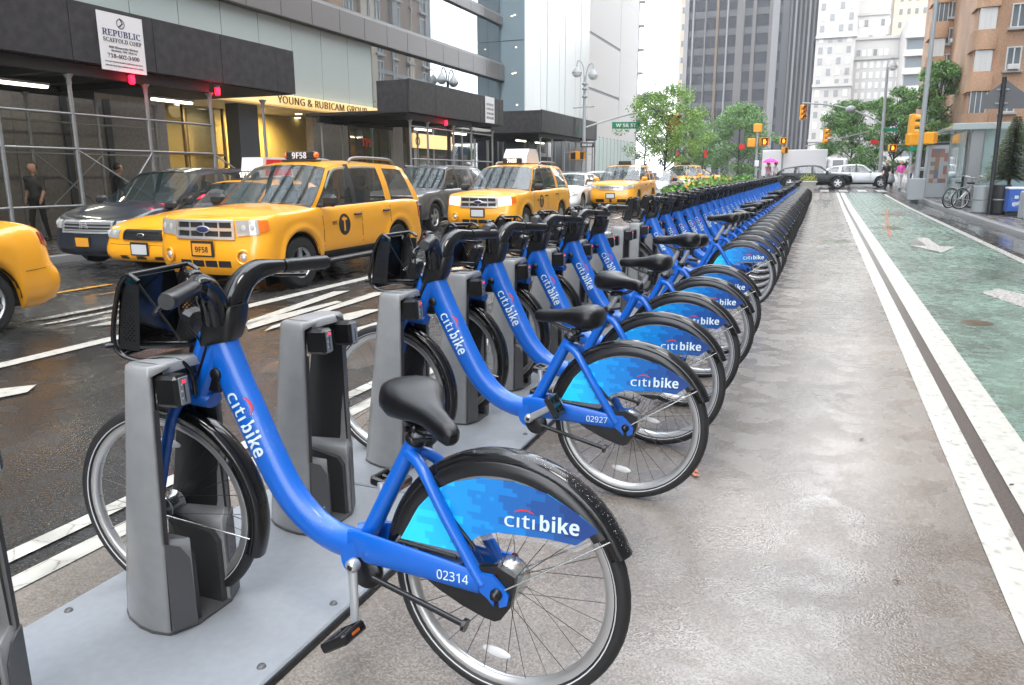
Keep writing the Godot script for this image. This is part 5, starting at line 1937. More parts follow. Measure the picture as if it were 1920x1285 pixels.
	for j in 9:
		for i in 14:
			slab(e, "window", Vector3(12.42, 4.6 + j * 3.3, 64.0 - i * 7.4), Vector3(12.52, 6.5 + j * 3.3, 66.6 - i * 7.4), M.window_glass)
	unit.free()
	unit2.free()


# ------------------------------------------------------------------ vehicles
class CarShape:
	# the lower body as a loft of plan outlines; x forward, y up, z to the car's right
	var half := PackedVector2Array()   # plan outline of one side, front middle to rear middle
	var arc := PackedFloat32Array()
	var w := 0.9
	var xf := 2.0
	var xr := -2.0
	var top: Array
	var bot: Array
	var axles: Array
	var ra := 0.38
	var wy := 0.35
	var levels := [0.0, 0.06, 0.16, 0.28, 0.40, 0.52, 0.62, 0.72, 0.82, 0.90, 0.96, 1.0]
	var side_in: Array
	var front_in: Array
	var rear_in: Array
	var flare := 0.02
	var corner := 0.35

	static func pick(tab: Array, x: float) -> float:
		# tab: [[x, value], ...] with x rising
		if x <= tab[0][0]:
			return tab[0][1]
		for i in tab.size() - 1:
			if x <= tab[i + 1][0]:
				var t: float = (x - tab[i][0]) / (tab[i + 1][0] - tab[i][0])
				t = t * t * (3.0 - 2.0 * t) * 0.5 + t * 0.5
				return lerpf(tab[i][1], tab[i + 1][1], t)
		return tab[-1][1]

	func outline(bow_f: float, bow_r: float, rc: float):
		corner = rc
		half.clear()
		for i in 9:
			var z := (w - rc) * i / 9.0
			half.append(Vector2(xf - bow_f * pow(z / w, 2.0), z))
		var xc := xf - bow_f * pow((w - rc) / w, 2.0)
		for i in 9:
			var a := PI * 0.5 * i / 9.0
			half.append(Vector2(xc - rc * 1.15 + rc * 1.15 * pow(cos(a), 0.9), w - rc + rc * sin(a)))
		var x0 := xc - rc * 1.15
		var xe := xr + bow_r * pow((w - rc) / w, 2.0) + rc * 0.9
		var x := x0
		while x > xe + 0.02:
			half.append(Vector2(x, w))
			var near := 9.0
			for ax in axles:
				near = minf(near, absf(x - ax))
			x -= 0.035 if near < ra + 0.12 else 0.12
		for i in 9:
			var a := PI * 0.5 * i / 9.0
			half.append(Vector2(xe - rc * 0.9 * pow(sin(a), 1.0), w - rc + rc * cos(a)))
		for i in 9:
			var z := (w - rc) * (8.0 - i) / 8.0
			half.append(Vector2(xr + bow_r * pow(z / w, 2.0), z))
		arc.resize(half.size())
		arc[0] = 0.0
		for i in range(1, half.size()):
			arc[i] = arc[i - 1] + half[i].distance_to(half[i - 1])

	func low(x: float) -> float:
		var y := pick(bot, x)
		for ax in axles:
			var dx := absf(x - ax)
			if dx < ra:
				y = maxf(y, wy + sqrt(ra * ra - dx * dx))
		return y

	func at_f(p: Vector2, f: float) -> Vector3:
		# a point of the skin over the plan point p at the fraction f of its height
		var i := 0
		while i < levels.size() - 2 and f > levels[i + 1]:
			i += 1
		var t: float = clampf((f - levels[i]) / (levels[i + 1] - levels[i]), 0.0, 1.0)
		var si: float = lerpf(side_in[i], side_in[i + 1], t)
		var fi: float = lerpf(front_in[i], front_in[i + 1], t)
		var ri: float = lerpf(rear_in[i], rear_in[i + 1], t)
		var y := lerpf(low(p.x), pick(top, p.x), f)
		var wf := smoothstep(xf - corner * 2.2, xf - corner * 0.3, p.x)
		var wr := smoothstep(xr + corner * 2.0, xr + corner * 0.3, p.x)
		var x := p.x - fi * wf + ri * wr
		var z := p.y * (1.0 - si / w)
		for ax in axles:
			var d := Vector2(p.x - ax, y - wy).length()
			var e := (d - ra - 0.03) / 0.05
			z += flare * exp(-e * e) * clampf(p.y / w * 4.0 - 3.0, 0.0, 1.0)
		return Vector3(x, y, z)

	func skin() -> MB:
		var mb := MB.new()
		var rows := []
		for f in levels:
			var row := PackedVector3Array()
			for p in half:
				row.append(at_f(p, f))
			for k in range(half.size() - 2, 0, -1):
				var q := row[k]
				row.append(Vector3(q.x, q.y, -q.z))
			rows.append(row)
		mb.grid(rows, true, false)
		return mb

	func cap(x_from: float, x_to: float, crown: float, edge_soft: float) -> MB:
		# bonnet or boot lid between two stations
		var mb := MB.new()
		var rows := []
		for p in half:
			if p.x <= maxf(x_from, x_to) + 0.001 and p.x >= minf(x_from, x_to) - 0.001:
				var e := at_f(p, 1.0)
				var row := PackedVector3Array()
				var c := crown * smoothstep(0.0, edge_soft, minf(absf(p.x - xf), absf(p.x - xr)))
				for k in 13:
					var t := 1.0 - k / 6.0
					row.append(Vector3(e.x, e.y + c * (1.0 - t * t) + 0.012 * (1.0 - pow(absf(t), 6.0)), e.z * t))
				rows.append(row)
		if rows.size() > 1:
			mb.grid(rows)
		return mb

	func surf(u: float, y: float, off: float) -> Vector3:
		# a point on the skin: u along the outline from the front middle (+ right, - left), lifted by off
		var a := absf(u)
		var i := 0
		while i < arc.size() - 2 and arc[i + 1] < a:
			i += 1
		var t := clampf((a - arc[i]) / maxf(arc[i + 1] - arc[i], 1e-5), 0.0, 1.0)
		var p := half[i].lerp(half[i + 1], t)
		var d := (half[i + 1] - half[i]).normalized()
		var f := (y - low(p.x)) / maxf(pick(top, p.x) - low(p.x), 0.01)
		var q := at_f(p, clampf(f, 0.0, 1.0))
		q.y = y
		q += Vector3(-d.y * -1.0, 0, 0) * 0.0
		q.x += d.y * off
		q.z += -d.x * off
		return Vector3(q.x, q.y, q.z if u >= 0 else -q.z)

	func u_at(x: float) -> float:
		# outline distance of a station on the side
		for i in half.size():
			if half[i].x <= x and half[i].y > w * 0.9:
				return arc[i]
		return arc[-1] * 0.5

	func patch(mb: MB, u0: float, u1: float, ya0: float, ya1: float, yb0: float, yb1: float, off: float, n := 8):
		# a raised piece between u0 and u1; heights run from ya0..yb0 at u0 to ya1..yb1 at u1
		var rows := []
		var m := 6
		for r in m + 3:
			var e := [clampf((r - 1.0) / m, 0.0, 1.0), off if r > 0 and r < m + 2 else -0.01]
			var row := PackedVector3Array()
			for k in n + 1:
				var t := float(k) / n
				row.append(surf(lerpf(u0, u1, t), lerpf(lerpf(ya0, ya1, t), lerpf(yb0, yb1, t), e[0]), e[1]))
			rows.append(row)
		for k in n:
			for r in m + 2:
				mb.quad(rows[r][k], rows[r][k + 1], rows[r + 1][k + 1], rows[r + 1][k])
		for k in [0, n]:
			for r in range(1, m + 1):
				var a: Vector3 = rows[r][k]
				var b: Vector3 = rows[r + 1][k]
				var inw: Vector3 = (rows[0][k] - rows[1][k])
				mb.quad(a, b, b + inw, a + inw)


func wheel_disc(R: float, rim_r: float, width: float, spokes: int, side: float) -> Array:
	# tyre and alloy rim, axle along z, outer face towards side
	var t := MB.new()
	var h := width * 0.5
	t.lathe(PackedVector2Array([Vector2(rim_r, -h * 0.9), Vector2(R * 0.86, -h), Vector2(R * 0.96, -h * 0.85), Vector2(R, -h * 0.55), Vector2(R, h * 0.55), Vector2(R * 0.96, h * 0.85), Vector2(R * 0.86, h), Vector2(rim_r, h * 0.9), Vector2(rim_r * 0.97, h * 0.5)]), Transform3D(Basis(Vector3.RIGHT, PI / 2), Vector3.ZERO), 32)
	var r := MB.new()
	var q := side * h
	r.lathe(PackedVector2Array([Vector2(rim_r * 0.86, h * 0.45), Vector2(rim_r * 0.93, h * 0.80), Vector2(rim_r, h * 0.88), Vector2(rim_r, h * 0.3)]), Transform3D(Basis(Vector3.RIGHT, side * PI / 2), Vector3.ZERO), 32)
	for k in spokes:
		var a := TAU * k / spokes + 0.3
		var d := Vector3(cos(a), sin(a), 0)
		var s := Vector3(-sin(a), cos(a), 0)
		var w0 := rim_r * (0.20 if spokes < 7 else 0.12)
		var w1 := rim_r * (0.15 if spokes < 7 else 0.085)
		var p := [d * rim_r * 0.16 - s * w0, d * rim_r * 0.16 + s * w0, d * rim_r * 0.92 + s * w1, d * rim_r * 0.92 - s * w1]
		var zo := Vector3(0, 0, q * 0.72)
		var zi := Vector3(0, 0, q * 0.45)
		var f := [p[0] + zo * 1.05, p[1] + zo * 1.05, p[2] + zo, p[3] + zo]
		r.quad(f[0], f[1], f[2], f[3])
		r.quad(f[1], p[1] + zi, p[2] + zi, f[2])
		r.quad(p[0] + zi, f[0], f[3], p[3] + zi)
	r.lathe(PackedVector2Array([Vector2(0, h * 0.84), Vector2(rim_r * 0.16, h * 0.82), Vector2(rim_r * 0.24, h * 0.70), Vector2(rim_r * 0.24, h * 0.4)]), Transform3D(Basis(Vector3.RIGHT, side * PI / 2), Vector3.ZERO), 20)
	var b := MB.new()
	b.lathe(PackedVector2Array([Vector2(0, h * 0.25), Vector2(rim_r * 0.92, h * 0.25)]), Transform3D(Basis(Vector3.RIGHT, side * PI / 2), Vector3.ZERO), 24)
	return [t, r, b]


func make_car(sp: Dictionary) -> Array:
	# returns [root, shape]; sp: sizes and curves of one model, see car_specs()
	var root := Node3D.new()
	var S := CarShape.new()
	S.w = sp.w
	S.xf = sp.len * 0.5
	S.xr = -sp.len * 0.5
	S.top = sp.top
	S.bot = sp.bot
	S.axles = sp.axles
	S.ra = sp.R + 0.055
	S.wy = sp.R
	S.side_in = sp.side_in
	S.front_in = sp.front_in
	S.rear_in = sp.rear_in
	S.flare = sp.get("flare", 0.02)
	S.outline(sp.bow, sp.bow_r, sp.rc)
	var paint: Material = M[sp.paint]
	var body := part(root, "body", S.skin(), paint)
	part(body, "bonnet", S.cap(S.xf, sp.cowl - 0.10, sp.crown, 0.45), paint)
	if sp.has("deck"):
		part(body, "boot_lid", S.cap(sp.deck + 0.10, S.xr, sp.crown * 0.6, 0.3), paint)
	# cabin
	var zb: float = sp.w - sp.belt_in
	var roof: Array = sp.roof
	var rin: Array = sp.roof_in
	var at := func(xb: float, xt: float, b: float, off: float) -> Vector3:
		var y := lerpf(CarShape.pick(S.top, xb) - 0.01, CarShape.pick(roof, xt), b)
		var zt: float = sp.w - CarShape.pick(rin, xt)
		return Vector3(lerpf(xb, xt, b), y, lerpf(zb, zt, b) + 0.022 * sin(PI * b) + off)
	var cells: Array = sp.cells
	var first: Array = cells[0]
	var last: Array = cells[-1]
	var frame := MB.new()
	var trim := MB.new()
	for s in [-1.0, 1.0]:
		for c in cells:
			var glass: bool = c[4] == "glass"
			var rows := []
			for j in 7:
				var b := lerpf(0.05, 0.90, j / 6.0) if glass else lerpf(0.0, 1.0, j / 6.0)
				var row := PackedVector3Array()
				for i in 5:
					var t := i / 4.0
					var p: Vector3 = at.call(lerpf(c[0], c[2], t), lerpf(c[1], c[3], t), b, -0.008 if glass else 0.0)
					row.append(Vector3(p.x, p.y, p.z * s))
				rows.append(row)
			var mb := MB.new()
			mb.grid(rows, false, false, s > 0)
			if glass:
				part(root, "side_window", mb, M.car_glass)
				for e in [[0.0, 0.055, trim], [0.895, 1.0, frame]]:
					var rr := []
					for j in 2:
						var row := PackedVector3Array()
						for i in 5:
							var t := i / 4.0
							var p: Vector3 = at.call(lerpf(c[0], c[2], t), lerpf(c[1], c[3], t), e[j], 0.003)
							row.append(Vector3(p.x, p.y, p.z * s))
						rr.append(row)
					e[2].grid(rr, false, false, s > 0)
			else:
				part(root, "pillar", mb, M.car_dark if c[4] == "black" else paint)
	part(root, "window_trim", trim, M.chrome if sp.get("chrome_trim", false) else M.car_dark)
	part(root, "roof_rail", frame, paint)
	var rt := MB.new()
	var rows := []
	var n := 16
	for i in n + 1:
		var x: float = lerpf(first[1], last[3], float(i) / n)
		var zt: float = sp.w - CarShape.pick(rin, x)
		var y: float = CarShape.pick(roof, x)
		var row := PackedVector3Array()
		for k in 17:
			var t := 1.0 - k / 8.0
			row.append(Vector3(x, y + sp.roof_crown * (1.0 - pow(absf(t), 2.6)), zt * t))
		rows.append(row)
	rt.grid(rows)
	part(root, "roof", rt, paint)
	# windscreen and rear glass
	for e in [[first[0], first[1], 1.0, "windscreen"], [last[2], last[3], -1.0, "rear_window"]]:
		var xb: float = e[0]
		var xt: float = e[1]
		var zt: float = sp.w - CarShape.pick(rin, xt)
		var yb: float = CarShape.pick(S.top, xb)
		var yt: float = CarShape.pick(roof, xt)
		var wr := []
		var edge := MB.new()
		for j in 9:
			var b := j / 8.0
			var row := PackedVector3Array()
			for k in 13:
				var t := 1.0 - k / 6.0
				var half_z := lerpf(zb, zt, b) + 0.018 * sin(PI * b) - 0.004
				var bulge: float = (1.0 - t * t) * lerpf(sp.get("bulge", 0.10), 0.03, b)
				row.append(Vector3(lerpf(xb, xt, b) + e[2] * bulge, lerpf(yb + 0.012 * (1 - t * t), yt + sp.roof_crown * (1.0 - pow(absf(t), 2.6)), b), half_z * t))
			wr.append(row)
		var g := MB.new()
		g.grid(wr, false, false, e[2] < 0)
		part(root, e[3], g, M.car_glass)
		var bt := MB.new()
		var lo: PackedVector3Array = wr[0]
		var up := PackedVector3Array()
		for k in lo.size():
			up.append(wr[1][k].lerp(lo[k], 0.45) + Vector3(e[2] * 0.004, 0.003, 0))
		bt.grid([lo, up], false, false, e[2] < 0)
		part(root, "screen_seal", bt, M.car_dark)
		if e[2] > 0:
			var wp := MB.new()
			for s in [[0.10, -0.55], [-0.45, -0.05 - 0.55 + 0.45]]:
				wp.bar(Vector3(xb + 0.10, yb + 0.03, s[0] * 1.0), Vector3(xb + 0.03, yb + 0.075, s[1]), 0.008, 5)
			part(root, "wiper", wp, M.car_dark)
	# cabin inside
	var inn := MB.new()
	inn.box(Vector3((first[0] + last[2]) * 0.5, (CarShape.pick(S.top, 0.0) + 0.25) * 0.5 - 0.02, 0), Vector3(first[0] - last[2] + 0.3, CarShape.pick(S.top, 0.0) - 0.33, sp.w * 1.78), 0.05)
	part(root, "cabin_floor", inn, M.car_dark)
	var seats := MB.new()
	for sx in sp.seats:
		for sz in [-0.36, 0.36]:
			var hy: float = CarShape.pick(S.top, 0.0)
			seats.box(Vector3(sx, hy - 0.02, sz), Vector3(0.14, 0.50, 0.46), 0.05, Basis(Vector3(0, 0, 1), 0.18))
			seats.box(Vector3(sx - 0.07, hy + 0.32, sz), Vector3(0.10, 0.18, 0.24), 0.04, Basis(Vector3(0, 0, 1), 0.18))
	part(root, "seats", seats, M.car_seat, "stuff")
	var und := MB.new()
	und.box(Vector3(0, 0.30, 0), Vector3(sp.len * 0.88, 0.16, sp.w * 1.5), 0.04)
	part(root, "underbody", und, M.car_dark)
	# wheels and their wells
	for ax in sp.axles:
		for s in [-1.0, 1.0]:
			var wl := MB.new()
			var rws := []
			for k in 15:
				var a := PI * k / 14.0
				rws.append(PackedVector3Array([Vector3(ax + cos(a) * (S.ra + 0.004), S.wy + sin(a) * (S.ra + 0.004), s * (sp.w - 0.015)), Vector3(ax + cos(a) * S.ra, S.wy + sin(a) * S.ra, s * (sp.w - 0.32))]))
			wl.grid(rws)
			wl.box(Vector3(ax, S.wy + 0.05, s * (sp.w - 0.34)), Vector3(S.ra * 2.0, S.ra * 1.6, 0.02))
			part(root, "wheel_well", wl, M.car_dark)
			var wn := Node3D.new()
			wn.name = "wheel"
			root.add_child(wn, true)
			wn.position = Vector3(ax, sp.R, s * (sp.w - 0.125))
			var w3 := wheel_disc(sp.R, sp.R * sp.get("rim", 0.62), 0.215, sp.get("spokes", 5), s)
			part(wn, "tyre", w3[0], M.tyre_rubber)
			part(wn, "rim", w3[1], M.wheel_alloy)
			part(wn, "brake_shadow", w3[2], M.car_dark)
	# door gaps, handles, mirrors
	var seam := MB.new()
	for x in sp.doors:
		for s in [-1.0, 1.0]:
			var u: float = S.u_at(x) * s
			S.patch(seam, u - 0.006, u + 0.006, S.low(x) + 0.07, S.low(x) + 0.07, CarShape.pick(S.top, x) - 0.012, CarShape.pick(S.top, x) - 0.012, 0.0012, 1)
	part(root, "door_gaps", seam, M.car_seam)
	for x in sp.handles:
		for s in [-1.0, 1.0]:
			var h := MB.new()
			var p := S.surf(S.u_at(x) * s, CarShape.pick(S.top, x) - sp.get("handle_drop", 0.14), 0.018)
			h.box(p, Vector3(0.20, 0.034, 0.03), 0.012)
			part(root, "door_handle", h, M.car_dark if sp.paint == "taxi_yellow" else paint)
	for s in [-1.0, 1.0]:
		var mr := MB.new()
		var mp := Vector3(first[0] - 0.12 - sp.get("mirror_back", 0.10), CarShape.pick(S.top, first[0]) + 0.10, s * (sp.w + 0.08))
		mr.box(mp, Vector3(0.13, 0.17, 0.24), 0.05, Basis(Vector3.UP, s * 0.12))
		mr.box(mp + Vector3(0.02, -0.07, -s * 0.13), Vector3(0.06, 0.05, 0.12), 0.015)
		part(root, "mirror", mr, M[sp.get("mirror", "car_dark")])
	return [root, S]


func front_kit(root: Node3D, S: CarShape, k: Dictionary):
	# lamps, grille, badge and number plate of the nose; k gives their places
	for s in [-1.0, 1.0]:
		var q: Array = k.lamp
		var mb := MB.new()
		S.patch(mb, s * q[0], s * q[1], q[2], q[3], q[4], q[5], 0.012)
		var hl := part(root, "headlight", mb, M.lamp_lit if k.get("on", false) else M.lamp_lens)
		var inner := MB.new()
		for t in [0.28, 0.68]:
			var p := S.surf(s * lerpf(q[0], q[1], t), (lerpf(q[2], q[3], t) + lerpf(q[4], q[5], t)) * 0.5, 0.012)
			inner.ball(p + Vector3(-0.008, 0, 0), Vector3(0.012, 0.05, 0.05), 12, 6)
			part(hl, "reflector", inner, M.lamp_inner if not k.get("on", false) else M.lamp_lit)
			inner = MB.new()
		if k.has("amber"):
			var a: Array = k.amber
			var am := MB.new()
			S.patch(am, s * a[0], s * a[1], a[2], a[3], a[4], a[5], 0.013)
			part(hl, "turn_lens", am, M.lens_amber)
		if k.has("fog"):
			var f: Array = k.fog
			var fp := S.surf(s * f[0], f[1], 0.004)
			var fg := MB.new()
			fg.ring(fp, Vector3(1, 0, s * 0.35), f[2], 0.02, 0.02, 24, 8)
			var fr := part(root, "fog_lamp", fg, root.get_node("body").material_override)
			var fb := MB.new()
			fb.ball(fp + Vector3(-0.004, 0, 0), Vector3(0.03, f[2] * 0.62, f[2] * 0.62), 14, 8)
			part(fr, "fog_lens", fb, M.chrome)
	if k.has("grille"):
		var g: Array = k.grille   # half width, low, high, rows, columns, frame material, bar material
		var bk := MB.new()
		S.patch(bk, -g[0], g[0], g[1], g[1], g[2], g[2], 0.006)
		var gr := part(root, "grille", bk, M.car_dark)
		var fm := MB.new()
		var t := 0.035
		S.patch(fm, -g[0], g[0], g[1], g[1], g[1] + t, g[1] + t, 0.026)
		S.patch(fm, -g[0], g[0], g[2] - t, g[2] - t, g[2], g[2], 0.026)
		S.patch(fm, -g[0], -g[0] + t, g[1], g[1], g[2], g[2], 0.0262, 2)
		S.patch(fm, g[0] - t, g[0], g[1], g[1], g[2], g[2], 0.0262, 2)
		part(gr, "grille_frame", fm, M[g[5]])
		for r in range(1, g[3]):
			var bm := MB.new()
			var y: float = lerpf(g[1], g[2], float(r) / g[3])
			var bt: float = k.get("bar", 0.014)
			S.patch(bm, -g[0] + t, g[0] - t, y - bt, y - bt, y + bt, y + bt, 0.022)
			part(gr, "grille_bar", bm, M[g[6]])
		for c in range(1, g[4]):
			var bm := MB.new()
			var u: float = lerpf(-g[0], g[0], float(c) / g[4])
			S.patch(bm, u - 0.010, u + 0.010, g[1] + t, g[1] + t, g[2] - t, g[2] - t, 0.018, 1)
			part(gr, "grille_bar", bm, M[g[6]])
	if k.has("intake"):
		var q: Array = k.intake   # half width, low, high, columns
		var n: int = q[3]
		for c in n:
			var u0: float = lerpf(-q[0], q[0], float(c) / n) + (0.012 if n > 1 else 0.0)
			var u1: float = lerpf(-q[0], q[0], float(c + 1) / n) - (0.012 if n > 1 else 0.0)
			var im := MB.new()
			S.patch(im, u0, u1, q[1], q[1], q[2], q[2], 0.003, 4)
			part(root, "air_intake", im, M.ink_dark)
	if k.has("badge"):
		var b: Array = k.badge   # y, half width, half height, kind
		var p := S.surf(0.0, b[0], 0.034)
		var bm := MB.new()
		if b[3] == "oval":
			bm.ball(p, Vector3(0.012, b[2], b[1]), 20, 8)
			var bd := part(root, "badge", bm, M.chrome)
			var bi := MB.new()
			bi.ball(p + Vector3(0.005, 0, 0), Vector3(0.010, b[2] * 0.78, b[1] * 0.84), 20, 8)
			part(bd, "badge_field", bi, M.ink_navy if b.size() < 5 else M.car_dark)
		elif b[3] == "H":
			for e in [-1.0, 1.0]:
				bm.box(p + Vector3(0, 0, e * b[1] * 0.55), Vector3(0.016, b[2] * 1.7, 0.02), 0.004, Basis(Vector3.RIGHT, e * 0.12))
				bm.box(p + Vector3(0, 0, e * b[1]), Vector3(0.012, b[2] * 2.0, 0.012), 0.003, Basis(Vector3.RIGHT, -e * 0.1))
			bm.box(p, Vector3(0.016, 0.02, b[1] * 1.05), 0.004)
			part(root, "badge", bm, M.chrome)
		else:
			bm.ring(p, Vector3(1, 0, 0), b[2], 0.009, 0.009, 24, 6)
			bm.ring(p, Vector3(1, 0, 0), b[2] * 0.5, 0.008, 0.008, 20, 6)
			part(root, "badge", bm, M.chrome)
	if k.has("plate"):
		var q: Array = k.plate   # y of its middle, material, text
		var p := S.surf(0.0, q[0], 0.03)
		var hd := MB.new()
		hd.box(p + Vector3(-0.008, 0.0, 0), Vector3(0.014, 0.205, 0.37), 0.006)
		var holder := part(root, "number_plate", hd, M.car_dark)
		var pm := MB.new()
		pm.box(p + Vector3(0.004, -0.008, 0), Vector3(0.006, 0.15, 0.305), 0.002)
		part(holder, "plate_face", pm, M[q[1]])
		if q[2]:
			var tx := MB.new()
			tx.letters(q[2], font_of("sans", true), 0.21, 0.075, func(x, y, z): return p + Vector3(0.0082 + z, y - 0.046, 0.105 - x), 0.001)
			part(holder, "plate_lettering", tx, M.ink_navy if q[1] == "plate_white" else M.ink_dark)


func taxi_marks(root: Node3D, S: CarShape, x_t: float, y_t: float):
	# round black T badge and small lettering on both front doors
	for s in [-1.0, 1.0]:
		var u0 := S.u_at(x_t)
		var place := func(x, y, z): return S.surf(s * (u0 + (x if s > 0 else -x) * (-1.0 if s > 0 else -1.0)), y_t + y, 0.0016 + z)
		var d := MB.new()
		var c: Vector3 = place.call(0.0, 0.0, 0.0)
		var rim := PackedVector3Array()
		for k in 28:
			var a := TAU * k / 28
			rim.append(place.call(cos(a) * 0.150, sin(a) * 0.155, 0.0))
		for k in 28:
			d.tri(c, rim[k], rim[(k + 1) % 28])
		var bd := part(root, "door_badge", d, M.ink_dark)
		var t := MB.new()
		t.letters("T", font_of("sans", true), 0.13, 0.19, func(x, y, z): return place.call(x - 0.065, y - 0.095, 0.002 + z), 0.001)
		part(bd, "door_lettering", t, M.taxi_yellow)
		var n := MB.new()
		n.letters("NYC", font_of("sans", true), 0.12, 0.055, func(x, y, z): return place.call(x - 0.30, y + 0.01, 0.001 + z), 0.001)
		part(bd, "door_lettering", n, M.ink_dark)


func roof_number(root: Node3D, x: float, y: float, text: String, lit: bool, lamps: bool):
	var b := MB.new()
	b.box(Vector3(x, y + 0.085, 0), Vector3(0.10, 0.13, 0.50), 0.02)
	b.box(Vector3(x, y + 0.012, 0), Vector3(0.16, 0.03, 0.62), 0.01)
	var bx := part(root, "roof_sign", b, M.car_dark)
	var t := MB.new()
	t.letters(text, font_of("sans", true), 0.26, 0.095, func(q, yy, z): return Vector3(x + 0.0505 + z, y + 0.038 + yy, 0.13 - q), 0.002)
	part(bx, "roof_sign_lettering", t, M.roof_sign_lit if lit else M.sign_white)
	if lamps:
		for s in [-1.0, 1.0]:
			var l := MB.new()
			l.ball(Vector3(x, y + 0.085, s * 0.27), Vector3(0.05, 0.05, 0.04), 12, 8)
			part(bx, "side_lamp", l, M.lens_amber)


const LV := 12


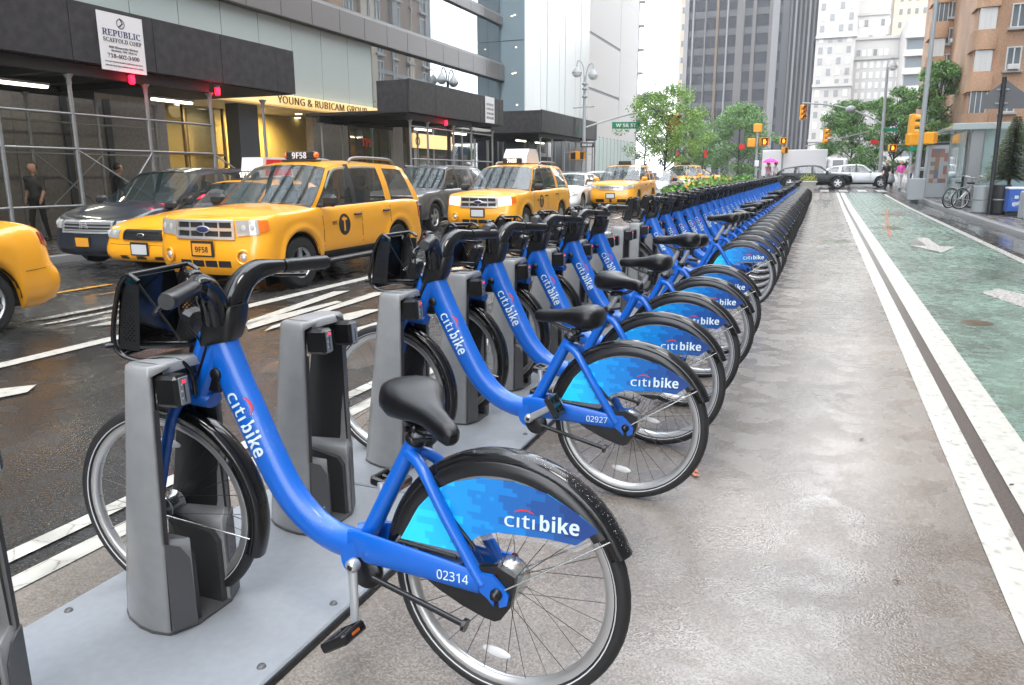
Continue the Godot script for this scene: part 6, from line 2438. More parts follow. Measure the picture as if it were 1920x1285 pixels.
func car_specs() -> Dictionary:
	var suv_side := [0.06, 0.03, 0.01, 0.0, 0.0, 0.0, 0.0, 0.004, 0.012, 0.022, 0.036, 0.060]
	var sed_side := [0.08, 0.035, 0.012, 0.0, 0.0, 0.0, 0.004, 0.012, 0.026, 0.046, 0.070, 0.105]
	return {
		"escape": {"len": 4.44, "w": 0.903, "R": 0.355, "axles": [1.36, -1.26], "paint": "taxi_yellow", "rim": 0.60, "spokes": 5, "flare": 0.035,
			"top": [[-2.22, 1.06], [-1.5, 1.10], [0.0, 1.075], [1.05, 1.06], [1.6, 1.035], [2.0, 1.01], [2.22, 0.985]],
			"bot": [[-2.22, 0.34], [-1.7, 0.30], [-0.7, 0.36], [0.8, 0.36], [1.8, 0.27], [2.22, 0.25]],
			"side_in": suv_side, "front_in": [0.09, 0.05, 0.015, 0.0, 0.0, 0.012, 0.045, 0.055, 0.058, 0.060, 0.066, 0.10], "rear_in": [0.08, 0.04, 0.01, 0.0, 0.03, 0.06, 0.07, 0.075, 0.08, 0.085, 0.09, 0.10],
			"bow": 0.10, "bow_r": 0.06, "rc": 0.26, "crown": 0.055, "cowl": 0.95, "belt_in": 0.085,
			"roof": [[-2.1, 1.56], [-1.6, 1.645], [-0.6, 1.675], [0.1, 1.655], [0.4, 1.60]], "roof_in": [[-2.1, 0.28], [-1.0, 0.245], [0.4, 0.27]], "roof_crown": 0.05,
			"cells": [[1.02, 0.36, 0.92, 0.27, "body"], [0.92, 0.27, -0.02, -0.06, "glass"], [-0.02, -0.06, -0.14, -0.18, "black"], [-0.14, -0.18, -0.98, -0.92, "glass"], [-0.98, -0.92, -1.16, -1.10, "body"], [-1.16, -1.10, -1.92, -1.72, "glass"], [-1.92, -1.72, -2.12, -1.86, "body"]],
			"doors": [0.86, -0.08, -0.95], "handles": [0.10, -0.82], "seats": [0.05, -0.85], "bulge": 0.12},
		"sedan": {"len": 5.0, "w": 0.955, "R": 0.335, "axles": [1.55, -1.36], "paint": "taxi_yellow", "rim": 0.64, "spokes": 9, "flare": 0.008,
			"top": [[-2.5, 0.93], [-1.8, 0.965], [0.0, 0.93], [1.0, 0.935], [1.8, 0.86], [2.3, 0.79], [2.5, 0.75]],
			"bot": [[-2.5, 0.32], [-1.9, 0.26], [0.0, 0.22], [1.9, 0.24], [2.5, 0.25]],
			"side_in": sed_side, "front_in": [0.08, 0.03, 0.0, 0.0, 0.01, 0.04, 0.06, 0.065, 0.07, 0.08, 0.10, 0.15], "rear_in": [0.06, 0.02, 0.0, 0.0, 0.02, 0.05, 0.06, 0.065, 0.07, 0.075, 0.085, 0.10],
			"bow": 0.10, "bow_r": 0.08, "rc": 0.30, "crown": 0.07, "cowl": 0.95, "deck": -1.45, "belt_in": 0.10,
			"roof": [[-1.3, 1.36], [-0.7, 1.425], [0.0, 1.43], [0.3, 1.37]], "roof_in": [[-1.4, 0.33], [0.4, 0.32]], "roof_crown": 0.04,
			"cells": [[1.02, 0.20, 0.92, 0.12, "body"], [0.92, 0.12, 0.0, -0.08, "glass"], [0.0, -0.08, -0.10, -0.18, "black"], [-0.10, -0.18, -0.98, -0.82, "glass"], [-0.98, -0.82, -1.62, -1.05, "body"]],
			"doors": [0.88, -0.05, -0.98], "handles": [0.12, -0.80], "seats": [0.0, -0.9], "bulge": 0.10},
		"camry": {"len": 4.81, "w": 0.912, "R": 0.335, "axles": [1.42, -1.36], "paint": "taxi_yellow", "rim": 0.70, "spokes": 10, "flare": 0.012,
			"top": [[-2.4, 1.02], [-2.1, 1.06], [-1.5, 1.03], [0.0, 0.95], [1.0, 0.95], [1.8, 0.86], [2.4, 0.72]],
			"bot": [[-2.4, 0.30], [-2.2, 0.24], [-1.9, 0.22], [0.0, 0.20], [2.4, 0.22]],
			"side_in": sed_side, "front_in": [0.08, 0.03, 0.0, 0.0, 0.01, 0.04, 0.06, 0.065, 0.07, 0.08, 0.10, 0.15], "rear_in": [0.12, 0.05, 0.01, 0.0, 0.03, 0.09, 0.10, 0.11, 0.12, 0.13, 0.15, 0.19],
			"bow": 0.16, "bow_r": 0.12, "rc": 0.36, "crown": 0.06, "cowl": 1.0, "deck": -1.55, "belt_in": 0.10,
			"roof": [[-1.4, 1.38], [-0.7, 1.45], [0.0, 1.45], [0.35, 1.38]], "roof_in": [[-1.4, 0.31], [0.4, 0.30]], "roof_crown": 0.04,
			"cells": [[1.05, 0.25, 0.95, 0.15, "body"], [0.95, 0.15, 0.0, -0.08, "glass"], [0.0, -0.08, -0.10, -0.18, "black"], [-0.10, -0.18, -0.95, -0.85, "glass"], [-0.95, -0.85, -1.7, -1.1, "body"]],
			"doors": [0.9, -0.05, -0.95], "handles": [0.12, -0.80], "seats": [0.0, -0.9], "bulge": 0.10},
		"minivan": {"len": 5.15, "w": 1.005, "R": 0.345, "axles": [1.60, -1.40], "paint": "car_charcoal", "rim": 0.66, "spokes": 7, "flare": 0.012,
			"top": [[-2.57, 1.05], [0.0, 1.03], [1.2, 1.06], [1.8, 1.03], [2.3, 0.95], [2.57, 0.86]],
			"bot": [[-2.57, 0.32], [0.0, 0.24], [2.57, 0.24]],
			"side_in": suv_side, "front_in": [0.10, 0.04, 0.0, 0.0, 0.01, 0.03, 0.05, 0.06, 0.07, 0.09, 0.13, 0.20], "rear_in": [0.06, 0.02, 0.0, 0.0, 0.02, 0.05, 0.06, 0.065, 0.07, 0.075, 0.085, 0.10],
			"bow": 0.20, "bow_r": 0.08, "rc": 0.36, "crown": 0.08, "cowl": 1.35, "belt_in": 0.09,
			"roof": [[-2.4, 1.60], [-1.5, 1.68], [0.0, 1.70], [0.6, 1.62]], "roof_in": [[-2.4, 0.28], [0.6, 0.27]], "roof_crown": 0.04,
			"cells": [[1.42, 0.55, 1.30, 0.44, "body"], [1.30, 0.44, 0.15, 0.05, "glass"], [0.15, 0.05, 0.03, -0.07, "black"], [0.03, -0.07, -1.15, -1.10, "glass"], [-1.15, -1.10, -1.27, -1.22, "black"], [-1.27, -1.22, -2.25, -2.0, "glass"], [-2.25, -2.0, -2.5, -2.2, "body"]],
			"doors": [1.25, 0.08, -1.2], "handles": [0.25, -0.05], "seats": [0.4, -0.7], "bulge": 0.16, "chrome_trim": true},
		"jeep": {"len": 4.82, "w": 0.965, "R": 0.375, "axles": [1.50, -1.40], "paint": "car_grey", "rim": 0.64, "spokes": 5, "flare": 0.035,
			"top": [[-2.4, 1.12], [0.0, 1.11], [1.0, 1.10], [1.8, 1.06], [2.4, 0.98]],
			"bot": [[-2.4, 0.38], [0.0, 0.34], [2.4, 0.34]],
			"side_in": suv_side, "front_in": [0.09, 0.05, 0.015, 0.0, 0.0, 0.012, 0.04, 0.045, 0.05, 0.055, 0.07, 0.11], "rear_in": [0.06, 0.02, 0.0, 0.0, 0.02, 0.05, 0.06, 0.065, 0.07, 0.075, 0.085, 0.10],
			"bow": 0.10, "bow_r": 0.06, "rc": 0.24, "crown": 0.05, "cowl": 0.95, "belt_in": 0.085,
			"roof": [[-2.2, 1.62], [-1.4, 1.70], [0.0, 1.72], [0.4, 1.65]], "roof_in": [[-2.2, 0.28], [0.4, 0.27]], "roof_crown": 0.045,
			"cells": [[1.02, 0.36, 0.92, 0.27, "body"], [0.92, 0.27, -0.02, -0.06, "glass"], [-0.02, -0.06, -0.14, -0.18, "black"], [-0.14, -0.18, -1.08, -1.02, "glass"], [-1.08, -1.02, -1.24, -1.18, "body"], [-1.24, -1.18, -2.0, -1.8, "glass"], [-2.0, -1.8, -2.25, -1.98, "body"]],
			"doors": [0.86, -0.08, -1.0], "handles": [0.10, -0.85], "seats": [0.05, -0.9], "bulge": 0.12},
	}


func place_car(root: Node3D, called: String, label: String, cat: String, x: float, z: float, turn: float, sc: float, group := ""):
	root.name = numbered(called)
	add_child(root)
	root.position = Vector3(x, ground_y(x, z), z)
	# follow the slope of the road
	var g := (ground_y(x, z - 1.5) - ground_y(x, z + 1.5)) / 3.0
	root.basis = Basis(Vector3.UP, turn) * Basis(Vector3(0, 0, 1), -g if absf(turn) > 0.5 else 0.0)
	root.scale = Vector3.ONE * sc
	tag(root, label, cat, group)


func build_traffic():
	var sp := car_specs()
	var K := 0.925
	# --- the taxi with roof number 9F58
	var c := make_car(sp.escape)
	var r: Node3D = c[0]
	var S: CarShape = c[1]
	front_kit(r, S, {"lamp": [0.50, 0.80, 0.755, 0.785, 0.955, 0.965], "amber": [0.80, 0.93, 0.79, 0.83, 0.965, 0.955], "fog": [0.60, 0.50, 0.085], "grille": [0.47, 0.715, 0.965, 2, 4, "chrome", "chrome"], "bar": 0.020,
		"intake": [0.42, 0.36, 0.445, 4], "badge": [0.84, 0.115, 0.048, "oval"], "plate": [0.595, "plate_yellow", "9F58"]})
	taxi_marks(r, S, 0.36, 0.80)
	roof_number(r, 0.05, 1.705, "9F58", false, true)
	escape_trim(r, S)
	var c_esc := c
	var second: Node3D = r.duplicate()
	place_car(r, "taxi", "yellow taxi SUV with roof number 9F58 and an orange number plate", "taxi", -6.80, -9.05, -PI / 2 + 0.01, K, "yellow taxis facing the bikes")
	# --- second taxi of the same model, its roof advert behind the number
	second.get_node("roof_sign").free()
	second.get_node("number_plate").free()
	for nm in ["headlight", "headlight2"]:
		if second.has_node(nm):
			var hl: MeshInstance3D = second.get_node(nm)
			hl.material_override = M.lamp_lit
			for ch in hl.get_children():
				if ch.name.begins_with("reflector"):
					ch.material_override = M.lamp_lit
	front_kit_only_plate(second, S, [0.60, "plate_white", ""])
	roof_number(second, 0.05, 1.705, "7H58", true, false)
	var ad := MB.new()
	ad.prism(PackedVector2Array([Vector2(-1.05, 0.0), Vector2(-0.10, 0.0), Vector2(-0.14, 0.18), Vector2(-0.32, 0.36), Vector2(-0.85, 0.36), Vector2(-1.0, 0.18)]), Transform3D(Basis(), Vector3(0, 1.73, 0)), -0.32, 0.32)
	var adv := part(second, "roof_advert", ad, M.sign_white)
	place_car(second, "taxi", "yellow taxi SUV with lit headlights and a rounded white roof advert", "taxi", -6.82, -17.0, -PI / 2, K, "yellow taxis facing the bikes")
	# --- yellow sedan taxi with a black oval grille
	c = make_car(sp.sedan)
	r = c[0]
	S = c[1]
	front_kit(r, S, {"lamp": [0.52, 0.90, 0.60, 0.61, 0.735, 0.74], "amber": [0.90, 1.02, 0.61, 0.62, 0.74, 0.74], "grille": [0.40, 0.585, 0.745, 1, 1, "car_dark", "car_dark"], "intake": [0.75, 0.29, 0.345, 1], "badge": [0.665, 0.075, 0.030, "oval", 0], "plate": [0.455, "plate_white", ""]})
	var gl := MB.new()
	S.patch(gl, -0.95, 0.95, 0.505, 0.505, 0.513, 0.513, 0.002)
	part(r, "bumper_groove", gl, M.car_seam)
	roof_number(r, -0.02, 1.465, "1P36", true, false)
	var ab := MB.new()
	ab.prism(PackedVector2Array([Vector2(-1.02, 0.0), Vector2(-0.12, 0.0), Vector2(-0.20, 0.36), Vector2(-0.96, 0.36)]), Transform3D(Basis(), Vector3(0, 1.50, 0)), -0.24, 0.24)
	var ar := part(r, "roof_advert", ab, M.sign_white)
	for s in [-1.0, 1.0]:
		var pnl := MB.new()
		pnl.prism(PackedVector2Array([Vector2(-0.98, 0.03), Vector2(-0.22, 0.03), Vector2(-0.28, 0.32), Vector2(-0.94, 0.32)]), Transform3D(Basis(), Vector3(0, 1.50, s * 0.2425)), -0.002, 0.002)
		part(ar, "advert_poster", pnl, M.sign_red)
	place_car(r, "taxi", "yellow sedan taxi with black oval grille beside the grey minivan", "taxi", -8.95, -10.35, -PI / 2, K, "yellow taxis facing the bikes")
	# --- dark grey minivan by the far kerb
	c = make_car(sp.minivan)
	r = c[0]
	S = c[1]
	front_kit(r, S, {"lamp": [0.66, 1.22, 0.70, 0.74, 0.84, 0.90], "grille": [0.60, 0.63, 0.85, 4, 1, "chrome", "alloy_paint"], "bar": 0.010, "intake": [0.70, 0.28, 0.37, 1], "badge": [0.76, 0.085, 0.055, "H"], "plate": [0.49, "plate_yellow", ""]})
	place_car(r, "minivan", "dark grey minivan with chrome barred grille by the scaffold", "minivan", -10.85, -11.05, -PI / 2, K)
	# --- grey off-roader between the taxis
	c = make_car(sp.jeep)
	r = c[0]
	S = c[1]
	front_kit(r, S, {"lamp": [0.52, 0.88, 0.82, 0.83, 0.98, 0.98], "grille": [0.48, 0.80, 0.98, 1, 7, "chrome", "chrome"], "plate": [0.60, "plate_white", ""]})
	for s in [-1.0, 1.0]:
		var cl := MB.new()
		cl.bar(Vector3(0.25, 1.745, s * 0.66), Vector3(-1.9, 1.70, s * 0.66), 0.02, 8)
		part(r, "roof_bar", cl, M.galvanised)
	place_car(r, "suv", "grey off-road car behind the 9F58 taxi", "car", -9.95, -18.7, -PI / 2, K * 1.01)
	# --- white cars, the next taxi, and the queue behind
	var spec: Dictionary = sp.camry.duplicate()
	spec.paint = "car_white"
	spec.mirror = "car_white"
	c = make_car(spec)
	r = c[0]
	S = c[1]
	front_kit(r, S, {"lamp": [0.50, 0.98, 0.60, 0.66, 0.72, 0.80], "grille": [0.42, 0.55, 0.68, 3, 1, "chrome", "chrome"], "bar": 0.008, "intake": [0.5, 0.28, 0.40, 1], "badge": [0.62, 0.07, 0.05, "ring"], "plate": [0.45, "plate_white", ""]})
	var white2: Node3D = r.duplicate()
	place_car(r, "white_sedan", "white sedan waiting behind the second SUV taxi", "car", -8.95, -28.4, -PI / 2, K, "white cars in the queue")
	place_car(white2, "white_sedan", "white car behind the white sedan, partly hidden by it", "car", -9.6, -34.6, -PI / 2, K * 1.02, "white cars in the queue")
	spec = sp.escape.duplicate()
	spec.mirror = "taxi_yellow"
	spec.rc = 0.34
	spec.bow = 0.18
	c = make_car(spec)
	r = c[0]
	S = c[1]
	front_kit(r, S, {"lamp": [0.50, 0.98, 0.80, 0.84, 0.93, 0.98], "grille": [0.46, 0.76, 0.93, 3, 1, "chrome", "chrome"], "bar": 0.014, "intake": [0.62, 0.30, 0.42, 1], "badge": [0.85, 0.08, 0.055, "ring"], "plate": [0.55, "plate_white", ""]})
	roof_number(r, 0.05, 1.705, "4B22", false, false)
	r.get_node("roof_sign/roof_sign_lettering").free()
	var far_taxi: Node3D = r.duplicate()
	place_car(r, "taxi", "rounded yellow taxi SUV with chrome grille near the planting", "taxi", -7.15, -29.4, -PI / 2, K * 1.03, "yellow taxis facing the bikes")
	var k := 0
	for q in [[-7.3, -36.5, "car_grey", "first dark car in the queue behind the rounded taxi"], [-9.7, -41.5, "car_silver", "silver car far back in the queue near the corner"]]:
		spec = sp.sedan.duplicate()
		spec.paint = q[2]
		c = make_car(spec)
		front_kit(c[0], c[1], {"lamp": [0.52, 0.95, 0.58, 0.61, 0.72, 0.74], "grille": [0.40, 0.56, 0.72, 3, 1, "chrome", "chrome"], "plate": [0.455, "plate_white", ""]})
		place_car(c[0], "queued_car", q[3], "car", q[0], q[1], -PI / 2, K)
	place_car(far_taxi, "taxi", "small far yellow taxi at the back of the queue", "taxi", -7.0, -42.5, -PI / 2, K, "yellow taxis facing the bikes")
	# --- taxi leaving the picture on the near side
	c = make_car(sp.camry)
	r = c[0]
	S = c[1]
	var total: float = S.arc[-1]
	for s in [-1.0, 1.0]:
		var tl := MB.new()
		S.patch(tl, s * (total - 0.98), s * (total - 0.52), 0.86, 0.74, 0.985, 0.955, 0.010)
		var tn := part(r, "tail_light", tl, M.lens_red)
		var tw := MB.new()
		S.patch(tw, s * (total - 0.70), s * (total - 0.50), 0.735, 0.72, 0.80, 0.79, 0.012)
		part(tn, "reversing_lens", tw, M.lamp_lens)
	var bl := MB.new()
	for s in [-1.0, 1.0]:
		S.patch(bl, s * (total - 1.30), s * (total - 0.62), 0.600, 0.640, 0.606, 0.646, 0.002)
	part(r, "bumper_gap", bl, M.car_seam)
	place_car(r, "taxi", "rear of a yellow sedan taxi leaving at the photo's edge", "taxi", -7.75, -3.20, -PI / 2, K, "yellow taxis facing the bikes")
	# --- crossing traffic at the junction
	spec = sp.jeep.duplicate()
	spec.paint = "car_black"
	spec.mirror = "car_black"
	spec.top = [[-2.4, 1.02], [0.0, 0.98], [1.0, 0.96], [1.8, 0.92], [2.4, 0.82]]
	spec.roof = [[-2.2, 1.16], [-1.6, 1.34], [-0.6, 1.47], [0.0, 1.48], [0.4, 1.42]]
	c = make_car(spec)
	front_kit(c[0], c[1], {"lamp": [0.55, 1.0, 0.80, 0.82, 0.93, 0.97], "grille": [0.48, 0.72, 0.92, 3, 1, "chrome", "chrome"]})
	place_car(c[0], "crossing_car", "black estate car crossing the junction behind the flower pot", "car", -0.62, -51.8, 0.0, K * 1.02)
	spec = sp.jeep.duplicate()
	spec.paint = "car_silver"
	spec.mirror = "car_silver"
	spec.top = [[-2.4, 1.06], [0.0, 1.02], [1.0, 1.0], [1.8, 0.95], [2.4, 0.80]]
	spec.roof = [[-2.2, 1.22], [-1.5, 1.44], [-0.4, 1.56], [0.0, 1.56], [0.4, 1.49]]
	spec.rc = 0.34
	c = make_car(spec)
	front_kit(c[0], c[1], {"lamp": [0.55, 1.05, 0.78, 0.82, 0.90, 0.96], "grille": [0.48, 0.72, 0.92, 3, 1, "chrome", "chrome"]})
	place_car(c[0], "crossing_car", "silver crossover crossing the junction ahead of the black car", "car", 1.95, -54.6, 0.0, K)
	# box truck behind them
	var t := thing("box_truck", "white box truck standing beyond the junction", "truck", Vector3(-2.2, 0.6, -62), 0.0)
	slab(t, "cargo_box", Vector3(-2.2, 0.75, -1.1), Vector3(2.3, 2.62, 1.1), M.sign_white, 0.03)
	slab(t, "cab", Vector3(2.35, 0.5, -1.0), Vector3(3.7, 2.0, 1.0), M.car_white, 0.12)
	slab(t, "cab_window", Vector3(2.7, 1.25, 0.99), Vector3(3.4, 1.85, 1.01), M.window_glass)
	slab(t, "chassis", Vector3(-2.1, 0.45, -0.5), Vector3(3.4, 0.72, 0.5), M.car_dark)
	for x in [-1.4, 2.9]:
		for s in [-1.0, 1.0]:
			var w3 := wheel_disc(0.42, 0.24, 0.25, 5, s)
			var wn := part(t, "wheel", w3[0], M.tyre_rubber)
			wn.position = Vector3(x, 0.42, s * 0.95)
			part(wn, "rim", w3[1], M.wheel_alloy)
	# yellow taxis passing beyond the junction, side on
	for q in [[-8.6, -60.0, "first yellow taxi passing beyond the junction, left of the white truck"], [-14.5, -63.5, "second yellow taxi passing beyond the junction, beside the young tree"]]:
		c = make_car(sp.sedan)
		place_car(c[0], "taxi", q[2], "taxi", q[0], q[1], 0.0, K, "yellow taxis beyond the junction")


func front_kit_only_plate(root: Node3D, S: CarShape, q: Array):
	var p := S.surf(0.0, q[0], 0.03)
	var hd := MB.new()
	hd.box(p + Vector3(-0.008, 0.0, 0), Vector3(0.014, 0.205, 0.37), 0.006)
	var holder := part(root, "number_plate", hd, M.car_dark)
	var pm := MB.new()
	pm.box(p + Vector3(0.004, -0.008, 0), Vector3(0.006, 0.15, 0.305), 0.002)
	part(holder, "plate_face", pm, M[q[1]])


func escape_trim(root: Node3D, S: CarShape):
	# dark sill and running board, roof bars, tail lamps
	for s in [-1.0, 1.0]:
		var sill := MB.new()
		S.patch(sill, s * S.u_at(0.88), s * S.u_at(-0.80), 0.33, 0.33, 0.455, 0.455, 0.006, 10)
		part(root, "sill_cladding", sill, M.car_dark)
		var rb := MB.new()
		rb.box(Vector3(0.04, 0.335, s * 0.945), Vector3(1.66, 0.055, 0.13), 0.02)
		part(root, "running_board", rb, M.dock_dark)
		var bar := MB.new()
		bar.tube(spline([Vector3(-0.30, 1.70, s * 0.60), Vector3(-0.38, 1.745, s * 0.60), Vector3(-0.7, 1.76, s * 0.60), Vector3(-1.35, 1.745, s * 0.60), Vector3(-1.55, 1.72, s * 0.60), Vector3(-1.62, 1.66, s * 0.60)], 5), 0.022, null, 8)
		part(root, "roof_bar", bar, M.galvanised)
		var total: float = S.arc[-1]
		var tl := MB.new()
		S.patch(tl, s * (total - 1.02), s * (total - 0.72), 0.78, 0.78, 1.04, 1.05, 0.010)
		part(root, "tail_light", tl, M.lens_red)
		var vis := MB.new()
		vis.tube(spline([Vector3(0.60, 1.33, s * 0.782), Vector3(0.40, 1.50, s * 0.725), Vector3(0.24, 1.585, s * 0.692), Vector3(-0.05, 1.612, s * 0.682)], 5), 0.008, 0.024, 6)
		vis.tube(spline([Vector3(-0.20, 1.615, s * 0.682), Vector3(-0.55, 1.62, s * 0.682), Vector3(-0.90, 1.605, s * 0.682)], 5), 0.008, 0.024, 6)
		part(root, "window_visor", vis, M.shelter_glass)


# ------------------------------------------------------------------ street furniture
func pole_mesh(a: Vector3, b: Vector3, r0: float, r1: float, sides := 12) -> MB:
	var mb := MB.new()
	mb.tube(PackedVector3Array([a, b]), PackedFloat32Array([r0, r1]), null, sides)
	return mb


func signal_head(root: Node3D, p: Vector3, turn: float, lit := -1):
	# three-lens yellow traffic signal with visors, facing local +z after TURN
	var n := Node3D.new()
	n.name = "signal_head"
	root.add_child(n, true)
	n.position = p
	n.rotation.y = turn
	var b := MB.new()
	b.box(Vector3(0, 0, -0.08), Vector3(0.33, 1.02, 0.20), 0.03)
	part(n, "housing", b, M.signal_yellow)
	for k in 3:
		var y := 0.33 - k * 0.33
		var l := MB.new()
		l.ball(Vector3(0, y, 0.02), Vector3(0.125, 0.125, 0.03), 16, 8)
		part(n, "lens", l, [M.lens_red, M.amber_lit if lit == 1 else M.lens_amber, M.pole_dark][k])
		var v := MB.new()
		var rows := []
		for z in [0.0, 0.24]:
			var row := PackedVector3Array()
			for i in 13:
				var a := -0.5 + (PI + 1.0) * i / 12.0
				row.append(Vector3(cos(a) * 0.15, y + sin(a) * 0.15, z + (0.02 if z > 0 else 0.0)))
			rows.append(row)
		v.grid(rows)
		part(n, "visor", v, M.signal_yellow)


func walk_signal(root: Node3D, p: Vector3, turn: float, lit := false):
	var n := Node3D.new()
	n.name = "walk_signal"
	root.add_child(n, true)
	n.position = p
	n.rotation.y = turn
	var b := MB.new()
	b.box(Vector3(0, 0, 0), Vector3(0.44, 0.46, 0.24), 0.03)
	part(n, "housing", b, M.signal_yellow)
	var f := MB.new()
	f.box(Vector3(0, 0, 0.125), Vector3(0.36, 0.36, 0.01))
	var face := part(n, "lamp_face", f, M.ink_dark)
	if lit:
		# the raised hand
		var h := MB.new()
		h.box(Vector3(0.0, -0.06, 0.134), Vector3(0.14, 0.14, 0.008), 0.003)
		for k in 4:
			h.box(Vector3(-0.054 + k * 0.036, 0.07 - 0.012 * absf(k - 1.5), 0.134), Vector3(0.028, 0.14, 0.008), 0.003)
		h.box(Vector3(0.095, -0.03, 0.134), Vector3(0.03, 0.12, 0.008), 0.003, Basis(Vector3(0, 0, 1), -0.5))
		part(face, "hand_symbol", h, M.amber_lit)
	var v := MB.new()
	v.box(Vector3(0, 0.235, 0.18), Vector3(0.44, 0.02, 0.14))
	for s in [-1.0, 1.0]:
		v.box(Vector3(s * 0.22, 0.02, 0.16), Vector3(0.02, 0.42, 0.10))
	part(n, "visor", v, M.signal_yellow)


func lamp_head(root: Node3D, p: Vector3, dir: float):
	# bell-shaped lantern on a crook arm
	var n := Node3D.new()
	n.name = "lantern"
	root.add_child(n, true)
	n.position = p
	var arm := MB.new()
	arm.tube(spline([Vector3(-dir * 0.40, -0.75, 0), Vector3(-dir * 0.38, -0.1, 0), Vector3(-dir * 0.25, 0.28, 0), Vector3(-dir * 0.06, 0.38, 0), Vector3(0, 0.22, 0), Vector3(0, 0.0, 0)], 6), 0.028, null, 8)
	part(n, "crook_arm", arm, M.pole_grey)
	var hd := MB.new()
	hd.lathe(PackedVector2Array([Vector2(0.0, 0.30), Vector2(0.03, 0.26), Vector2(0.02, 0.12), Vector2(0.06, 0.06), Vector2(0.14, 0.0), Vector2(0.24, -0.16), Vector2(0.28, -0.22), Vector2(0.27, -0.24)]), Transform3D(), 18)
	part(n, "shade", hd, M.pole_grey)
	var gl := MB.new()
	gl.lathe(PackedVector2Array([Vector2(0.25, -0.24), Vector2(0.24, -0.32), Vector2(0.16, -0.42), Vector2(0.0, -0.46)]), Transform3D(), 18)
	part(n, "bowl", gl, M.reflector_clear)


func blade(root: Node3D, ctr: Vector3, size: Vector2, turn: float, m: Material, text := "", tm: Material = null):
	var n := Node3D.new()
	n.name = "street_sign"
	root.add_child(n, true)
	n.position = ctr
	n.rotation.y = turn
	var b := MB.new()
	b.box(Vector3.ZERO, Vector3(size.x, size.y, 0.02), 0.004)
	part(n, "sign_plate", b, m)
	if text:
		var t := MB.new()
		var w := size.x * 0.72
		t.letters(text, font_of("sans", true), w, size.y * 0.52, func(x, y, z): return Vector3(x - w * 0.5, y - size.y * 0.26, 0.0112 + z), 0.002)
		part(n, "lettering", t, tm)


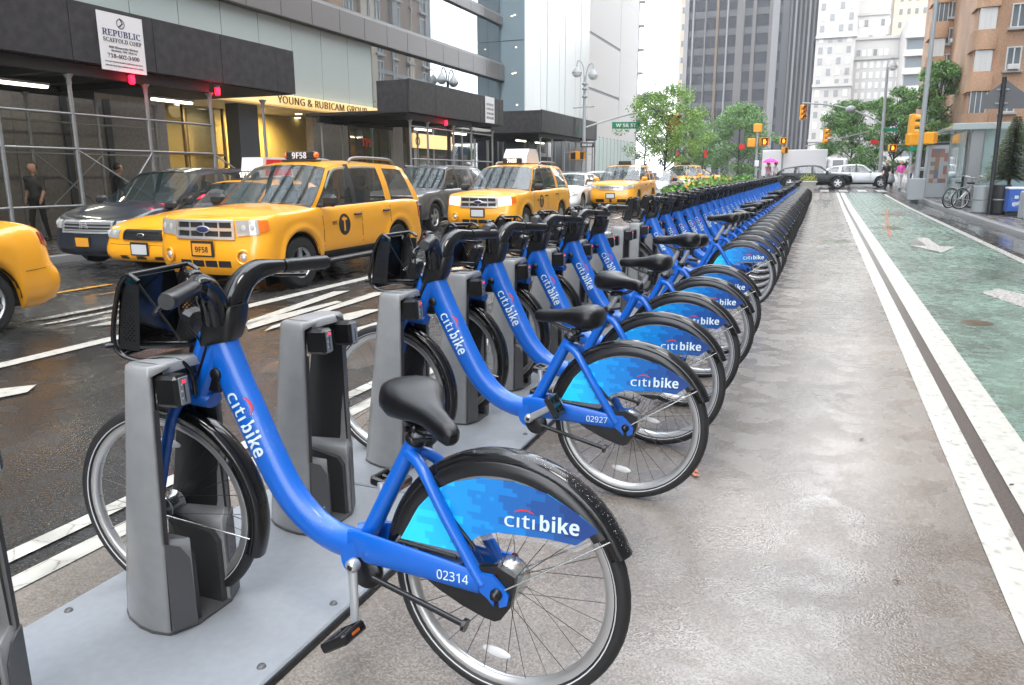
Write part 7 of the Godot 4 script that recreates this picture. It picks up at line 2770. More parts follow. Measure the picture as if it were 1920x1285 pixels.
func build_street_furniture():
	# --- corner lamp and signal mast with the green street sign
	var g := ground_y(-12.3, -41) + 0.13
	var t := thing("signal_mast", "silver lamp and signal mast at the far corner with the green street sign", "traffic light", Vector3(-12.3, 0, -41))
	part(t, "base", pole_mesh(Vector3(0, g, 0), Vector3(0, g + 0.9, 0), 0.17, 0.13), M.pole_grey)
	part(t, "pole", pole_mesh(Vector3(0, g + 0.9, 0), Vector3(0, 6.6, 0), 0.11, 0.075), M.pole_grey)
	for y in [5.55, 5.95, 6.2]:
		var col := MB.new()
		col.ring(Vector3(0, y, 0), Vector3.UP, 0.10, 0.05, 0.07, 16, 8)
		part(t, "collar", col, M.pole_grey)
	lamp_head(t, Vector3(-0.42, 7.0, 0.1), -1.0)
	lamp_head(t, Vector3(0.42, 6.85, -0.1), 1.0)
	var arm := MB.new()
	arm.tube(spline([Vector3(0.1, 3.95, 0), Vector3(0.9, 4.35, -1.2), Vector3(2.0, 4.75, -2.4), Vector3(3.2, 5.0, -3.6), Vector3(4.0, 5.05, -4.4)], 6), 0.045, null, 8)
	part(t, "mast_arm", arm, M.pole_grey)
	signal_head(t, Vector3(3.85, 4.30, -4.3), -0.5)
	signal_head(t, Vector3(4.25, 4.30, -4.4), 0.6)
	blade(t, Vector3(1.85, 4.12, -1.9), Vector2(1.55, 0.36), 0.39, M.sign_green, "W 58 ST", M.sign_white)
	blade(t, Vector3(0.25, 3.02, 0.2), Vector2(0.75, 0.26), 0.39, M.pole_dark, "ONE WAY", M.sign_white)
	blade(t, Vector3(-0.45, 3.75, 0.1), Vector2(0.42, 0.42), 0.39, M.sign_green)
	var crs := MB.new()
	crs.bar(Vector3(-0.65, 4.98, 0), Vector3(0.55, 5.02, 0), 0.03, 8)
	part(t, "cross_arm", crs, M.pole_grey)
	walk_signal(t, Vector3(-0.50, 2.45, 0.2), 0.39)
	walk_signal(t, Vector3(-0.15, 2.45, 0.3), 1.2)
	# --- twin lanterns over the middle shed
	t = thing("twin_street_lamp", "twin bell lanterns on crook arms rising behind the middle shed", "street lamp", Vector3(-12.95, 0, -25.9))
	part(t, "pole", pole_mesh(Vector3(0, 0.15, 0), Vector3(0, 4.75, 0), 0.09, 0.05), M.pole_dark)
	for s in [-1.0, 1.0]:
		var ca := MB.new()
		ca.tube(spline([Vector3(0, 4.55, 0), Vector3(0, 5.0, s * 0.12), Vector3(0, 5.18, s * 0.32), Vector3(0, 5.05, s * 0.47), Vector3(0, 4.95, s * 0.47)], 5), 0.02, null, 8)
		part(t, "crook_arm", ca, M.pole_dark)
		var hd := MB.new()
		hd.lathe(PackedVector2Array([Vector2(0.0, 0.36), Vector2(0.02, 0.2), Vector2(0.05, 0.12), Vector2(0.12, 0.03), Vector2(0.19, -0.09), Vector2(0.17, -0.16), Vector2(0.10, -0.24), Vector2(0.0, -0.27)]), Transform3D(Basis(), Vector3(0, 4.85, s * 0.47)), 16)
		part(t, "lantern", hd, M.pole_grey)
	# --- signals in the middle distance
	t = thing("signal_post", "grey post with three yellow signal boxes facing away, beside the street trees", "traffic light", Vector3(-3.6, 0, -46))
	part(t, "pole", pole_mesh(Vector3(0, 0.4, 0), Vector3(-0.08, 4.1, 0), 0.075, 0.06), M.pole_grey)
	walk_signal(t, Vector3(-0.08, 3.98, 0), PI)
	walk_signal(t, Vector3(-0.36, 3.18, 0), PI)
	walk_signal(t, Vector3(0.28, 3.22, 0.05), 0.5, true)
	blade(t, Vector3(0.0, 2.05, 0.09), Vector2(0.24, 0.34), 0.38, M.sign_white)
	t = thing("sign_post", "thin dark post carrying a grey sign back and a red sign", "sign post", Vector3(-4.55, 0, -45.6))
	part(t, "pole", pole_mesh(Vector3(0, 0.4, 0), Vector3(-0.05, 3.95, 0), 0.03, 0.03, 8), M.pole_dark)
	slab(t, "sign_back", Vector3(-0.36, 3.15, -0.05), Vector3(0.20, 3.9, -0.03), M.sign_back)
	blade(t, Vector3(0.12, 2.95, 0.05), Vector2(0.32, 0.28), 0.4, M.sign_red)
	t = thing("signal_post", "short grey post with a lit amber signal box above a round one", "traffic light", Vector3(-2.9, 0, -60))
	part(t, "pole", pole_mesh(Vector3(0, 0.6, 0), Vector3(-0.05, 4.0, 0), 0.07, 0.06), M.pole_grey)
	walk_signal(t, Vector3(-0.08, 3.82, 0.12), 0.4, true)
	walk_signal(t, Vector3(0.05, 3.15, 0.12), 1.1)
	# --- big mast at the junction with two long arms
	t = thing("signal_mast", "tall grey mast at the junction with long arms and a lamp on top", "traffic light", Vector3(3.5, 0, -58))
	part(t, "pole", pole_mesh(Vector3(0, 0.6, 0), Vector3(-0.2, 8.3, 0), 0.13, 0.08), M.pole_grey)
	lamp_head(t, Vector3(0.15, 8.55, 0.0), 1.0)
	arm = MB.new()
	arm.tube(spline([Vector3(-0.1, 4.7, 0), Vector3(-1.5, 5.45, 0), Vector3(-3.2, 6.0, 0), Vector3(-5.3, 6.25, 0)], 6), 0.05, null, 8)
	part(t, "mast_arm", arm, M.pole_grey)
	var arm2 := MB.new()
	arm2.tube(PackedVector3Array([Vector3(-1.0, 4.2, 1.0), Vector3(-3.2, 3.75, -1.0), Vector3(-4.9, 3.40, -1.5)]), 0.04, null, 8)
	part(t, "mast_arm", arm2, M.galvanised)
	signal_head(t, Vector3(-5.2, 5.62, 0.1), 0.55)
	signal_head(t, Vector3(-3.6, 4.05, -1.1), 0.9)
	walk_signal(t, Vector3(0.55, 3.15, 0.1), 0.3, true)
	blade(t, Vector3(0.35, 4.32, 0.1), Vector2(0.9, 0.22), 0.3, M.sign_green)
	blade(t, Vector3(-0.55, 3.55, 0.1), Vector2(0.5, 0.28), 0.3, M.sign_red)
	var ball := MB.new()
	ball.ball(Vector3(-2.2, 5.72, 0.1), Vector3(0.32, 0.24, 0.3), 16, 10)
	part(t, "camera_dome", ball, M.pole_grey)
	# --- tall light pole on the near side of the junction
	t = thing("light_pole", "tall blue-grey light pole leaning out of the top of the photo", "street lamp", Vector3(3.45, 0, -35))
	part(t, "base", pole_mesh(Vector3(0, 0.3, 0), Vector3(0, 1.3, 0), 0.16, 0.12), M.pole_grey)
	part(t, "pole", pole_mesh(Vector3(0, 1.3, 0), Vector3(0.02, 11.0, 0), 0.10, 0.07), M.pole_grey)
	walk_signal(t, Vector3(0.30, 2.80, 0.0), 2.6)
	walk_signal(t, Vector3(-0.25, 2.76, 0.0), 3.6)
	slab(t, "control_box", Vector3(-0.28, 0.4, 0.15), Vector3(0.28, 1.25, 0.55), M.pole_grey, 0.02)
	t = thing("signal_post", "grey post with a yellow three-lens signal seen edge on, by the pavement", "traffic light", Vector3(3.80, 0, -42))
	part(t, "pole", pole_mesh(Vector3(0, 0.4, 0), Vector3(-0.02, 4.1, 0), 0.06, 0.05), M.pole_grey)
	signal_head(t, Vector3(-0.06, 3.70, 0.1), 1.9)
	blade(t, Vector3(0.12, 2.6, 0.1), Vector2(0.5, 0.2), 0.3, M.sign_green)
	# --- back of a pentagonal sign on a dark post
	t = thing("road_sign", "back of a grey pentagonal road sign on a thick dark post", "road sign", Vector3(4.30, 0, -24.5))
	part(t, "pole", pole_mesh(Vector3(-0.02, 0.3, 0), Vector3(-0.06, 3.92, 0), 0.055, 0.055), M.pole_dark)
	var pg := MB.new()
	pg.prism(PackedVector2Array([Vector2(-0.45, 3.12), Vector2(0.52, 3.10), Vector2(0.50, 3.48), Vector2(0.02, 3.86), Vector2(-0.46, 3.42)]), Transform3D(Basis(), Vector3(-0.03, 0, -0.06)), -0.006, 0.0)
	part(t, "sign_back", pg, M.sign_back)
	for y in [3.25, 3.6]:
		var bk := MB.new()
		bk.box(Vector3(-0.05, y, -0.045), Vector3(0.30, 0.04, 0.03), 0.005)
		part(t, "bracket", bk, M.galvanised)
	# --- glass kiosk shelter
	t = thing("glass_kiosk", "pale green glass kiosk with a silver corner post and flat canopy", "kiosk", Vector3(4.15, road_y(-29) + 0.13, -29))
	slab(t, "canopy", Vector3(-0.45, 2.50, -3.6), Vector3(4.6, 2.60, 0.35), M.shelter_glass, 0.02)
	slab(t, "canopy_edge", Vector3(-0.46, 2.44, 0.352), Vector3(4.6, 2.64, 0.40), M.panel_pale, 0.01)
	slab(t, "corner_post", Vector3(0.12, 0, -0.08), Vector3(0.50, 2.5, 0.22), M.galvanised, 0.02)
	slab(t, "post", Vector3(2.4, 0, -0.02), Vector3(2.5, 2.5, 0.1), M.galvanised, 0.01)
	slab(t, "post", Vector3(0.0, 0, -3.4), Vector3(0.1, 2.5, -3.3), M.galvanised, 0.01)
	for k in 2:
		slab(t, "glass_pane", Vector3(0.52 + k * 2.0, 0.15, 0.04), Vector3(2.38 + k * 2.0, 2.42, 0.055), M.shelter_glass)
	for k in 2:
		slab(t, "glass_pane", Vector3(0.03, 0.15, -1.70 - k * 1.65), Vector3(0.045, 2.42, -0.12 - k * 1.65), M.shelter_glass)
	slab(t, "back_panel", Vector3(0.6, 0.15, -3.45), Vector3(4.4, 2.42, -3.40), M.panel_pale)
	slab(t, "counter", Vector3(0.8, 0.0, -1.8), Vector3(4.0, 1.0, -0.9), M.box_blue, 0.02)
	# --- advertising kiosk behind it
	t = thing("advert_kiosk", "grey telephone kiosk with a colourful poster on its side", "kiosk", Vector3(4.3, road_y(-36) + 0.13, -36))
	slab(t, "body", Vector3(-0.42, 0, -0.9), Vector3(0.42, 2.15, 0.0), M.pole_grey, 0.03)
	slab(t, "roof", Vector3(-0.48, 2.15, -0.95), Vector3(0.48, 2.25, 0.05), M.pole_dark, 0.02)
	var po := MB.new()
	po.tinted = true
	var r := RandomNumberGenerator.new()
	r.seed = 9
	for j in 8:
		for i in 4:
			po.tint = [Color(0.22, 0.10, 0.08), Color(0.33, 0.26, 0.23), Color(0.10, 0.11, 0.15), Color(0.26, 0.29, 0.31), Color(0.20, 0.13, 0.09)][r.randi() % 5]
			var x0 := -0.30 + i * 0.16
			var y0 := 0.62 + j * 0.17
			po.quad(Vector3(x0, y0, 0.004), Vector3(x0 + 0.16, y0, 0.004), Vector3(x0 + 0.16, y0 + 0.17, 0.004), Vector3(x0, y0 + 0.17, 0.004))
	part(t, "poster", po, M.tinted_paint)
	# --- bins, boxes and parked bicycles on the kerb
	var bins := [["litter_bin", "dark litter bin beside the grey bin and the parked bicycles", 4.52, -24.6, 0.23, 0.80, M.pole_dark], ["litter_bin", "grey litter bin next to the parked bicycles", 4.18, -25.2, 0.22, 0.76, M.pole_grey]]
	for b in bins:
		t = thing(b[0], b[1], "litter bin", Vector3(b[2], road_y(b[3]) + 0.13, b[3]))
		var mb := MB.new()
		mb.lathe(PackedVector2Array([Vector2(0, 0), Vector2(b[4] * 0.85, 0.0), Vector2(b[4], 0.04), Vector2(b[4], b[5] - 0.05), Vector2(b[4] * 1.05, b[5] - 0.03), Vector2(b[4] * 1.05, b[5]), Vector2(b[4] * 0.8, b[5]), Vector2(b[4] * 0.75, b[5] - 0.15), Vector2(0, b[5] - 0.18)]), Transform3D(), 20)
		part(t, "body", mb, b[6])
		var rg := MB.new()
		rg.ring(Vector3(0, b[5] * 0.5, 0), Vector3.UP, b[4] + 0.004, 0.008, 0.02, 20, 6)
		part(t, "band", rg, M.galvanised)
	t = thing("newspaper_box", "blue and white newspaper box on the kerb", "newspaper box", Vector3(4.80, road_y(-23.6) + 0.13, -23.6))
	slab(t, "cabinet", Vector3(-0.28, 0.12, -0.45), Vector3(0.28, 0.74, 0.0), M.box_blue, 0.02)
	slab(t, "front_frame", Vector3(-0.29, 0.70, -0.46), Vector3(0.29, 0.76, 0.02), M.sign_white, 0.01)
	po = MB.new()
	po.tinted = true
	for i in 26:
		po.tint = [Color(0.6, 0.62, 0.66), Color(0.08, 0.16, 0.45), Color(0.45, 0.5, 0.6)][r.randi() % 3]
		var x0 := r.randf_range(-0.24, 0.14)
		var y0 := r.randf_range(0.18, 0.60)
		var w := r.randf_range(0.04, 0.12)
		var h := r.randf_range(0.03, 0.09)
		var zz := 0.002 + i * 0.0004
		po.quad(Vector3(x0, y0, zz), Vector3(x0 + w, y0, zz), Vector3(x0 + w, y0 + h, zz), Vector3(x0, y0 + h, zz))
	part(t, "front_print", po, M.tinted_paint)
	slab(t, "plinth", Vector3(-0.24, 0, -0.4), Vector3(0.24, 0.12, -0.05), M.pole_dark)
	t = thing("utility_cabinet", "pale grey utility cabinet cut off at the photo's side edge", "cabinet", Vector3(4.75, road_y(-20.9) + 0.13, -21.2))
	slab(t, "body", Vector3(-0.34, 0.06, -0.6), Vector3(0.6, 0.72, 0.0), M.pole_grey, 0.03)
	slab(t, "plinth", Vector3(-0.38, 0, -0.64), Vector3(0.64, 0.06, 0.03), M.kerb_stone)
	slab(t, "door", Vector3(-0.28, 0.10, 0.0), Vector3(0.54, 0.68, 0.012), M.pole_grey, 0.004)
	t = thing("post_box", "tall grey relay box with a black front beside the pavement lamp", "cabinet", Vector3(4.1, road_y(-37) + 0.13, -38.5))
	slab(t, "body", Vector3(-0.3, 0, -0.5), Vector3(0.3, 1.25, 0.0), M.pole_grey, 0.03)
	slab(t, "front", Vector3(-0.22, 0.1, 0.0), Vector3(0.22, 1.1, 0.01), M.pole_dark)
	t = thing("post_box", "dark relay box standing behind the tall light pole", "cabinet", Vector3(4.75, road_y(-34) + 0.13, -34.2))
	slab(t, "body", Vector3(-0.3, 0, -0.5), Vector3(0.3, 0.9, 0.0), M.pole_dark, 0.03)
	slab(t, "lid", Vector3(-0.33, 0.9, -0.53), Vector3(0.33, 0.95, 0.03), M.pole_grey, 0.01)
	for q in [[3.95, -27.3, 0.55, "first silver bicycle leaning by the kerb in front of the glass kiosk"], [3.75, -28.0, 0.75, "second silver bicycle leaning behind the first by the kerb"]]:
		city_bike(Vector3(q[0], road_y(q[1]) + 0.13, q[1]), q[2], q[3])
	# --- flower pot at the end of the dock row and the planted strip beside the road
	t = thing("flower_pot", "square pale stone flower pot with yellow-green plants at the end of the bike row", "planter", Vector3(-0.75, road_y(-42.5), -42.5))
	var pb := MB.new()
	var pr := []
	for q in [[0.0, 0.27], [0.04, 0.28], [0.60, 0.41], [0.60, 0.45], [0.68, 0.45], [0.68, 0.39], [0.58, 0.38]]:
		var row := PackedVector3Array()
		for k in 16:
			var a := TAU * (k + 0.5) / 16
			var e := 1.0 / maxf(absf(cos(a)), absf(sin(a)))
			e = lerpf(1.0, e, 0.75)
			row.append(Vector3(cos(a) * e * q[1], q[0], sin(a) * e * q[1]))
		pr.append(row)
	pb.grid(pr, true)
	pb.fan(pr[-1])
	part(t, "pot", pb, M.planter_stone)
	var fl := MB.new()
	fl.tinted = true
	leaf_clump(fl, Vector3(0, 0.80, 0), Vector3(0.45, 0.22, 0.4), 260, 0.07, [Color(0.35, 0.42, 0.06), Color(0.12, 0.28, 0.05), Color(0.5, 0.36, 0.05)], 77)
	part(t, "flowers", fl, M.leaf_light)
	var tr := thing("planting_trough", "long low trough of leafy green plants between road and bikes", "planter", Vector3(-3.35, 0, -29))
	var n := 0
	for k in 7:
		var z := -19.0 - k * 3.2
		var y := ground_y(-3.4, z)
		slab(tr, "trough", Vector3(-0.28, y, z + 29 - 1.4), Vector3(0.28, y + 0.42, z + 29 + 1.4), M.planter_stone, 0.03)
		var lv := MB.new()
		lv.tinted = true
		for j in 5:
			leaf_clump(lv, Vector3(rng.randf_range(-0.1, 0.1), y + 0.62 + rng.randf() * 0.14, z + 29 - 1.1 + j * 0.55), Vector3(0.30, 0.34 + rng.randf() * 0.2, 0.34), 90, 0.13, [Color(0.10, 0.26, 0.05), Color(0.20, 0.38, 0.06), Color(0.07, 0.16, 0.05)], 100 + k * 7 + j)
		part(tr, "plants", lv, M.leaf_light)
	# --- site barrels and red-white markers by the far corner
	for q in [[-10.2, -44.6, "orange and white traffic barrel, first by the far corner"], [-9.4, -45.4, "orange and white traffic barrel, second by the far corner"]]:
		t = thing("traffic_barrel", q[2], "barrel", Vector3(q[0], ground_y(q[0], q[1]), q[1]), 0.0, "traffic barrels by the corner")
		var bb := MB.new()
		bb.lathe(PackedVector2Array([Vector2(0, 0), Vector2(0.30, 0), Vector2(0.29, 0.3), Vector2(0.26, 0.31), Vector2(0.25, 0.65), Vector2(0.22, 0.66), Vector2(0.2, 1.0), Vector2(0, 1.02)]), Transform3D(), 18)
		part(t, "drum", bb, M.orange_board)
		var st := MB.new()
		st.lathe(PackedVector2Array([Vector2(0.262, 0.33), Vector2(0.252, 0.5)]), Transform3D(), 18)
		st.lathe(PackedVector2Array([Vector2(0.225, 0.70), Vector2(0.215, 0.85)]), Transform3D(), 18)
		part(t, "white_band", st, M.sign_white)
	var mk := ["first", "second", "third", "fourth"]
	n = 0
	for q in [[-9.3, -52.0], [-7.6, -53.0]]:
		t = thing("banner_post", "%s thin post with a red banner near the young street tree" % mk[n], "banner", Vector3(q[0], ground_y(q[0], q[1]), q[1]), 0.0, "red banner posts")
		part(t, "pole", pole_mesh(Vector3.ZERO, Vector3(0, 2.7, 0), 0.03, 0.03, 8), M.pole_dark)
		slab(t, "banner", Vector3(0.03, 2.05, -0.01), Vector3(0.24, 2.5, 0.01), M.sign_red)
		n += 1
	# --- steel ring monument far behind the junction
	t = thing("steel_globe", "curved grey steel globe sculpture standing before the dark tower", "sculpture", Vector3(-13.6, 0.6, -100))
	for k in 5:
		var rg := MB.new()
		rg.ring(Vector3(0, 4.2, 0), Vector3(cos(k * 0.63), 0.25, sin(k * 0.63)), 1.55, 0.07, 0.12, 40, 6)
		part(t, "ring", rg, M.pole_grey)
	part(t, "stem", pole_mesh(Vector3(0, 0, 0), Vector3(0, 2.7, 0), 0.5, 0.12), M.pole_grey)
	part(t, "spire", pole_mesh(Vector3(0.2, 5.6, 0), Vector3(0.25, 6.4, 0), 0.12, 0.03), M.pole_grey)


func city_bike(at: Vector3, turn: float, label: String):
	var t := thing("city_bicycle", label, "bicycle", at, turn, "silver bicycles by the kerb")
	t.basis = Basis(Vector3.UP, turn) * Basis(Vector3.RIGHT, 0.10)
	for x in [0.0, 0.98]:
		var w := Node3D.new()
		w.name = "wheel"
		t.add_child(w, true)
		w.position = Vector3(x, 0.32, 0)
		var ty := MB.new()
		ty.ring(Vector3.ZERO, Vector3(0, 0, 1), 0.305, 0.02, 0.02, 32, 8)
		part(w, "tyre", ty, M.tyre_rubber)
		var rm := MB.new()
		rm.ring(Vector3.ZERO, Vector3(0, 0, 1), 0.28, 0.012, 0.012, 32, 6)
		part(w, "rim", rm, M.rim_alloy)
		var sp := MB.new()
		for k in 18:
			var a := TAU * k / 18
			sp.bar(Vector3(cos(a) * 0.03, sin(a) * 0.03, 0.02 * (1 if k % 2 else -1)), Vector3(cos(a + 0.3) * 0.28, sin(a + 0.3) * 0.28, 0), 0.0015, 3)
		part(w, "spokes", sp, M.steel, "stuff")
	var f := MB.new()
	f.bar(Vector3(0.40, 0.28, 0), Vector3(0.28, 0.72, 0), 0.016)
	f.bar(Vector3(0.40, 0.28, 0), Vector3(0.82, 0.66, 0), 0.019)
	f.bar(Vector3(0.30, 0.62, 0), Vector3(0.80, 0.72, 0), 0.016)
	f.bar(Vector3(0.80, 0.80, 0), Vector3(0.84, 0.62, 0), 0.02)
	for s in [-1.0, 1.0]:
		f.bar(Vector3(0, 0.32, s * 0.05), Vector3(0.40, 0.28, s * 0.02), 0.01)
		f.bar(Vector3(0, 0.32, s * 0.05), Vector3(0.30, 0.62, s * 0.02), 0.009)
		f.bar(Vector3(0.84, 0.62, s * 0.04), Vector3(0.98, 0.32, s * 0.05), 0.012)
	part(t, "frame", f, M.alloy_paint)
	var sd := MB.new()
	sd.box(Vector3(0.25, 0.80, 0), Vector3(0.24, 0.05, 0.13), 0.024)
	part(t, "saddle", sd, M.saddle_vinyl)
	var hb := MB.new()
	hb.tube(spline([Vector3(0.68, 0.98, -0.27), Vector3(0.78, 0.98, -0.2), Vector3(0.80, 0.95, 0), Vector3(0.78, 0.98, 0.2), Vector3(0.68, 0.98, 0.27)], 5), 0.013, null, 8)
	hb.bar(Vector3(0.80, 0.80, 0), Vector3(0.80, 0.95, 0), 0.013)
	part(t, "handlebar", hb, M.steel)
	var bk := MB.new()
	for k in 5:
		bk.bar(Vector3(0.90, 0.74, -0.13 + k * 0.065), Vector3(0.94, 0.96, -0.15 + k * 0.075), 0.004, 4)
	for y in [0.75, 0.85, 0.96]:
		bk.bar(Vector3(0.90 + (y - 0.74) * 0.2, y, -0.15), Vector3(0.90 + (y - 0.74) * 0.2, y, 0.15), 0.005, 4)
	part(t, "basket", bk, M.steel)


# ------------------------------------------------------------------ planting
func leaf_clump(mb: MB, c: Vector3, r: Vector3, count: int, size: float, tones: Array, seed_: int):
	var q := RandomNumberGenerator.new()
	q.seed = seed_
	for i in count:
		var d := Vector3(q.randfn(), q.randfn(), q.randfn()).normalized() * pow(q.randf(), 0.4)
		var p := c + d * r
		var ax := Vector3(q.randfn(), q.randfn() * 0.6, q.randfn()).normalized()
		var b := ax.cross(Vector3(q.randfn(), q.randfn(), q.randfn())).normalized()
		var s := size * q.randf_range(0.6, 1.3)
		mb.tint = tones[q.randi() % tones.size()] * q.randf_range(0.8, 1.2)
		var tip := p + ax * s
		var mid := p + ax * s * 0.45
		mb.tri(p, mid + b * s * 0.30, tip)
		mb.tri(p, tip, mid - b * s * 0.30)


func tree(called: String, label: String, at: Vector3, height: float, spread: float, crown_from: float, clumps: int, per: int, leaf: float, tones: Array, mt: Material, seed_: int, group := "", droop := 0.0):
	var q := RandomNumberGenerator.new()
	q.seed = seed_
	var t := thing(called, label, "tree", at, 0.0, group)
	var tk := MB.new()
	var top := Vector3(q.randf_range(-0.3, 0.3), height * 0.72, q.randf_range(-0.3, 0.3))
	tk.tube(spline([Vector3(0, -0.1, 0), Vector3(0.05, crown_from * 0.6, 0.03), Vector3(top.x * 0.5, crown_from * 1.2, top.z * 0.5), top], 4), PackedFloat32Array([1, 0.92, 0.86, 0.8, 0.75, 0.7, 0.62, 0.55, 0.48, 0.4, 0.3, 0.2, 0.12].map(func(v): return v * height * 0.018)), null, 8)
	var lv := MB.new()
	lv.tinted = true
	var limbs := MB.new()
	for k in clumps:
		var f := float(k) / clumps
		var h := lerpf(crown_from, height, pow(q.randf(), 0.8))
		var u := (h - crown_from) / maxf(height - crown_from, 0.1)
		var rad := spread * sqrt(maxf(0.06, 1.0 - pow(absf(u * 2.0 - 0.85) / 1.2, 2.0))) * sqrt(q.randf_range(0.10, 1.0))
		var a := q.randf() * TAU
		var c := Vector3(cos(a) * rad, h - droop * rad, sin(a) * rad)
		var s := spread * q.randf_range(0.16, 0.30)
		leaf_clump(lv, c, Vector3(s, s * 0.62, s), per, leaf, tones, q.randi())
		if k % 3 == 0:
			var st := Vector3(top.x * 0.5, clampf(c.y - rad * 0.7, crown_from * 0.7, height * 0.68), top.z * 0.5)
			limbs.tube(spline([st, st.lerp(c, 0.5) + Vector3(0, 0.12, 0), c], 3), PackedFloat32Array([1, 0.9, 0.75, 0.6, 0.45, 0.3, 0.15].map(func(v): return v * height * 0.007)), null, 5)
	part(t, "trunk", tk, M.bark)
	part(t, "limbs", limbs, M.bark, "stuff")
	part(t, "crown", lv, mt)


func build_trees():
	var light := [Color(0.20, 0.34, 0.07), Color(0.28, 0.42, 0.10), Color(0.13, 0.24, 0.06)]
	var mid := [Color(0.13, 0.25, 0.07), Color(0.19, 0.33, 0.10), Color(0.08, 0.17, 0.05)]
	var dark := [Color(0.055, 0.12, 0.05), Color(0.08, 0.16, 0.07), Color(0.035, 0.08, 0.035)]
	tree("honey_locust", "young airy light green street tree by the far corner", Vector3(-8.5, ground_y(-8.5, -44), -44), 5.8, 2.5, 1.7, 80, 190, 0.10, light, M.leaf_light, 11, "", 0.05)
	tree("street_tree", "dark green tree behind the young tree at the corner", Vector3(-18.0, 0.6, -82), 9.0, 4.0, 1.6, 70, 220, 0.22, dark, M.leaf_dark, 12, "trees beyond the junction")
	tree("street_tree", "broad green tree behind the signal post, before the dark tower", Vector3(-8.2, 0.6, -84), 7.6, 3.9, 1.2, 80, 230, 0.20, mid, M.leaf_mid, 13, "trees beyond the junction")
	tree("street_tree", "low green tree left of the broad one, before the dark tower", Vector3(-14.0, 0.6, -88), 6.6, 3.2, 1.0, 60, 220, 0.20, mid, M.leaf_mid, 14, "trees beyond the junction")
	tree("street_tree", "bushy bright green tree before the white apartment block", Vector3(2.0, 0.6, -72), 6.6, 3.0, 1.2, 70, 220, 0.19, mid, M.leaf_mid, 15, "trees beyond the junction")
	tree("street_tree", "green tree beside the tall mast, touching the brick building", Vector3(4.8, 0.6, -66), 7.0, 2.7, 1.4, 70, 220, 0.18, mid, M.leaf_mid, 16, "trees beyond the junction")
	tree("street_tree", "tall green tree in front of the recessed brick wall", Vector3(5.9, 0.5, -51.5), 7.0, 1.9, 2.2, 95, 240, 0.13, mid, M.leaf_mid, 17, "trees beyond the junction")
	# small fir in a dark planter
	var q := RandomNumberGenerator.new()
	q.seed = 23
	var t := thing("potted_fir", "small conical fir tree in a black planter by the glass kiosk", "tree", Vector3(4.95, road_y(-26) + 0.13, -26))
	slab(t, "planter", Vector3(-0.62, 0, -0.6), Vector3(0.62, 0.62, 0.5), M.pole_dark, 0.03)
	part(t, "trunk", pole_mesh(Vector3(0, 0.6, 0), Vector3(0, 2.6, 0), 0.045, 0.01, 8), M.bark)
	var fir := MB.new()
	fir.tinted = true
	for k in 30:
		var y := 1.0 + k * 0.057
		var rad := lerpf(0.84, 0.06, pow(k / 29.0, 0.85))
		for i in 12:
			var a := TAU * i / 12.0 + k * 1.1 + q.randf() * 0.4
			var d := Vector3(cos(a), -0.22, sin(a))
			var rr := rad * q.randf_range(0.75, 1.1)
			for j in 20:
				var s := (j + 0.5) / 20.0
				var p := Vector3(0, y, 0) + d * rr * s
				fir.tint = [Color(0.10, 0.12, 0.05), Color(0.16, 0.17, 0.07), Color(0.06, 0.09, 0.045)][q.randi() % 3]
				for sd in [-1.0, 1.0]:
					var side: Vector3 = d.cross(Vector3.UP).normalized() * sd
					var w := 0.20 * (1.2 - s) * rr
					fir.tri(p, p + d * 0.05 + Vector3(0, 0.02, 0), p + side * w + d * 0.07 + Vector3(0, q.randf_range(-0.03, 0.03), 0))
	part(t, "needles", fir, M.leaf_fir)


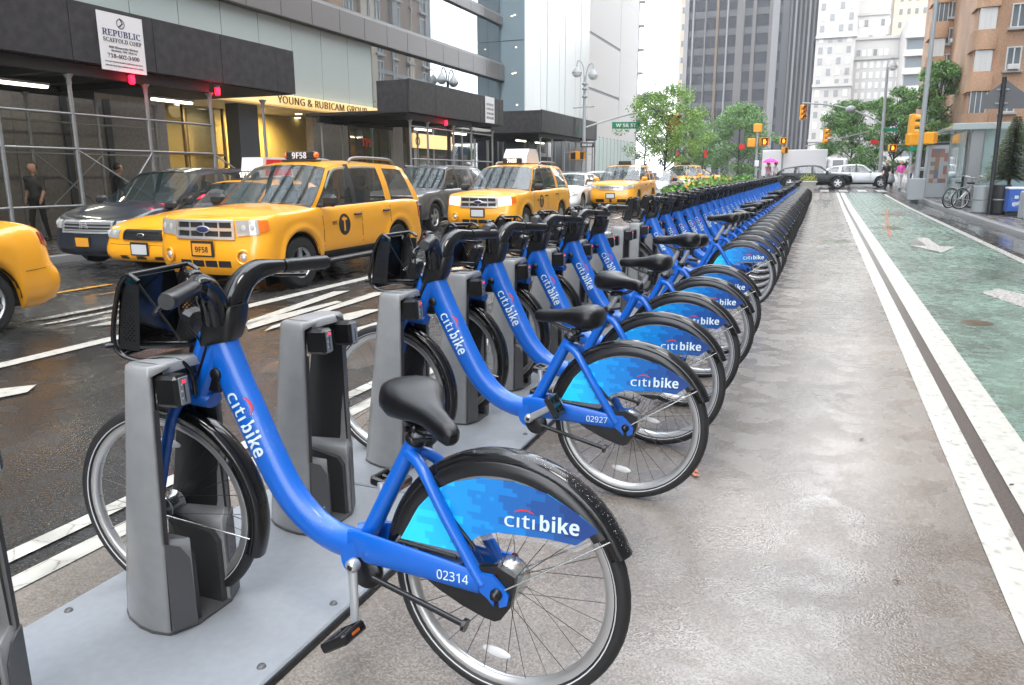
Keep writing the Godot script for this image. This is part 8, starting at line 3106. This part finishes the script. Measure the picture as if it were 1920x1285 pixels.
# ------------------------------------------------------------------ people
func body_mesh(bones: Array, cell: float) -> MB:
	# bones: [from, to, r0, r1, colour]; one smooth skin round all of them (surface nets)
	var lo := Vector3.INF
	var hi := -Vector3.INF
	for b in bones:
		var m := Vector3.ONE * (maxf(b[2], b[3]) + cell * 2.0)
		lo = lo.min(b[0] - m).min(b[1] - m)
		hi = hi.max(b[0] + m).max(b[1] + m)
	var nx := int((hi.x - lo.x) / cell) + 2
	var ny := int((hi.y - lo.y) / cell) + 2
	var nz := int((hi.z - lo.z) / cell) + 2
	var f := PackedFloat32Array()
	f.resize(nx * ny * nz)
	f.fill(1.0)
	var own := PackedByteArray()
	own.resize(nx * ny * nz)
	var K := 0.035
	for bi in bones.size():
		var b: Array = bones[bi]
		var m := Vector3.ONE * (maxf(b[2], b[3]) + cell * 2.5 + K)
		var p0: Vector3 = ((b[0] as Vector3).min(b[1]) - m - lo) / cell
		var p1: Vector3 = ((b[0] as Vector3).max(b[1]) + m - lo) / cell
		var d: Vector3 = b[1] - b[0]
		var dd := maxf(d.length_squared(), 1e-6)
		for z in range(maxi(0, int(p0.z)), mini(nz, int(p1.z) + 1)):
			for y in range(maxi(0, int(p0.y)), mini(ny, int(p1.y) + 1)):
				for x in range(maxi(0, int(p0.x)), mini(nx, int(p1.x) + 1)):
					var p := lo + Vector3(x, y, z) * cell
					var t := clampf((p - b[0]).dot(d) / dd, 0.0, 1.0)
					var dist: float = p.distance_to(b[0] + d * t) - lerpf(b[2], b[3], t)
					var i := (z * ny + y) * nx + x
					var o := f[i]
					if dist < o:
						own[i] = bi
					var h := maxf(K - absf(o - dist), 0.0) / K
					f[i] = minf(o, dist) - h * h * K * 0.25
	var mb := MB.new()
	mb.tinted = true
	var at := {}
	var base := 0
	for z in nz - 1:
		for y in ny - 1:
			for x in nx - 1:
				var i := (z * ny + y) * nx + x
				var sum := Vector3.ZERO
				var n := 0
				var any := false
				var c := [i, i + 1, i + nx, i + nx + 1, i + nx * ny, i + nx * ny + 1, i + nx * ny + nx, i + nx * ny + nx + 1]
				var s0 := f[i] < 0.0
				for k in range(1, 8):
					if (f[c[k]] < 0.0) != s0:
						any = true
						break
				if not any:
					continue
				for e in [[0, 1], [2, 3], [4, 5], [6, 7], [0, 2], [1, 3], [4, 6], [5, 7], [0, 4], [1, 5], [2, 6], [3, 7]]:
					var a: float = f[c[e[0]]]
					var b2: float = f[c[e[1]]]
					if (a < 0.0) != (b2 < 0.0):
						var t := a / (a - b2)
						var pa := Vector3(e[0] & 1, (e[0] >> 1) & 1, e[0] >> 2)
						var pb := Vector3(e[1] & 1, (e[1] >> 1) & 1, e[1] >> 2)
						sum += pa.lerp(pb, t)
						n += 1
				mb.tint = bones[own[i]][4]
				at[i] = mb.vert(lo + (Vector3(x, y, z) + sum / n) * cell, Vector3.ZERO)
	for z in range(1, nz - 1):
		for y in range(1, ny - 1):
			for x in range(1, nx - 1):
				var i := (z * ny + y) * nx + x
				var ins := f[i] < 0.0
				for ax in 3:
					var j: int = i + [1, nx, nx * ny][ax]
					if (f[j] < 0.0) == ins:
						continue
					var u: int = [nx, nx * ny, 1][ax]
					var w: int = [nx * ny, 1, nx][ax]
					var q := [i - u - w, i - w, i, i - u]
					if not (at.has(q[0]) and at.has(q[1]) and at.has(q[2]) and at.has(q[3])):
						continue
					var v := [at[q[0]], at[q[1]], at[q[2]], at[q[3]]]
					if not ins:
						v.reverse()
					mb.idx.append_array([v[0], v[2], v[1], v[0], v[3], v[2]])
	mb.smooth(0, 0)
	return mb


func person(label: String, at: Vector3, turn: float, top: Color, legs: Color, hair: Color, stride: float, raise_arm := false, group := "") -> Node3D:
	var t := thing("person", label, "person", at, turn, group)
	var skin := Color(0.45, 0.27, 0.19)
	var b := []
	for s in [-1.0, 1.0]:
		var st: float = stride * s
		var hip := Vector3(0, 0.90, s * 0.085)
		var knee := Vector3(st * 0.16 + 0.03, 0.49, s * 0.09)
		var foot := Vector3(st * 0.30 - 0.02, 0.08, s * 0.09)
		b.append([hip, knee, 0.083, 0.056, legs])
		b.append([knee, foot, 0.055, 0.036, legs])
		b.append([foot + Vector3(-0.02, -0.035, 0), foot + Vector3(0.15, -0.045, s * 0.01), 0.042, 0.032, Color(0.03, 0.03, 0.03)])
		var sh := Vector3(0, 1.40, s * 0.175)
		var el := Vector3(-st * 0.10, 1.13, s * 0.225)
		var wr := Vector3(-st * 0.14 + 0.10, 0.92, s * 0.21)
		if raise_arm and s > 0:
			el = Vector3(0.12, 1.20, s * 0.2)
			wr = Vector3(0.16, 1.42, s * 0.12)
		b.append([sh, el, 0.052, 0.041, top])
		b.append([el, wr, 0.039, 0.029, skin])
		var dir: Vector3 = (wr - el).normalized()
		b.append([wr, wr + dir * 0.09, 0.034, 0.024, skin])
		b.append([Vector3(0, 1.38, 0), sh, 0.075, 0.058, top])
	b.append([Vector3(0, 0.94, -0.05), Vector3(0, 0.94, 0.05), 0.115, 0.115, legs])
	b.append([Vector3(0, 1.02, 0), Vector3(0.0, 1.32, 0), 0.125, 0.14, top])
	b.append([Vector3(0, 1.25, -0.07), Vector3(0, 1.25, 0.07), 0.105, 0.105, top])
	b.append([Vector3(0, 1.42, 0), Vector3(0.02, 1.54, 0), 0.052, 0.05, skin])
	b.append([Vector3(0.02, 1.60, 0), Vector3(0.03, 1.645, 0), 0.088, 0.092, skin])
	b.append([Vector3(0.105, 1.60, 0), Vector3(0.115, 1.585, 0), 0.014, 0.016, skin])
	b.append([Vector3(-0.005, 1.655, 0), Vector3(0.0, 1.685, 0), 0.098, 0.085, hair])
	part(t, "body", body_mesh(b, 0.026), M.person_cloth)
	return t


func build_people():
	var blk := Color(0.02, 0.02, 0.022)
	var lines := [
		["person in dark clothes walking under the scaffold behind the minivan", -15.6, -13.6, 1.2, blk, Color(0.03, 0.03, 0.04), blk, 0.7],
		["person in black clothes standing under the scaffold, first of two near its dark end", -15.9, -10.5, -1.4, blk, blk, blk, 0.2],
		["person in a grey coat under the scaffold, second of two near its dark end", -15.5, -11.4, -1.2, Color(0.05, 0.05, 0.052), blk, blk, 0.5],
		["person in a white shirt standing beside the pink umbrella", -2.85, -51.0, -0.5, Color(0.6, 0.6, 0.62), Color(0.1, 0.12, 0.2), Color(0.05, 0.035, 0.02), 0.2],
		["person in a pale pink top holding up the bright pink umbrella", -3.30, -51.0, -0.9, Color(0.7, 0.35, 0.42), Color(0.3, 0.3, 0.34), Color(0.06, 0.04, 0.02), 0.1],
		["person in black crossing by the grey relay box", 3.35, -50.2, -1.4, blk, blk, Color(0.05, 0.03, 0.02), 0.8],
		["person in a pink dress and white trousers crossing behind the silver car", 4.15, -50.8, -1.2, Color(0.75, 0.10, 0.40), Color(0.6, 0.6, 0.6), Color(0.3, 0.2, 0.08), 0.6],
		["person in a pale shirt waiting at the crossing by the signal post", 4.7, -51.6, -1.0, Color(0.6, 0.45, 0.42), Color(0.06, 0.07, 0.12), blk, 0.3],
	]
	for q in lines:
		var side: bool = q[1] < -12.6
		var p := person(q[0], Vector3(q[1], ground_y(q[1], q[2]) + (0.13 if side else 0.0), q[2]), q[3], q[4], q[5], q[6], q[7], q[0].contains("holding"))
		p.scale = Vector3.ONE * 0.94
	var u := thing("umbrella", "bright pink open umbrella held by a pedestrian", "umbrella", Vector3(-3.18, ground_y(-3.2, -51) + 1.25, -50.85))
	var cn := MB.new()
	var rows := []
	for k in 6:
		var f := k / 5.0
		var row := PackedVector3Array()
		for i in 24:
			var a := TAU * i / 24
			var sc := 1.0 - 0.06 * (1.0 - absf(cos(a * 4.0))) * f
			row.append(Vector3(cos(a) * 0.52 * f * sc, 0.62 - 0.26 * f * f, sin(a) * 0.52 * f * sc))
		rows.append(row)
	cn.grid(rows, true)
	part(u, "canopy", cn, M.pink_cloth)
	part(u, "shaft", pole_mesh(Vector3(0, -0.1, 0), Vector3(0, 0.66, 0), 0.01, 0.01, 6), M.pole_dark)
